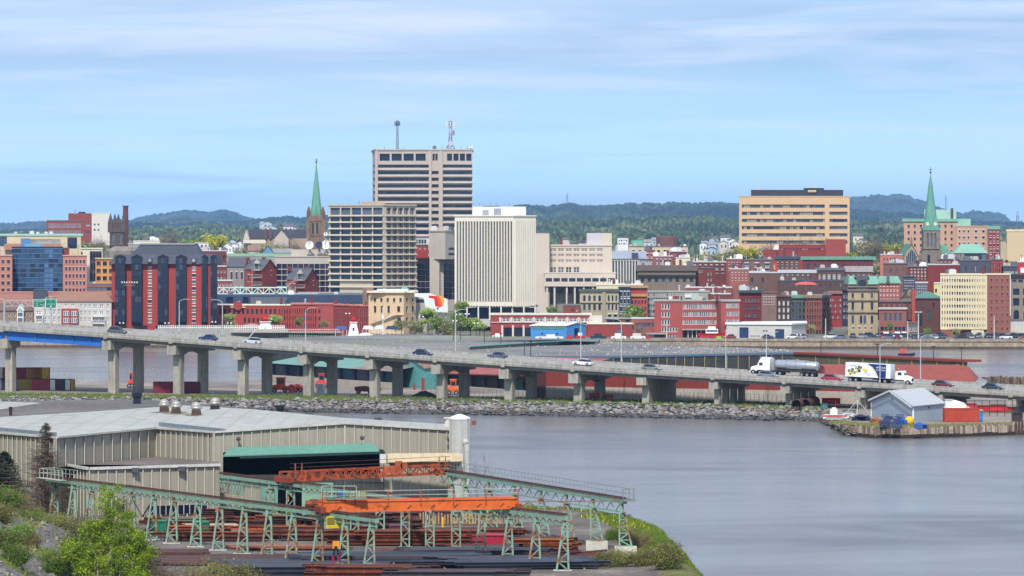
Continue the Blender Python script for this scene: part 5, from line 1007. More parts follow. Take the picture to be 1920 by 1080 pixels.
# grey church with green spire
def church_right():
    D=1640;t=T('church','grey stone church with slim green copper spire and clock faces on the right','church',(X(1747,D),D,gz(D)));st=M((140,126,114),var=.3,scale=.4,streak=.4)
    x0,x1=X(1731.5,D),X(1762.5,D);dp=x1-x0;zt=Z(432,D);mb=MB()
    walls(mb,(x0,D),(x1,D),gz(D)-1,zt,[(X(a,D)-x0,X(a+3.4,D)-x0,Z(462,D),Z(437,D))for a in(1738,1745,1752)]+[(X(1739,D)-x0,X(1744,D)-x0,Z(493,D),Z(478,D))],.8)
    for a,c in(((x1,D),(x1,D+dp)),((x1,D+dp),(x0,D+dp)),((x0,D+dp),(x0,D))):mb.quad((*a,gz(D)-1),(*c,gz(D)-1),(*c,zt),(*a,zt))
    mb.quad((x0,D,zt),(x1,D,zt),(x1,D+dp,zt),(x0,D+dp,zt));mb.prism([(x0-.5,D-.5),(x1+.5,D-.5),(x1+.5,D+dp+.3),(x0-.5,D+dp+.3)],Z(467,D),Z(465.5,D))
    for px in(1731.5,1762.5):mb.box(X(px,D)-.9,X(px,D)+.9,D-1,D+.8,gz(D),Z(470,D))
    part(mb,'tower',st,t)
    for a in(1738,1745,1752):
        o=bpy.data.objects.new('lancet_window',pane(X(a+3.4,D)-X(a,D),Z(437,D)-Z(462,D),'a',G3,None,st,.6));COL.objects.link(o);o.parent=t;o.location=(X(a,D)-t.location[0],0,Z(462,D)-gz(D))
    part(MB().quad((X(1739,D),D+.7,Z(493,D)),(X(1744,D),D+.7,Z(493,D)),(X(1744,D),D+.7,Z(478,D)),(X(1739,D),D+.7,Z(478,D))),'door',NAVY,t)
    cx,cy=X(1746.5,D),D+dp/2;cp=M((108,166,146),rough=.7,var=.14,streak=.3)
    sp=MB();sp.prism([(x0-.3,D-.3),(x1+.3,D-.3),(x1+.3,D+dp),(x0-.3,D+dp)],zt,Z(427,D));sp.lathe([(dp*.46,Z(427,D)),(dp*.40,Z(414,D)),(dp*.27,Z(385,D)),(dp*.14,Z(350,D)),(.12,Z(326,D))],cx,cy,8);s_=part(sp,'spire',cp,t)
    q=MB().bar((cx,cy,Z(326,D)),(cx,cy,Z(313,D)),.2);q.bar((cx-.9,cy,Z(318,D)),(cx+.9,cy,Z(318,D)),.2);q.ball((cx,cy,Z(323,D)),.45);part(q,'cross',DARK,s_)
    for sx in(-1,1):
        gx=cx+sx*dp*.24;gq=MB().add([(gx-1.5,D+.1,Z(427,D)),(gx+1.5,D+.1,Z(427,D)),(gx+1.5,D+.1,Z(420,D)),(gx,D+.1,Z(406,D)),(gx-1.5,D+.1,Z(420,D)),(gx-1.5,cy,Z(427,D)),(gx+1.5,cy,Z(427,D)),(gx,cy,Z(406,D))],[(0,1,2,3,4),(4,3,7),(2,7,3),(0,4,7,5),(1,6,7,2)]);g_=part(gq,'clock_gable',cp,s_)
        part(MB().tube((gx,D+.05,Z(420,D)),(gx,D-.05,Z(420,D)),.8,n=16),'clock_face',OFFW,g_)
    a,c,m=X(1692,D-4),X(1725,D-4),X(1709,D-4);e=D-4;zg,ze,zp=gz(D)-1,Z(487,e),Z(459,e)
    gm=MB().add([(a,e,zg),(c,e,zg),(c,e,ze),(m,e,zp),(a,e,ze),(a,e+26,zg),(c,e+26,zg)],[(0,1,2,3,4),(0,4,5),(1,6,2)]);part(gm,'front_gable',M((168,150,124),var=.2),t)
    part(MB().add([(a-.6,e-.4,ze-.5),(m,e-.4,zp+.5),(m,e+26,zp+.5),(a-.6,e+26,ze-.5),(c+.6,e-.4,ze-.5),(c+.6,e+26,ze-.5)],[(0,1,2,3),(4,5,2,1)]),'nave_roof',M((86,142,118),rough=.7),t)
    r=(X(1719,e)-X(1700,e))/2;mx=X(1709,e);w_=[(mx-r,e-.1,Z(494,e)),(mx+r,e-.1,Z(494,e)),(mx+r,e-.1,Z(480,e)),(mx+r*.6,e-.1,Z(472,e)),(mx,e-.1,Z(466,e)),(mx-r*.6,e-.1,Z(472,e)),(mx-r,e-.1,Z(480,e))]
    gw=part(MB().add(w_,[tuple(range(7))]),'gothic_window',glass((40,54,84)),t);tr=MB()
    for k in range(-2,3):tr.bar((mx+k*r*.36,e-.2,Z(494,e)),(mx+k*r*.36,e-.2,Z(477,e)+(2-abs(k))*1.5),.2)
    for p,q in zip(w_[2:],w_[3:]):tr.bar((p[0],e-.2,p[2]),(q[0],e-.2,q[2]),.5)
    part(tr,'tracery',M((176,160,138)),gw)
    for px in(1692,1709,1725):part(MB().lathe([(.5,ze if px!=1709 else zp),(.4,(ze if px!=1709 else zp)+2),(.05,(ze if px!=1709 else zp)+4)],X(px,e),e,6),'pinnacle',st,t)
    part(MB().add([(X(1763,D),D+2,Z(486,D)),(X(1789,D),D+2,Z(486,D)),(X(1778,D),D+9,Z(459,D)),(X(1763,D),D+9,Z(459,D)),(X(1789,D),D+16,Z(486,D))],[(0,1,2,3),(1,4,2)]),'transept_roof',M((92,146,120),rough=.7),t)
    # chapel with bright hipped roof
    q=bldg('stone chapel with bright mint green hipped roof right of the church',(1789,1850,1600),475,M((150,136,122),var=.2),[(0,1808,1849,1,1,476,487,1,1,'g',[NAVY]),(0,1793,1804,2,.4,476,486,1,.9,'a',[G3])],yb=500,cop=(M((134,182,160)),.2,.2),name='chapel');hip(q,'copper_roof',1790,1851,474.5,457.5,1600,14,M((134,182,160),rough=.7,var=.08),1803,1836)
church_right()
# peach hotel block
PE=M((204,162,136),var=.08,streak=.1)
t=bldg('peach brick hotel block with pale green roof line behind the grey church',(1695,1793,1830),415.5,PE,[(0,1698,1790,8,.34,418,478,5,.42,'s',[G1,MG],PE)],name='hotel_block',yb=490,cop=(M((126,178,156)),1.4,.8));xbox(t,'green_penthouse',1733,1793,393,411,1836,16,M((172,206,190)))
part(MB().bar((X(1778,1830),1840,Z(394,1830)),(X(1778,1830),1840,Z(366,1830)),.3),'mast',SLATE,t)
for px in(1786,1788.5):part(MB().bar((X(px,1830),1835,Z(411,1830)),(X(px,1830),1835,Z(390,1830)),.5),'flue',DARK,t)
t=bldg('peach brick lower hotel wing with green roof blocks',(1793,1852,1826),425,M((204,164,140),var=.08),[(0,1795,1820,3,.34,428,474,4,.42,'s',[G1]),(0,1823,1851,2,.3,428,474,4,.42,'s',[G1])],name='hotel_block',yb=490,cop=(PE,.5,.2));xbox(t,'green_roof_block',1793,1820,410,424,1830,10,M((150,200,182)))
bldg('red brick end wing of the hotel with green roof',(1852,1875,1822),430,M((160,78,72)),[(0,1854,1874,3,.4,433,486,5,.5,'s',[G3,MG])],name='hotel_block',yb=492,cop=(M((126,178,156)),1.6,.3))
t=bldg('plain beige box building at the far right skyline',(1888,2000,1750),434,M((214,190,150),var=.04),name='theatre_building',yb=490,cop=(M((226,206,170)),1.0,.3));xbox(t,'lower_block',1876,1888,453,490,1755,10,M((196,180,150)))
# far small white houses
k=0
for(xa,xb,ya,yb_,D,n)in((1205,1245,448,468,2550,7),(1152,1180,452,466,2600,5),(1300,1380,444,468,2500,16),(250,300,448,462,2300,6),(478,545,414,430,4000,6),(1040,1100,448,458,2500,5),(405,470,446,460,2300,6),(1595,1612,440,452,2400,3),(900,1000,430,440,3400,0)):
    for i in range(n):
        px=R.uniform(xa,xb);yt=R.uniform(ya,yb_);w_=R.uniform(10,20);DD=D+R.uniform(-60,60)-(yt-ya)*12;sn=R.random()<.5;wm=R.choice((WHITE,WHITE,CREAM,M((196,206,216)),M((214,204,190)),M((176,196,206))));rm=R.choice((SLR,M((110,104,108)),M((150,150,156)),M((92,70,70))))
        nm_={WHITE.name:'white',CREAM.name:'cream'}.get(wm.name,'pale grey');g_=gable(f'small {nm_} wooden house '+('behind the gothic tower' if px<310 else 'above the church nave' if D>3500 else 'left of the church' if px<480 else 'behind the courts building' if px<1110 else 'in the cluster left of the round tank' if px<1250 else 'in the cluster left of the tan office' if px<1390 else 'right of the tan office'),P2(px,DD),P2(px+w_,DD-2),P2(px+w_+1.5,DD+7),Z(yt,DD)-7,Z(yt,DD),Z(yt-w_*.22,DD),wm,rm,'BC' if sn else 'AB',wins=[(0,.05,.95,2,.35,Z(yt,DD)-4,Z(yt,DD)-.6,1,.5)],group='pale wooden houses on the distant hillside');k+=1
# radio masts on the ridge
for px,y0,y1,D,m in((1063.5,386,361,10400,SLATE),(1908,416,397,8000,SLATE)):
    t=T('radio_mast','thin radio mast on the wooded ridge '+('behind the white ribbed tower' if px<1500 else 'at the far right'),'radio mast',(X(px,D),D,Z(y0+4,D)));b=MB();x=X(px,D);z0,z1=Z(y0+5,D),Z(y1,D)
    for s in(-1,1):b.bar((x+s*3.2,D,z0),(x+s*.8,D,z1),1.0)
    for q in range(7):f=q/7;g=(q+1)/7;b.bar((x-3.2+2.4*f,D,z0+(z1-z0)*f),(x+3.2-2.4*g,D,z0+(z1-z0)*g),.7)
    part(b,'lattice',m,t);part(MB().box(x-1.5,x+1.5,D-1.5,D+1.5,z1-6,z1-3),'antenna',WHITE,t)
# ---------------------------------------------------------------- bridge
BD=Vector((134,-63,0)).normalized();BN=Vector((-BD.y,BD.x,0));BO=Vector((-91.2,851,0));BL=148.07
BZ=[(-.6,19.8),(-.2,17.3),(0,15.95),(.206,14.35),(.42,12.8),(.645,11.15),(.87,9.7),(1.1,8.4),(1.33,7.15),(1.44,6.5),(1.8,4.6)]
def lerp(P,x):
    for(a,b),(c,d)in zip(P,P[1:]):
        if x<=c or(c,d)==P[-1]:return b+(d-b)*(x-a)/(c-a)
def bt(px,w_=0):                              # path parameter whose point (offset w_) is seen at column px
    k=(px-960)/FP;o=BO+BN*w_;return(k*o.y-o.x)/(BD.x-k*BD.y)/BL
def bz(t):return lerp(BZ,t)-.45              # road level at the near edge
def bp(t,w_=0,z=0):p=BO+BD*(t*BL)+BN*w_;return Vector((p.x,p.y,bz(t)+(w_+3)*.015+z))
CB=M((170,166,158),var=.18,scale=.12,fine=1.2,streak=.7,key='bridge');CB2=M((148,144,138),var=.14,scale=.12,fine=1.2,streak=.4,key='girder');CBP=M((174,168,156),var=.18,scale=.2,fine=1.5,streak=.7,key='pier')
bridge=T('bridge','long concrete road bridge stepping down to the right across the whole picture','bridge',(0,820,2))
def sweep(prof,ts,name,mat,parent=bridge,m=None):
    mb=MB();n=len(prof)
    for t in ts:
        for(w_,z)in prof:mb.v.append(tuple(bp(t,w_,z)))
    for j in range(len(ts)-1):
        for i in range(n):mb.f.append((j*n+i,j*n+(i+1)%n,(j+1)*n+(i+1)%n,(j+1)*n+i));mb.m.append(0)
    mb.f+=[tuple(range(n)),tuple(range((len(ts)-1)*n,len(ts)*n))];mb.m+=[0,0]
    return part(mb,name,mat,parent)
TS=[-.5+.05*i for i in range(45)]
sweep([(-3.2,-.25),(15.2,-.25),(15.2,0),(-3.2,0)],TS,'deck',M((158,156,152),var=.12,scale=.1,fine=1.0,key='dk'))
sweep([(-3.55,-.62),(-3.1,-.62),(-3.1,.45),(-3.5,.45),(-3.5,-.02),(-3.62,-.1)],TS,'parapet',CB)
sweep([(14.9,-1.2),(15.4,-1.2),(15.4,.45),(15.0,.45)],TS,'parapet',CB)
sweep([(5.85,0),(6.15,0),(6.1,.3),(5.9,.3)],TS,'median_barrier',CB)
tb=bt(203)
piers_px=[20,213,335,456,579,703,829,956,1086]
gt=[t for t in TS if t>tb+.02]
for w0 in(-2.2,1.8,5.8,9.8,13.4):sweep([(w0-.35,-1.38),(w0+.35,-1.38),(w0+.35,-.25),(w0-.35,-.25)],[tb]+gt,'girder',CB2)
bs=M((44,116,206),var=.12,rough=.5,streak=.15);bt_ts=[t for t in TS if t<tb-.01]+[tb-.003]
for w0 in(-2.4,3,8.4,13.8):sweep([(w0-.06,-2.6),(w0+.06,-2.6),(w0+.06,-.62 if w0<0 else-.25),(w0-.06,-.62 if w0<0 else-.25)],bt_ts,'steel_girder',bs)
fl=MB()
for px in(-40,67,137,170,190,201):
    t=bt(px,-2.5);a=bp(t,-2.62,-2.6);b=bp(t,-2.62,-.62);fl.bar(a,b,.25)
part(fl,'stiffener',bs,bridge)
sweep([(-2.75,-2.75),(-2.1,-2.75),(-2.1,-2.58),(-2.75,-2.58)],bt_ts,'bottom_flange',bs)
def frame(t):
    o=bp(t,0);o.z=0;return o
def obox(mb,t,a0,a1,w0,w1,z0,z1,m=0):        # box in bridge axes: a along, w across
    o=frame(t);P=lambda a,w_,z:tuple(o+BD*a+BN*w_+Vector((0,0,z)))
    z0=z0 if isinstance(z0,tuple)else(z0,z0);z1=z1 if isinstance(z1,tuple)else(z1,z1)
    vs=[P(a0,w0,z0[0]),P(a1,w0,z0[0]),P(a1,w1,z0[1]),P(a0,w1,z0[1]),P(a0,w0,z1[0]),P(a1,w0,z1[0]),P(a1,w1,z1[1]),P(a0,w1,z1[1])]
    mb.add(vs,[(0,3,2,1),(4,5,6,7),(0,1,5,4),(1,2,6,5),(2,3,7,6),(3,0,4,7)],m)
for k,px in enumerate(piers_px):
    t=bt(px);zt=bz(t)-1.32;cp=MB();steel=k==0
    if steel:zt-=1.25
    obox(cp,t,-1.15,1.15,-3.2,-1.1,(zt-2.1,zt-2.1),(zt,zt));obox(cp,t,-1.1,1.1,-1.1,2.4 if steel else 14.6,(zt-1.6,zt-1.6),(zt,zt+.35))
    obox(cp,t,-1.05,1.05,.8,2.6,(zt-2.2,zt-1.7),(zt-1.6,zt-1.6));
    if not steel:obox(cp,t,-1.05,1.05,8.4,10.2,(zt-1.7,zt-2.2),(zt-1.6,zt-1.6));obox(cp,t,-1.1,1.1,14.6,16.2,(zt-1.2,zt-1.2),(zt+.3,zt+.3))
    c=part(cp,'pier',CBP,bridge)
    for w0 in((0,)if steel else(0,11)):
        q=MB();obox(q,t,-.95,.95,w0-.85,w0+.85,1.0,zt-1.55);obox(q,t,-.12,.12,w0-.93,w0-.85,1.0,zt-1.8);part(q,'column',CBP,c)
    q=MB()
    for w0 in(-2.2,1.8,5.8,9.8,13.4):obox(q,t,-.5,.5,w0-.3,w0+.3,zt,bz(t)-1.3+w0*.015)
    part(q,'bearing',CB2,c)
    q=MB();obox(q,t,-.45,.45,-3.75,-3.5,(bz(t)-.9,bz(t)-.9),(bz(t)+.5,bz(t)+.5));part(q,'joint_block',CBP,c)
t=bt(1213);q=MB();zt=bz(t)-1.3;obox(q,t,-1.1,1.1,-3.2,15,(zt-1.6,zt-1.6),(zt,zt+.5));c=part(q,'pier',CBP,bridge);q=MB();obox(q,t,-.8,.8,-.8,14.2,1.0,zt-1.55);part(q,'wall_pier',CBP,c)
for px in(1348,1482,1622,1768,1905):
    t=bt(px);zt=bz(t)-1.3;q=MB();obox(q,t,-1.0,1.0,-3.2,15,(zt-1.5,zt-1.5),(zt,zt+.5));c=part(q,'pier',CBP,bridge)
    for w0 in(-.6,3.9,8.4,12.9):q=MB();obox(q,t,-.6,.6,w0-.6,w0+.6,1.0,zt-1.45);part(q,'column',CBP,c)
    q=MB();obox(q,t,-.45,.45,-3.75,-3.5,(bz(t)-.9,bz(t)-.9),(bz(t)+.5,bz(t)+.5));part(q,'joint_block',CBP,c)
# lamp posts on the bridge
def lamp(px,w_,h,lab,arm=-1,py_top=None):
    t=bt(px,w_);b=bp(t,w_,.5);r=T('street_lamp',lab,'street lamp',tuple(b),'tall thin lamp posts on the bridge')
    if py_top:h=Z(py_top,b.y)-b.z
    st=M((190,194,198),rough=.5)
    part(MB().tube((0,0,0),(0,0,h*.9),.12,.08,6),'pole',st,r,local=True)
    a=MB();pr=(0,0,h*.9)
    for k in range(1,6):an=k/5*pi/2;n_=(arm*1.6*(1-cos(an)),0,h*.9+h*.1*sin(an));a.tube(pr,n_,.06,n=5);pr=n_
    a.tube(pr,(arm*2.2,0,h),.06,n=5);part(a,'arm',st,r,local=True);part(MB().box(arm*2.2-.4,arm*2.2+.3,-.14,.14,h-.08,h+.08),'lamp_head',GREY,r,local=True)
for px,w_,h,a,top,lab in((336,14.8,9,1,561,'bridge lamp post in front of the red hotel middle'),(417,14.8,9,-1,562,'bridge lamp post between the red hotel and the brick market row'),(573,-3.2,9,1,577,'bridge lamp post in front of the brick market row'),(854,14.8,9,1,580,'bridge lamp post in front of the park trees'),(1089,14.8,9,1,600,'bridge lamp post right of the blue shed'),(1165,14.8,9,-1,598,'bridge lamp post before the low brick annexe'),(1361,14.8,9,1,612,'bridge lamp post before the pale warehouse left end'),(1437,14.8,9,1,622,'bridge lamp post directly above the tanker cab'),(1650,-3.2,9,1,644,'bridge lamp post in front of the blue and white box truck'),(1726,14.8,9,1,628,'bridge lamp post right of the box truck'),(9,14.8,9,-1,560,'bridge lamp post at the far left edge'),(84,14.8,9,1,556,'bridge lamp post beside the green road signs')):
    lamp(px,w_,h,lab,a,top)
# highway sign gantry
t0=bt(0,15);g=T('sign_gantry','steel lattice gantry carrying two green road signs at the left end of the bridge','sign gantry',tuple(bp(bt(100,14.6),14.6)));st=M((176,180,184),rough=.5)
def gp(px,py,w_=14.6):t=bt(px,w_);p=bp(t,w_);return Vector((p.x,p.y,Z(py,p.y)))
q=MB();q.tube(gp(95.5,618),gp(95.5,577),.22,.18,8);q.tube(gp(8,612),gp(8,563),.22,.18,8);part(q,'post',st,g)
b=MB()
for a,c in((563,563),(574,574)):b.bar(gp(8,a),gp(104,c),.16)
for k in range(13):b.bar(gp(8+k*7.4,563 if k%2 else 574),gp(8+(k+1)*7.4,574 if k%2 else 563),.1)
for k in range(2):b.bar(gp(95.5,600-k*10),gp(105,592-k*10),.12)
part(b,'lattice_beam',st,g)
GS=M((20,128,104),var=.05,rough=.5);SW=M((244,246,240),var=.02,rough=.5)
def text(s,size,loc,parent,mat,name='lettering'):
    cu=bpy.data.curves.new('t','FONT');cu.body=s;cu.size=size;cu.align_x='CENTER';cu.align_y='CENTER';cu.extrude=.01
    tmp=bpy.data.objects.new('t',cu);COL.objects.link(tmp);dg=bpy.context.evaluated_depsgraph_get();me=bpy.data.meshes.new_from_object(tmp.evaluated_get(dg));bpy.data.objects.remove(tmp)
    me.materials.clear();me.materials.append(mat);o=bpy.data.objects.new(name,me);COL.objects.link(o);o.parent=parent
    r=root_of(parent);o.location=(loc[0]-r.location[0],loc[1]-r.location[1],loc[2]-r.location[2]);o.rotation_euler=(pi/2,0,0);return o
def panel(x0,x1,y0,y1,tabx,lines,nm='sign_panel'):
    p=gp((x0+x1)/2,y1);y=p.y-.5;zz=lambda py:Z(py,y);q=MB().box(X(x0,y)-.1,X(x1,y)+.1,y,y+.1,zz(y1)-.1,zz(y0)+.1);pn=part(q,nm,SW,g)
    part(MB().box(X(x0,y),X(x1,y),y-.04,y,zz(y1),zz(y0)),'sign_face',GS,pn);part(MB().box(X(tabx,y),X(tabx+6,y),y-.03,y+.05,zz(y0)+.11,zz(y0-3.5)),'exit_tab',GS,pn)
    for s,size,px,py in lines:text(s,size,(X(px,y),y-.06,zz(py)),pn,SW)
    return pn,y
panel(62.5,84,562.5,575.5,78,[('Saint John District',.28,73.2,565.3),('RUE',.24,69,569.5),('MAIN',.24,69,572.8),('1/4 km',.3,78,571)])
pn,y=panel(86,105,561,577,99,[('5',.42,95.5,564.5),('rue Chesley Dr',.28,95.5,570)])
part(MB().add([(X(94.2,y),y-.07,Z(573.2,y)),(X(96.8,y),y-.07,Z(573.2,y)),(X(96.8,y),y-.07,Z(574.2,y)),(X(95.5,y),y-.07,Z(576,y)),(X(94.2,y),y-.07,Z(574.2,y))],[(0,1,2,3,4)]),'arrow',SW,pn)
# ---------------------------------------------------------------- vehicles
TYRE=M((24,24,26),var=.05);HUB=M((150,152,156),rough=.4)
def wheel(root,x,y,r,wdt=.22):
    w0=part(MB().tube((x,y-wdt/2,r),(x,y+wdt/2,r),r,n=12),'wheel',TYRE,root,local=True)
    part(MB().tube((x,y-wdt/2-.01,r),(x,y+wdt/2+.01,r),r*.55,n=8),'hub',HUB,w0,local=True)
def hull(secs,mb,m=0):                               # secs: list of (x, half width bottom, half width top, z bottom, z top)
    n=len(mb.v);N_=len(secs)
    for(x,wb,wt,z0,z1)in secs:mb.v+=[(x,-wb,z0),(x,wb,z0),(x,wb,z0+(z1-z0)*.55),(x,wt,z1),(x,-wt,z1),(x,-wb,z0+(z1-z0)*.55)]
    for j in range(N_-1):
        for i in range(6):a=n+j*6+i;b=n+j*6+(i+1)%6;mb.f.append((a,b,b+6,a+6));mb.m.append(m)
    mb.f+=[tuple(n+i for i in range(6)),tuple(n+(N_-1)*6+i for i in range(6))];mb.m+=[m,m];return mb
def car(rgb,kind='sedan',name='parked_car',label='car',cat='car',group=None):
    r=T(name,label,cat,(0,0,0),group);pm=M(rgb,rough=.35,var=.04,spec=.5);hgt={'sedan':1.42,'suv':1.72,'van':1.95}[kind];L_={'sedan':2.25,'suv':2.3,'van':2.45}[kind];bl=.88 if kind=='sedan' else 1.02
    part(hull([(-L_,.72,.66,.38,.72),(-L_+.15,.86,.8,.28,bl-.06),(-L_*.55,.9,.84,.24,bl),(L_*.45,.9,.84,.24,bl),(L_-.25,.86,.78,.28,bl-.16),(L_,.7,.62,.36,bl-.3)],MB()),'body',pm,r,local=True)
    f,k=(.45,.95)if kind=='sedan' else(.6,1.2);rr_=-L_+.35 if kind!='sedan' else-1.75
    gh=MB();hull([(rr_,.8,.72,bl-.04,bl),(rr_+.45,.8,.64,bl-.04,hgt-.06),(rr_+.9,.8,.62,bl-.04,hgt),(f-.2,.8,.62,bl-.04,hgt-.02),(k,.8,.74,bl-.04,bl)],gh);part(gh,'window',G1,r,local=True)
    part(hull([(rr_+.5,.66,.6,hgt-.06,hgt+.01),(rr_+.9,.67,.6,hgt-.02,hgt+.04),(f-.25,.67,.6,hgt-.04,hgt+.02)],MB()),'roof',pm,r,local=True)
    for x in(-1.35,1.4):
        for y in(-.82,.82):wheel(r,x,y,.33)
    for y in(-.55,.55):part(MB().box(L_-.12,L_+.02,y-.17,y+.17,.56,.7),'headlight',SW,r,local=True);part(MB().box(-L_-.02,-L_+.1,y-.17,y+.17,.6,.74),'tail_light',M((170,30,30)),r,local=True)
    return r
def tree_of(o):return[(c,tree_of(c))for c in list(COL.objects)if c.parent==o]
def set_on(r,px,w_,flip=False):
    t=bt(px,w_);a=bp(t,w_,.02);b=bp(t+.02,w_,.02);d=b-a;r.location=a
    r.rotation_euler=(0,-math.asin(d.z/d.length)*(-1 if False else 1),math.atan2(d.y,d.x)+(pi if flip else 0))
    if flip:r.rotation_euler[1]*=-1
for px,w_,rgb,kd,fl_,lab in((220,1.2,(92,90,88),'suv',0,'grey brown minivan on the bridge below the red hotel left corner'),(390,1.2,(36,60,110),'sedan',1,'dark blue car on the bridge below the red hotel right side'),(474,1.2,(200,206,212),'sedan',1,'silver car on the bridge below the larger lighthouse'),(793,1.2,(34,46,78),'sedan',0,'navy car on the bridge above the teal shed'),(932,8.8,(84,92,108),'sedan',1,'slate grey car on the bridge left of the blue shed'),(1093,4.0,(232,232,232),'sedan',1,'white car on the bridge by the lamp right of the blue shed'),(1222,.6,(120,132,120),'sedan',0,'grey green car on the bridge mostly behind the parapet'),(1440,-.4,(120,130,150),'sedan',0,'blue grey car beside the tanker cab'),(1560,1.2,(176,34,56),'sedan',0,'bright crimson car between the tanker and the box truck'),(1768,1.2,(110,34,44),'sedan',0,'dark red car right of the box truck'),(1862,1.2,(46,58,66),'sedan',0,'dark teal grey car near the right end of the bridge')):
    set_on(car(rgb,kd,'car',lab),px,w_,bool(fl_))
def tractor(root,x0,pm,sleeper=True):                # cab faces +X, rear of cab at x0
    s=1.0 if sleeper else 0
    part(MB().box(x0-5.2,x0+3.2+s,-.45,.45,.7,1.0),'chassis',DARK,root,local=True)
    c=part(hull([(x0-s*1.1,1.2,1.1,1.0,3.6 if sleeper else 2.7),(x0+.9,1.2,1.1,1.0,3.75 if sleeper else 2.85),(x0+1.5,1.15,1.0,1.0,2.9),(x0+1.9,1.1,.95,1.0,2.0)],MB()),'cab',pm,root,local=True)
    part(MB().box(x0+.55,x0+1.35,-1.2,-1.16,1.95,2.55).box(x0+.55,x0+1.35,1.16,1.2,1.95,2.55),'side_window',G1,c,local=True)
    part(MB().add([(x0+1.53,-.95,2.75),(x0+1.53,.95,2.75),(x0+1.93,.9,2.02),(x0+1.93,-.9,2.02)],[(0,1,2,3)]),'windscreen',G1,c,local=True)
    part(hull([(x0+1.9,1.0,.85,.75,1.95),(x0+3.0,.95,.75,.75,1.7),(x0+3.4,.85,.6,.7,1.5)],MB()),'bonnet',pm,root,local=True);part(MB().box(x0+3.38,x0+3.48,-.45,.45,.8,1.4),'grille',DARK,root,local=True);part(MB().box(x0+3.4,x0+3.6,-1.05,1.05,.45,.75),'bumper',pm,root,local=True)
    for y in(-1,1):wheel(root,x0+2.7,y*.95,.5,.3);wheel(root,x0-2.2,y*.9,.5,.5);wheel(root,x0-3.4,y*.9,.5,.5)
    for y in(-1.1,1.1):part(MB().tube((x0-s*1.2-.1,y,1),(x0-s*1.2-.1,y,3.4),.09),'exhaust',HUB,root,local=True)
tk=T('tanker_truck','white tractor pulling a shiny steel tank trailer on the bridge','tanker truck');tractor(tk,4.4,WHITE);part(MB().box(3.6,7.9,-1.24,-1.22,1.45,1.6),'orange_stripe',M((232,130,50)),tk,local=True)
CH=M((206,208,214),rough=.28,metal=.85,var=.05,k=.9)
b=MB();v=[];n=18
for x,s in((-7.2,.3),(-7.1,.9),(-6.8,1),(2.0,1),(2.3,.9),(2.4,.3)):v.append((x,s))
for x,s in v:b.v+=[(x,cos(2*pi*i/n)*1.12*s,2.35+sin(2*pi*i/n)*1.0*s)for i in range(n)]
for j in range(len(v)-1):b.f+=[(j*n+i,j*n+(i+1)%n,(j+1)*n+(i+1)%n,(j+1)*n+i)for i in range(n)]
b.f+=[tuple(range(n)),tuple(range((len(v)-1)*n,len(v)*n))];b.m=[0]*len(b.f);tank=part(b,'tank',CH,tk,local=True,smooth=True)
for x in(-4.6,-2.4,-.2):part(MB().tube((x-.06,0,2.35),(x+.06,0,2.35),1.13,n=18),'tank_band',M((150,152,158),metal=.6,rough=.4),tank,local=True)
part(MB().box(-5,0,-.25,.25,3.33,3.45).tube((-2.4,0,3.3),(-2.4,0,3.6),.35),'walkway',GREY,tank,local=True);part(MB().box(-7,1.9,-.6,.6,1.1,1.4).box(-7.2,-6.2,-1.1,1.1,.9,1.1),'trailer_frame',DARK,tk,local=True)
for x in(-6.3,-5.1,-3.9):
    for y in(-.9,.9):wheel(tk,x,y,.5,.5)
set_on(tk,1474,9.0,True)
bx=T('box_truck','white day cab truck with blue and white printed trailer on the bridge','truck');tractor(bx,3.9,WHITE,False)
part(MB().box(-7,2.9,-1.28,1.28,1.15,4.05),'trailer_box',M((238,240,244),rough=.5,var=.03),bx,local=True);tbx=kids(bx)[-1]
part(MB().add([(-2.2,-1.3,4.0),(-1.0,-1.3,3.3),(-.2,-1.3,2.3),(.3,-1.3,1.2),(1.9,-1.3,1.2),(1.9,-1.3,4.0)],[tuple(range(6))]),'blue_panel',M((26,56,128),rough=.4,var=.03),tbx,local=True)
part(MB().add([(-2.5,-1.295,4.0),(-1.3,-1.295,3.3),(-.5,-1.295,2.3),(0,-1.295,1.2),(.45,-1.295,1.2),(-.2,-1.295,2.4),(-1.0,-1.295,3.4),(-2.1,-1.295,4.0)],[tuple(range(8))]),'cream_sweep',M((236,216,130)),tbx,local=True)
rr=random.Random(8);b=MB()
for k in range(34):x=-6.4+rr.random()*5.0;z=1.6+rr.random()*1.1+(.6 if-4.8<x<-3 else 0);s=rr.uniform(.12,.3);b.box(x-s,x+s,-1.292,-1.285,z-s,z+s*1.2,rr.randrange(4))
part(b,'printed_picture',[M((36,54,104)),M((232,206,84)),M((84,130,80)),M((200,208,220))],tbx,local=True)
part(MB().box(-6.8,2.8,-.6,.6,.85,1.15),'trailer_frame',DARK,bx,local=True)
for x in(-5.9,-4.7):
    for y in(-.9,.9):wheel(bx,x,y,.5,.5)
def text_l(s,size,loc,parent,mat):
    o=text(s,size,(0,0,0),parent,mat);o.location=loc;return o
text_l('ARMOUR',.5,(.75,-1.33,3.3),tbx,SW);text_l('TRANSPORT',.38,(.75,-1.33,2.75),tbx,SW);text_l('L Purolait',.36,(-5.4,-1.33,3.5),tbx,M((150,160,176)))
set_on(bx,1648,2.0,False)
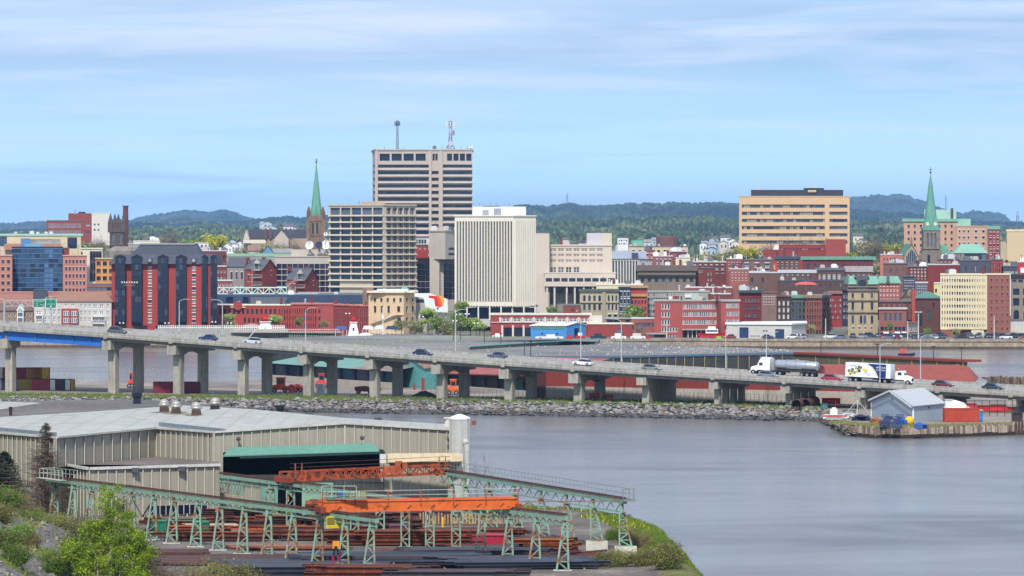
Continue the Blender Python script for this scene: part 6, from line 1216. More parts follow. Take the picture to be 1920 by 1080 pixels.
# parked cars on the right quay
cc=[((220,222,226),'white'),((150,156,166),'silver'),((52,62,82),'navy'),((34,36,40),'black'),((140,44,48),'red'),((96,110,134),'blue grey')]
PC=[]
for(c,nm)in cc:
    for kd in('sedan','suv'):r=car(c,kd,'parked_car',f'{nm} {"saloon" if kd == "sedan" else "tall"} car parked in the crowded waterfront lot',group='cars parked along the far quay');PC.append(Proto(r,tree_of(r)))
rr=random.Random(21)
for row,D in enumerate((1282,1294,1303)):
    for px in range(1596 if row else 1650,1925,17):
        if rr.random()<.24:continue
        rr.choice(PC).put((X(px+rr.uniform(-3,3),D),D+rr.uniform(-.5,.5),3.02 if D<1335 else gz(D)),rr.choice((pi/2,-pi/2,0,pi,.2)))
for px,D in((1338,1292),(1368,1290),(1440,1286),(1486,1284),(1500,1284),(1556,1290),(1575,1286)):rr.choice(PC).put((X(px,D),D,3.02),rr.choice((0,pi)))
for p in PC:
    if not p.used:
        def dele(t_):
            for o,s_ in t_:dele(s_);bpy.data.objects.remove(o)
        dele(p.tree);bpy.data.objects.remove(p.root)
# ---------------------------------------------------------------- terminal sheds
TG=M((112,158,144),rough=.6,var=.12,streak=.25);DG=M((40,46,64),rough=.7)
def PP(px,py,z):D=(H-z)*FP/(py-HY);return(X(px,D),D,z)
sh=T('transit_shed','long green roofed transit shed with dark bay doors behind the bridge piers','shed',(X(620,930),930,SPITZ))
e0,e1=PP(508,678,6.6),PP(745,695,6.2);zr=9.0
dv=Vector((e1[0]-e0[0],e1[1]-e0[1])).normalized();nv=Vector((-dv.y,dv.x));A0,A1=Vector(e0[:2]),Vector(e1[:2])
def V3(v,z):return(v.x,v.y,z)
part(MB().add([V3(A0-nv*1.5,6.3),V3(A0+dv*(A1-A0).length*.68-nv*1.5,6.15),V3(A0+dv*(A1-A0).length*.78+nv*16,zr),V3(A0+nv*16,zr)],[(0,1,2,3)]),'green_roof',TG,sh)
part(MB().add([V3(A0+dv*(A1-A0).length*.68-nv*1.5,6.15),V3(A1-nv*1.5,6.0),V3(A1+nv*16,zr),V3(A0+dv*(A1-A0).length*.78+nv*16,zr)],[(0,1,2,3)]),'brown_roof',M((138,120,116),streak=.2),sh)
mb=MB();L_=(A1-A0).length;ops=[(1+k*(L_-1)/9,1+(k+.82)*(L_-1)/9,3.4,6.0)for k in range(9)];walls(mb,A0,A1,3.2,6.2,ops,.8);mb.quad(V3(A0,3.2),V3(A0+nv*30,3.2),V3(A0+nv*30,zr),V3(A0+nv*16,zr));mb.add([V3(A0,3.2),V3(A0,6.2),V3(A0+nv*16,zr)],[(0,1,2)]);part(mb,'wall',M((58,64,84)),sh)
for k,o in enumerate(ops):part(MB().quad(V3(A0+dv*o[0]+nv*.7,3.4),V3(A0+dv*o[1]+nv*.7,3.4),V3(A0+dv*o[1]+nv*.7,6.0),V3(A0+dv*o[0]+nv*.7,6.0)),'door',[M((96,92,104),streak=.2),M((40,52,84)),M((52,96,104))][k%3],sh)
part(MB().prism([tuple(A0-nv*1.2),tuple(A1-nv*1.2),tuple(A1+nv*.6),tuple(A0+nv*.6)],1.9,3.3),'loading_dock',M((184,172,156),streak=.4),sh)
# teal cross wing
D=880;tw=gable('teal metal gabled wing between the green and red roofed sheds',P2(745,D+12),P2(797,D-4),P2(836,D+2),2,Z(690,D),Z(674,D),M((104,176,172),rough=.6,pattern=('v',1.0,.12)),M((150,132,118),rust=((140,84,60),.5,.3)),'BC',name='shed',cat='shed')
part(MB().box(X(790,D-9),X(796,D-9),D-9.5,D-8,2,Z(706,D)).box(X(775,D-9),X(779,D-9),D-9,D-8.5,2,Z(716,D)),'rusty_stack',M((146,60,50)),tw)
# red roofed shed then long red wall
sh=T('transit_shed','red roofed transit shed with dark open bays right of the teal wing','shed',(X(930,872),872,SPITZ));A0,A1=Vector(P2(834,880)),Vector(P2(1030,836));dv=(A1-A0).normalized();nv=Vector((-dv.y,dv.x));L_=(A1-A0).length
part(MB().add([V3(A0-nv*1.5,5.7),V3(A1-nv*1.5,6.6),V3(A1+nv*16,10.2),V3(A0+nv*16,9.4)],[(0,1,2,3)]).add([V3(A0-nv*1.5,5.5),V3(A1-nv*1.5,6.4),V3(A1-nv*1.5,6.65),V3(A0-nv*1.5,5.75)],[(0,1,2,3)]),'red_roof',M((170,86,76),rough=.6,streak=.3),sh)
mb=MB();ops=[(1+k*(L_-1)/8,1+(k+.85)*(L_-1)/8,2.9,5.4)for k in range(8)];walls(mb,A0,A1,2.0,6.2,ops,.8);part(mb,'wall',M((74,48,58)),sh)
for k,o in enumerate(ops):part(MB().quad(V3(A0+dv*o[0]+nv*.7,2.9),V3(A0+dv*o[1]+nv*.7,2.9),V3(A0+dv*o[1]+nv*.7,5.4),V3(A0+dv*o[0]+nv*.7,5.4)),'door',[DG,M((30,92,92)),DG,M((70,54,66))][k%4],sh)
part(MB().prism([tuple(A0-nv*1.2),tuple(A1-nv*1.2),tuple(A1+nv*.6),tuple(A0+nv*.6)],1.9,2.9),'loading_dock',M((176,168,158),streak=.3),sh)
RW=M((146,58,48),rough=.7,var=.14,pattern=('v',.8,.12),streak=.35)
sh=T('warehouse','long brick red warehouse wall on a grey concrete base behind the bridge','warehouse',(X(1300,815),815,SPITZ));A0,A1=Vector(P2(1024,828)),Vector(P2(1712,792));dv=(A1-A0).normalized();nv=Vector((-dv.y,dv.x))
part(MB().prism([tuple(A0),tuple(A1),tuple(A1+nv*14),tuple(A0+nv*14)],[4.6]*4,[9.4,6.6,6.8,9.8]),'wall',RW,sh);part(MB().prism([tuple(A0-nv*.15),tuple(A1-nv*.15),tuple(A1+nv*14),tuple(A0+nv*14)],1.9,4.6),'concrete_base',M((190,182,170),streak=.45),sh)
part(MB().add([V3(A0-nv*.3,9.4),V3(A1-nv*.3,6.6),V3(A1+nv*14,6.8),V3(A0+nv*14,9.8)],[(0,1,2,3)]),'roof',M((150,70,62)),sh)
part(MB().prism([tuple(A0-nv*.05-dv*3),tuple(A0-nv*.05),tuple(A0+nv*14),tuple(A0+nv*14-dv*3)],1.9,[7.6,9.0,9.2,7.8]),'end_wall',M((84,44,44)),sh)
# broad grey terminal roof with gulls
RT=ground_mat([(106,104,104),(128,126,124),(146,142,136)],.03,fine=1.2,bump=.1)
rf=T('terminal_hall','huge flat grey roofed terminal hall covered with gulls','terminal building',(X(1100,960),960,SPITZ))
near=[(505,640),(640,650),(840,664),(1000,668),(1150,668),(1300,665),(1487,661.5)];far=[(1487,656.5),(1400,652),(1240,646),(1140,640),(990,634),(860,629),(760,627),(640,630),(505,634)]
ZR=9.6;poly=[PP(a,b,ZR)[:2]for a,b in near+far]
part(MB().prism(poly,ZR-.5,ZR),'roof',RT,rf);nw=[Vector(p)for p in poly[:7]]
mb=MB();[mb.quad(V3(a,1.9),V3(b,1.9),V3(b,ZR-.5),V3(a,ZR-.5))for a,b in zip(nw,nw[1:])];part(mb,'wall',M((70,70,70),var=.3,scale=.3,streak=.4,pattern=('v',1.2,.25)),rf)
mb=MB();[mb.bar(V3(a,ZR-.15),V3(b,ZR-.15),.5,.45)for a,b in zip(nw,nw[1:])];part(mb,'blue_fascia',M((86,112,140)),rf);mb=MB()
for a,b in zip(nw[4:],nw[5:]):
    for k in range(9):p=a+(b-a)*k/9;mb.bar(V3(p-Vector((0,.3)),4),V3(p-Vector((0,.3)),ZR-.5),.18)
part(mb,'mullion',M((150,140,96)),rf)
ed=[PP(a,b,ZR+.02)for a,b in((880,656),(985,649),(1085,643.5),(1125,641))];q=MB();r2=MB()
for a,b in zip(ed,ed[1:]):q.quad((*a[:2],ZR),(*b[:2],ZR),(*b[:2],ZR+.75),(*a[:2],ZR+.75));r2.bar((*a[:2],ZR+.85),(*b[:2],ZR+.85),.4,.25)
part(q,'step_wall',M((214,206,160),var=.1),rf);part(r2,'teal_gutter',M((120,190,186)),rf)
b=MB();up=[(p[0],p[1])for p in ed]+[PP(a,b_,ZR+.75)[:2]for a,b_ in((1120,640.5),(1000,638),(880,640))];part(MB().prism(up,ZR,ZR+.72),'upper_roof',RT,rf)
for(a,b_,c)in((700,640,60),(810,636,70),(900,633,40)):
    p=PP(a,b_,ZR+.012);part(MB().add([(p[0]-9,p[1]-5,ZR+.012),(p[0]+9,p[1]-6,ZR+.012),(p[0]+13,p[1]+3,ZR+.012),(p[0]-4,p[1]+5,ZR+.012)],[(0,1,2,3)]),'moss_patch',M((128,140,96),var=.3,scale=.4),rf)
# red capped clerestory and sloping red shed at right
sh=T('transit_shed','rust red roofed waterfront shed with sloping end above the bridge on the right','shed',(X(1680,850),850,SPITZ));c0,c1=Vector(PP(1487,661,8.6)[:2]),Vector(PP(1806,676,8.6)[:2]);dv=(c1-c0).normalized();nv=Vector((-dv.y,dv.x))
mb=MB();mb.prism([tuple(c0),tuple(c1),tuple(c1+nv*1.2),tuple(c0+nv*5)],2,8.2);part(mb,'clerestory_wall',M((112,102,70),var=.3,scale=.4,fine=1.5,pattern=('v',1.3,.3)),sh)
part(MB().prism([tuple(c0-nv*.4),tuple(c1-nv*.4+dv*.5),tuple(c1+nv*5+dv*.5),tuple(c0+nv*5)],8.2,8.75),'red_cap',M((146,64,48)),sh);mb=MB()
for k in range(8):p=c0+(c1-c0)*k/7.0;mb.bar(V3(p-nv*.1,5),V3(p-nv*.1,8.2),.3)
part(mb,'post',M((150,132,70)),sh)
r0,r1=PP(1536,683,8.3),PP(1788,684,8.3);q0,q1=PP(1549,716,5.2),PP(1829,716,5.2);R0,R1,Q0,Q1=(Vector(v)for v in(r0,r1,q0,q1))
ORR=M((160,72,54),rough=.7,var=.14,streak=.4)
mid0,mid1=R0*.55+Q0*.45+Vector((0,0,1.0)),R1*.75+Q1*.25+Vector((0,0,.5));mid0=Vector(PP(1546,688,7.9));mid1=Vector(PP(1817,688,7.9))
part(MB().add([tuple(Q0),tuple(Q1),tuple(mid1),tuple(mid0)],[(0,1,2,3)]),'lower_roof_slope',ORR,sh);part(MB().add([tuple(mid0),tuple(mid1),tuple(R1),tuple(R0)],[(0,1,2,3)]),'upper_roof_slope',M((158,68,54),rough=.6),sh)
part(MB().add([tuple(Q1),tuple(Q1+Vector((4,26,0))),(R1.x+3,R1.y+16,8),tuple(R1),tuple(mid1)],[(0,1,2,3,4)]),'end_slope',ORR,sh);part(MB().add([tuple(Q0),tuple(mid0),tuple(R0),(R0.x-1,R0.y,4),(Q0.x-2,Q0.y+2,4)],[(0,1,2,3,4)]),'end_wall',M((110,44,40)),sh)
part(MB().prism([(Q0.x,Q0.y+.5),(Q1.x-2.5,Q1.y+.5),(Q1.x,Q1.y+20),(Q0.x,Q0.y+30)],1.5,5.15),'wall',M((66,44,44)),sh)
for px in(1539,1645,1750,1803):
    p=PP(px,664+(px-1487)*.047,8.7);r=T('roof_lamp',f'thin lamp pole on the red capped roof edge, {["leftmost, above the tanker rear", "second, above the box truck", "third, right of the box truck", "at the right end of the roof"][(1539, 1645, 1750, 1803).index(px)]}','lamp',p,'thin lamp poles on the terminal roof');part(MB().tube((0,0,0),(0,0,3.2),.1,n=5),'pole',DARK,r,local=True);part(MB().box(-.5,.5,-.2,.2,3.2,3.45),'lamp_head',DARK,r,local=True)
# gulls resting on the roofs
gb=MB();n=8
for x,r_,z in((-.3,.03,.24),(-.12,.12,.22),(.05,.14,.24),(.17,.08,.32)):gb.v+=[(x,cos(2*pi*i/n)*r_,z+sin(2*pi*i/n)*r_)for i in range(n)]
for j in range(3):gb.f+=[(j*n+i,j*n+(i+1)%n,(j+1)*n+(i+1)%n,(j+1)*n+i)for i in range(n)]
gb.f+=[tuple(range(n)),tuple(range(3*n,4*n))];gb.m=[0]*len(gb.f);gb.ball((.22,0,.4),.075,8);gb.add([(.29,-.02,.4),(.29,.02,.4),(.38,0,.38)],[(0,1,2)],1);gb.box(-.02,0,-.05,-.03,0,.14,1);gb.box(-.02,0,.03,.05,0,.14,1);gb.add([(-.3,-.03,.26),(-.3,.03,.26),(-.48,0,.25)],[(0,1,2)],2);gb.add([(.1,-.15,.3),(-.4,-.07,.28),(-.05,-.13,.36)],[(0,1,2)],2);gb.add([(.1,.15,.3),(-.4,.07,.28),(-.05,.13,.36)],[(0,2,1)],2)
gme=gb.mesh([WHITE,M((220,160,40)),M((150,156,164))]);rr=random.Random(31);cnt=0
def in_roof(px,py):
    lo=lerp(list(reversed(far)),px)if px<1487 else 656;return lo
while cnt<260:
    px=rr.choice((rr.uniform(1000,1487),rr.uniform(1080,1480),rr.uniform(660,1480)));lo=lerp([(505,634),(640,630),(760,627),(860,629),(990,634),(1140,640),(1240,646),(1400,652),(1487,656.5)],px)+1.2;hi=lerp(near,px)-1.5
    if hi<=lo:continue
    py=rr.uniform(lo,hi);zz=ZR
    if 880<px<1125 and py<lerp([(880,656),(985,649),(1085,643.5),(1125,641)],px)+1:continue
    o=bpy.data.objects.new('gull',gme);COL.objects.link(o);o.location=PP(px,py,zz);s=rr.uniform(.55,.85);o.scale=(s,s,s);o.rotation_euler=(0,0,rr.uniform(-2.5,2.5));tag(o,'white gull resting on the wide grey terminal roof','gull','gulls resting on the grey terminal roof');cnt+=1
# lighthouses on the promenade, fence, boardwalk
def lighthouse(px,yb,yt,w0,D,lab):
    z0=Z(yb,D);s=FP/D;t=T('lighthouse',lab,'lighthouse',(X(px,D),D,z0));hb=Z(yt+10*w0/26,D)-z0;r=w0/2/s
    part(MB().add([(-r*1.2,-r*1.2,0),(r*1.2,-r*1.2,0),(r*1.2,r*1.2,0),(-r*1.2,r*1.2,0),(-r*.62,-r*.62,hb),(r*.62,-r*.62,hb),(r*.62,r*.62,hb),(-r*.62,r*.62,hb)],[(0,1,5,4),(1,2,6,5),(2,3,7,6),(3,0,4,7),(4,5,6,7)]),'tower',WHITE,t,local=True)
    part(MB().box(-r*.85,r*.85,-r*.85,r*.85,hb,hb+.25),'gallery',WHITE,t,local=True);part(MB().lathe([(r*.42,hb+.25),(r*.42,hb+1.0)],0,0,8),'lantern',M((196,34,36)),t,local=True);part(MB().lathe([(r*.62,hb+1.0),(r*.2,hb+1.6),(.06,hb+2.1)],0,0,8),'lantern_roof',M((206,30,34)),t,local=True);part(MB().box(-.25,.3,-r*1.0,-r*.9,hb*.45,hb*.65),'window',G1,t,local=True)
lighthouse(498,627,594,26,1290,'larger white wooden lighthouse with red lantern on the promenade');lighthouse(663,632,598,18,1262,'smaller white lighthouse with red lantern beside the blue market tents')
D=1281;f=T('picket_fence','white picket fence along the promenade below the red hotel','fence',(X(350,D),D,3.4));b=MB()
for k in range(60):px=297+k*4.0;b.box(X(px,D)-.12,X(px,D)+.12,D,D+.1,Z(617,D),Z(609.5,D))
part(b,'picket',WHITE,f);part(MB().box(X(290,D),X(540,D),D-.2,D+4,2.6,Z(617,D)),'plinth',GREY,f);part(MB().box(X(296,D),X(534,D),D+.1,D+.2,Z(615,D),Z(613.5,D)).box(X(296,D),X(534,D),D+.1,D+.2,Z(611.5,D),Z(610.8,D)),'rail',WHITE,f)
D=1274;f=T('boardwalk','boardwalk on dark piles with railing in front of the brick market row','boardwalk',(X(550,D),D,2));b=MB();part(MB().box(X(430,D),X(640,D),D,D+7,Z(624,D),Z(622.5,D)),'deck',M((170,160,148)),f);b=MB()
for k in range(30):b.box(X(505+k*4.5,D)-.15,X(505+k*4.5,D)+.15,D+.3,D+.6,-1,Z(624,D))
part(b,'pile',DARK,f);b=MB()
for k in range(48):b.box(X(440+k*4.1,D)-.06,X(440+k*4.1,D)+.06,D,D+.08,Z(622.5,D),Z(617.5,D))
b.box(X(440,D),X(635,D),D-.05,D+.1,Z(618,D),Z(617,D));part(b,'railing',M((206,204,198)),f)
part(MB().bar((X(455,D),D-2,1),(X(480,D),D-2,Z(618,D)),1.2,.2),'gangway',WHITE,f)
D=1292;t=T('pavilion','round pavilion with grey pink shingled roof beside the larger lighthouse','pavilion',(X(470,D),D,3));part(MB().lathe([(3.4,Z(614,D)),(2.6,Z(609,D)),(.3,Z(606.5,D))],X(472,D),D,12),'roof',M((176,140,140)),t);part(MB().lathe([(2.6,3),(2.6,Z(614,D))],X(472,D),D,12),'wall',M((96,50,46)),t)
# tents and boats by the brick row
for px,w_,D,c,lab in((640,22,1285,(70,90,150),'blue market tent beside the smaller lighthouse'),(735,24,1288,(44,62,96),'dark blue canopied stall by the flagpole'),(690,20,1290,(222,216,214),'long white awning stall before the brick fronts'),(712,18,1291,(226,214,210),'short white awning stall next to the flagpole')):
    t=T('market_tent',lab,'tent',(X(px,D),D,3));h=w_/FP*D/2;part(MB().add([(-h,-2,3.2),(h,-2,3.2),(h,2,3.2),(-h,2,3.2),(-h*.7,0,4.4),(h*.7,0,4.4)],[(0,1,5,4),(1,2,5),(2,3,4,5),(3,0,4)]),'canopy',M(c),t,local=True);b=MB();[b.box(x-.07,x+.07,-1.9,-1.8,0,3.2)for x in(-h*.95,-h*.3,h*.3,h*.95)];part(b,'pole',WHITE,t,local=True);part(MB().box(-h*.8,h*.8,-1.2,-.8,0,1.1),'counter',M((92,150,210)),t,local=True)
D=1266;t=T('marquee','low white domed marquee with red side behind the gull roof','marquee',(X(695,D),D,1));part(MB().lathe([(3.6,3.2),(3.0,4.6),(1.4,5.4),(.1,5.6)],X(685,D),D,14),'dome',WHITE,t,smooth=True);part(MB().box(X(690,D),X(722,D),D-1,D+3,1,4.6),'side',M((150,70,84)),t)
D=1276;t=T('flagpole','white ship style flagpole with yardarm before the brick fronts','flagpole',(X(718,D),D,3));part(MB().tube((X(718,D),D,3),(X(718,D),D,Z(576,D)),.2,.12,6),'pole',WHITE,t);part(MB().bar((X(720,D),D,Z(600,D)),(X(739,D),D,Z(586,D)),.16),'gaff',WHITE,t);part(MB().bar((X(718,D),D,Z(592,D)),(X(718,D),D,Z(598,D)),.6),'band',WHITE,t)
# park globe lamps and poles on the quay
gl=T('globe_lamp','double globe park lamp','lamp post',(0,0,0),'globe lamps along the promenade');part(MB().tube((0,0,0),(0,0,5.2),.1,n=5).bar((-.6,0,5.2),(.6,0,5.2),.1),'pole',M((60,64,66)),gl,local=True)
for s in(-.6,.6):part(MB().ball((s,0,5.5),.32,8),'globe',WHITE,gl,local=True)
P_=Proto(gl,tree_of(gl))
for px,yt,D,lab in((853,602,1280,'double globe lamp between the park trees'),(1135/1920*0+790,594,1280,'double globe lamp before the customs building'),(859,590,1300,'double globe lamp in front of the tall spring tree'),(876,589,1300,'double globe lamp left of the white ribbed tower door'),(228,606,1290,'globe lamp at the red hotel left corner'),(313,606,1290,'globe lamp at the red hotel arcade middle'),(401,604,1290,'globe lamp at the red hotel right corner'),(430,606,1292,'globe lamp beside the round pavilion'),(506,598,1294,'globe lamp behind the larger lighthouse'),(652,588,1300,'globe lamp left of the bright red brick front'),(893,606,1272,'globe lamp left of the long low brick building'),(1498/1.0,628,1272,'globe lamp on the quay right of the pale warehouse')):
    z=Z(yt,D);P_.put((X(px,D),D,z-5.5),0,lab)
for px,yt,D,lab in((1548,597,1272,'white quay mast in front of the ornate brick corner block'),(1722,586,1275,'tall white light mast before the purple hall'),(1864,593,1275,'white quay mast in front of the brown brick wing'),(1702,602,1280,'thin white quay mast left of the tall light mast'),(1250/1.0,600,1290,'white flagpole in front of the institution left part'),(243,530,1284,'tall floodlight mast in front of the red hotel')):
    t=T('light_mast',lab,'light mast',(X(px,D),D,3),'tall masts along the quay');part(MB().tube((X(px,D),D,3),(X(px,D),D,Z(yt,D)),.2,.12,6),'pole',OFFW if px!=243 else M((150,96,90)),t)
    if px==1722 or px==243:
        w_=.9 if px==1722 else 2.6;b=MB();[b.box(X(px,D)+w_*k/3-.22,X(px,D)+w_*k/3+.22,D-.4,D-.1,Z(yt,D)-.1,Z(yt,D)+.4)for k in range(-3,4)];part(b,'floodlight',OFFW,t);part(MB().box(X(px,D)-w_,X(px,D)+w_,D-.1,D+.1,Z(yt,D)-.3,Z(yt,D)-.1).box(X(px,D)-w_*.7,X(px,D)+w_*.7,D-.1,D+.1,Z(yt,D)-1.0,Z(yt,D)-.8),'crossbar',M((150,120,110)),t)
for px,yt in((850,612),(863,612),(908,622),(939,626),(983,640),(995,642)):
    D=1000;p=PP(px,yt+26,ZR);t=T('roof_lamp',f'dark roof lamp pole {["left of a pair before the park", "right of a pair before the park", "before the long low brick building", "short, before the low brick building", "left of two short ones near the teal gutter", "right of two short ones near the teal gutter"][[850, 863, 908, 939, 983, 995].index(px)]}','lamp',p,'dark poles on the terminal roof');hh=26/FP*p[1];part(MB().tube((0,0,0),(0,0,hh),.1,n=5),'pole',DARK,t,local=True);part(MB().box(-.3,.3,-.2,.2,hh,hh+.2),'lamp_head',DARK,t,local=True)
# clutter on the quay right of the blue shed
def blob(name,lab,cat,px,py,w_,h_,D,mats,seed,group=None):
    rr=random.Random(seed);t=T(name,lab,cat,(X(px,D),D,Z(py,D)),group);s=D/FP;b=MB();n=5
    b.box(-w_*s/2,w_*s/2,-1,1,.3,h_*s*.55,0);b.box(-w_*s/2+w_*s*rr.uniform(.1,.4),w_*s*.2,-.9,.9,h_*s*.55,h_*s,1);part(b,'body',mats,t,local=True)
    for x in(-w_*s*.32,w_*s*.32):wheel(t,x,-1.0,.35)
    return t
RD=M((206,40,44));
for a in((1030,636,52,9,1275,[WHITE,WHITE],'white tarpaulin covered load beside the blue shed'),(1088,636,18,12,1275,[RD,WHITE],'red truck at the blue shed corner'),(1068,637,14,9,1273,[RD,RD],'small red vehicle in front of the blue shed'),(1122,637,30,12,1278,[M((44,56,76)),M((50,60,70))],'dark loader machine by the maroon shed'),(1160,637,28,12,1276,[WHITE,WHITE],'long white trailer before the maroon shed'),(1196,637,28,12,1277,[WHITE,OFFW],'second white trailer before the annexe'),(1215,638,8,9,1274,[RD,RD],'small red kiosk by the white trailers'),(933,634,20,9,1290,[WHITE,WHITE],'white van before the long low brick building'),(1349,638,14,7,1278,[M((150,214,60)),M((150,214,60))],'lime green small vehicle by the pale warehouse')):
    blob('work_vehicle',a[6],'work vehicle',a[0],a[1],a[2],a[3],a[4],a[5],int(a[0]))
D=1284;t=T('boat','white boat with red hull standing before the institution columns','boat',(X(1334,D),D,3));part(hull([(-4.6,.5,.6,1.2,2.0),(-3.8,1.1,1.5,.6,1.9),(3,1.1,1.5,.6,1.9),(4.8,.1,.3,1.2,2.4)],MB()),'hull',RD,t,local=True);part(MB().box(-2,2.2,-1,1,1.9,3.4).box(-1.2,1.4,-.8,.8,3.4,4.3),'cabin',WHITE,t,local=True);part(MB().box(-1.8,2.0,-1.04,-1,2.5,3.0),'window',G1,t,local=True)
# ---------------------------------------------------------------- objects on the terminal spit
CORR=lambda c,key='':M(c,rough=.6,var=.1,pattern=('v',.28,.25),rust=((120,70,50),.12,1.2),key=key)
def container(px,py,L_,rz,c,lab,z=None,hh=2.6,doors=None,group=None,D=None):
    z=SPITZ if z is None else z;p=PP(px,py,z)if D is None else(X(px,D),D,z)
    r=T('shipping_container',lab,'shipping container',p,group,rz);m=CORR(c,'c')
    b=MB();n=int(L_/.28);b.box(-L_/2,L_/2,-1.2,1.2,.1,hh-.05)
    part(b,'body',m,r,local=True);fr=MB()
    for x in(-L_/2,L_/2):
        for y in(-1.22,1.22):fr.box(x-.08,x+.08,y-.06,y+.06,0,hh)
    for y in(-1.22,1.22):fr.box(-L_/2,L_/2,y-.05,y+.05,hh-.14,hh);fr.box(-L_/2,L_/2,y-.05,y+.05,0,.16)
    part(fr,'frame',M(tuple(int(v*.85)for v in c),key='f'),r,local=True);rb=MB()
    for k in range(n):x=-L_/2+.15+k*(L_-.3)/n;rb.box(x,x+.12,-1.25,-1.2,.16,hh-.15)
    part(rb,'corrugation',m,r,local=True)
    d=MB();
    for x in(L_/2+.02,):
        for y in(-.9,-.4,.4,.9):d.box(x,x+.05,y-.03,y+.03,.1,hh-.1)
    part(d,'lock_bar',GREY,r,local=True);return r
container(52,731,12.2,0,(176,142,58),'long ochre shipping container on the ground by the leftmost bridge column');container(86,731.5,6.1,0,(170,60,66),'red shipping container standing in the ground row left of the white doored one')
container(43,731,9,0,(136,40,52),'maroon shipping container stacked above the ochre one',z=SPITZ+2.62,hh=2.6,D=872);container(72,731,5,0,(214,170,50),'short yellow shipping container stacked beside the maroon one',z=SPITZ+2.62,D=872)
container(4,731,7,0,(34,92,176),'blue shipping container at the far left edge behind the bridge column');container(2,731,7,0,(214,206,190),'cream shipping container stacked on the blue one',z=SPITZ+2.62,D=873)
r=container(115,731.5,4.6,0,(60,66,76),'open dark container with white doors folded back');part(MB().box(-2.4,-1.3,-1.5,-1.3,.1,2.5).box(1.1,2.2,-1.5,-1.3,.1,2.5),'open_door',WHITE,r,local=True);container(133,731.5,1.5,0,(226,176,40),'narrow yellow container end right of the open one')
container(310,737,5.2,0,(132,36,58),'dark crimson container left of the second bridge column pair');container(357,737,4.2,0,(132,36,58),'dark crimson container between the second pair of bridge columns')
container(1802,791,6.6,0,(190,70,46),'orange red shipping container beside the grey gabled shed',hh=2.65);
# fence at the back of the yard with reeds
f=T('chain_fence','thin chain link fence along the back of the container yard','fence',(X(260,921),921,SPITZ));b=MB();w_=MB()
for k in range(36):px=66+k*11;b.tube((X(px,921),921,2),(X(px,921),921,5.4),.06,n=4)
part(b,'post',GREY,f)
for z in(2.6,3.2,3.8,4.4,5.0):w_.box(X(60,921),X(455,921),920.97,921.03,z-.012,z+.012)
part(w_,'wire',GREY,f)
f=T('chain_fence','low chain link fence along the terminal road right of the riprap','fence',(X(1150,812),812,SPITZ));b=MB();w_=MB();pr=None
for k in range(90):
    px=800+k*8.2;D=lerp([(800,826),(1100,818),(1340,800),(1540,786)],px);p=Vector((X(px,D),D,2));b.bar(tuple(p),tuple(p+Vector((0,0,2.2))),.07)
    if pr is not None:
        for z in(.5,1.0,1.5,2.1):w_.bar(tuple(pr+Vector((0,0,z))),tuple(p+Vector((0,0,z))),.025)
    pr=p
part(b,'post',GREY,f);part(w_,'wire',GREY,f)
# machines
def machine(name,lab,px,py,L_,c,cab=True,drum=True):
    p=PP(px,py,SPITZ);r=T(name,lab,'machine',p);m=M(c,rough=.5);part(hull([(-L_/2,.8,.7,.8,1.7),(-L_*.1,.9,.85,.6,1.9),(L_*.15,.9,.8,.6,1.5),(L_/2,.8,.6,.7,1.4)],MB()),'body',m,r,local=True)
    if cab:c_=part(MB().box(-L_*.28,L_*.08,-.8,.8,1.6,3.3),'cab',m,r,local=True);part(MB().box(-L_*.24,L_*.04,-.83,-.8,2.1,3.0),'cab_window',G1,c_,local=True);part(MB().box(-L_*.33,L_*.12,-.9,.9,3.3,3.5),'cab_roof',m,r,local=True)
    if drum:part(MB().tube((L_*.36,-1,.95),(L_*.36,1,.95),.95,n=14),'drum',m,r,local=True)
    for x in(-L_*.36,L_*.08):wheel(r,x,-.9,.52,.4);wheel(r,x,.9,.52,.4)
    return r
machine('road_roller','orange red road roller under the bridge between the third and fourth piers',531,736,5.4,(226,74,34));machine('small_tractor','small red machine left of the fourth bridge pier',562,735,2.4,(160,36,46),False,False);machine('tractor','red tractor behind the white bagged load',606,728,3.6,(196,60,56),True,False)
machine('road_roller','orange and yellow roller under the bridge beside the gravel pile',853,740,3.6,(236,110,40),True,False);machine('small_tractor','orange machine at the foot of the left bridge columns',247,727,1.6,(226,70,40),True,False)
machine('red_plant','red site machine cluster behind the eighth bridge pier',1127,752,5.2,(206,42,44),False,False);machine('red_plant','low reddish plough frame between the fourth and fifth piers',690,739,6,(130,60,60),False,False);machine('yellow_plant','yellow pump machine before the red wall',1173,748,1.4,(226,190,60),True,False)
p=PP(602,738,SPITZ);t=T('bagged_load','white wrapped load beside the fourth bridge pier','bagged load',p);part(hull([(-1,.7,.6,0,2.0),(-.8,.9,.8,0,2.3),(.8,.9,.8,0,2.2),(1,.7,.6,0,2.0)],MB()),'sack',WHITE,t,local=True);part(MB().bar((-.5,-.92,.2),(-.3,-.92,2.1),.08).bar((.3,-.92,.2),(.1,-.92,2.1),.08),'strap',SLATE,t,local=True)
def heap(name,lab,px,py,w_,h_,m,seed):
    rr=random.Random(seed);p=PP(px,py,SPITZ);n=22;b=MB();vs=[];
    for j in range(7):
        r_=1-j/6.5
        for i in range(n):a=2*pi*i/n;q=1+.18*noise.noise(Vector((cos(a)*2+seed,sin(a)*2,j*.4)));vs.append((cos(a)*w_*r_*q,sin(a)*w_*.55*r_*q,h_*(1-r_**1.3)*(1+.15*rr.uniform(-1,1))))
    fs=[(j*n+i,j*n+(i+1)%n,(j+1)*n+(i+1)%n,(j+1)*n+i)for j in range(6)for i in range(n)]+[tuple(6*n+i for i in range(n))];b.add(vs,fs)
    return one(b,name,m,lab,'gravel pile' if 'gravel' in name else 'scrap heap',(0,0,0))if False else _heap(b,name,m,lab,p)
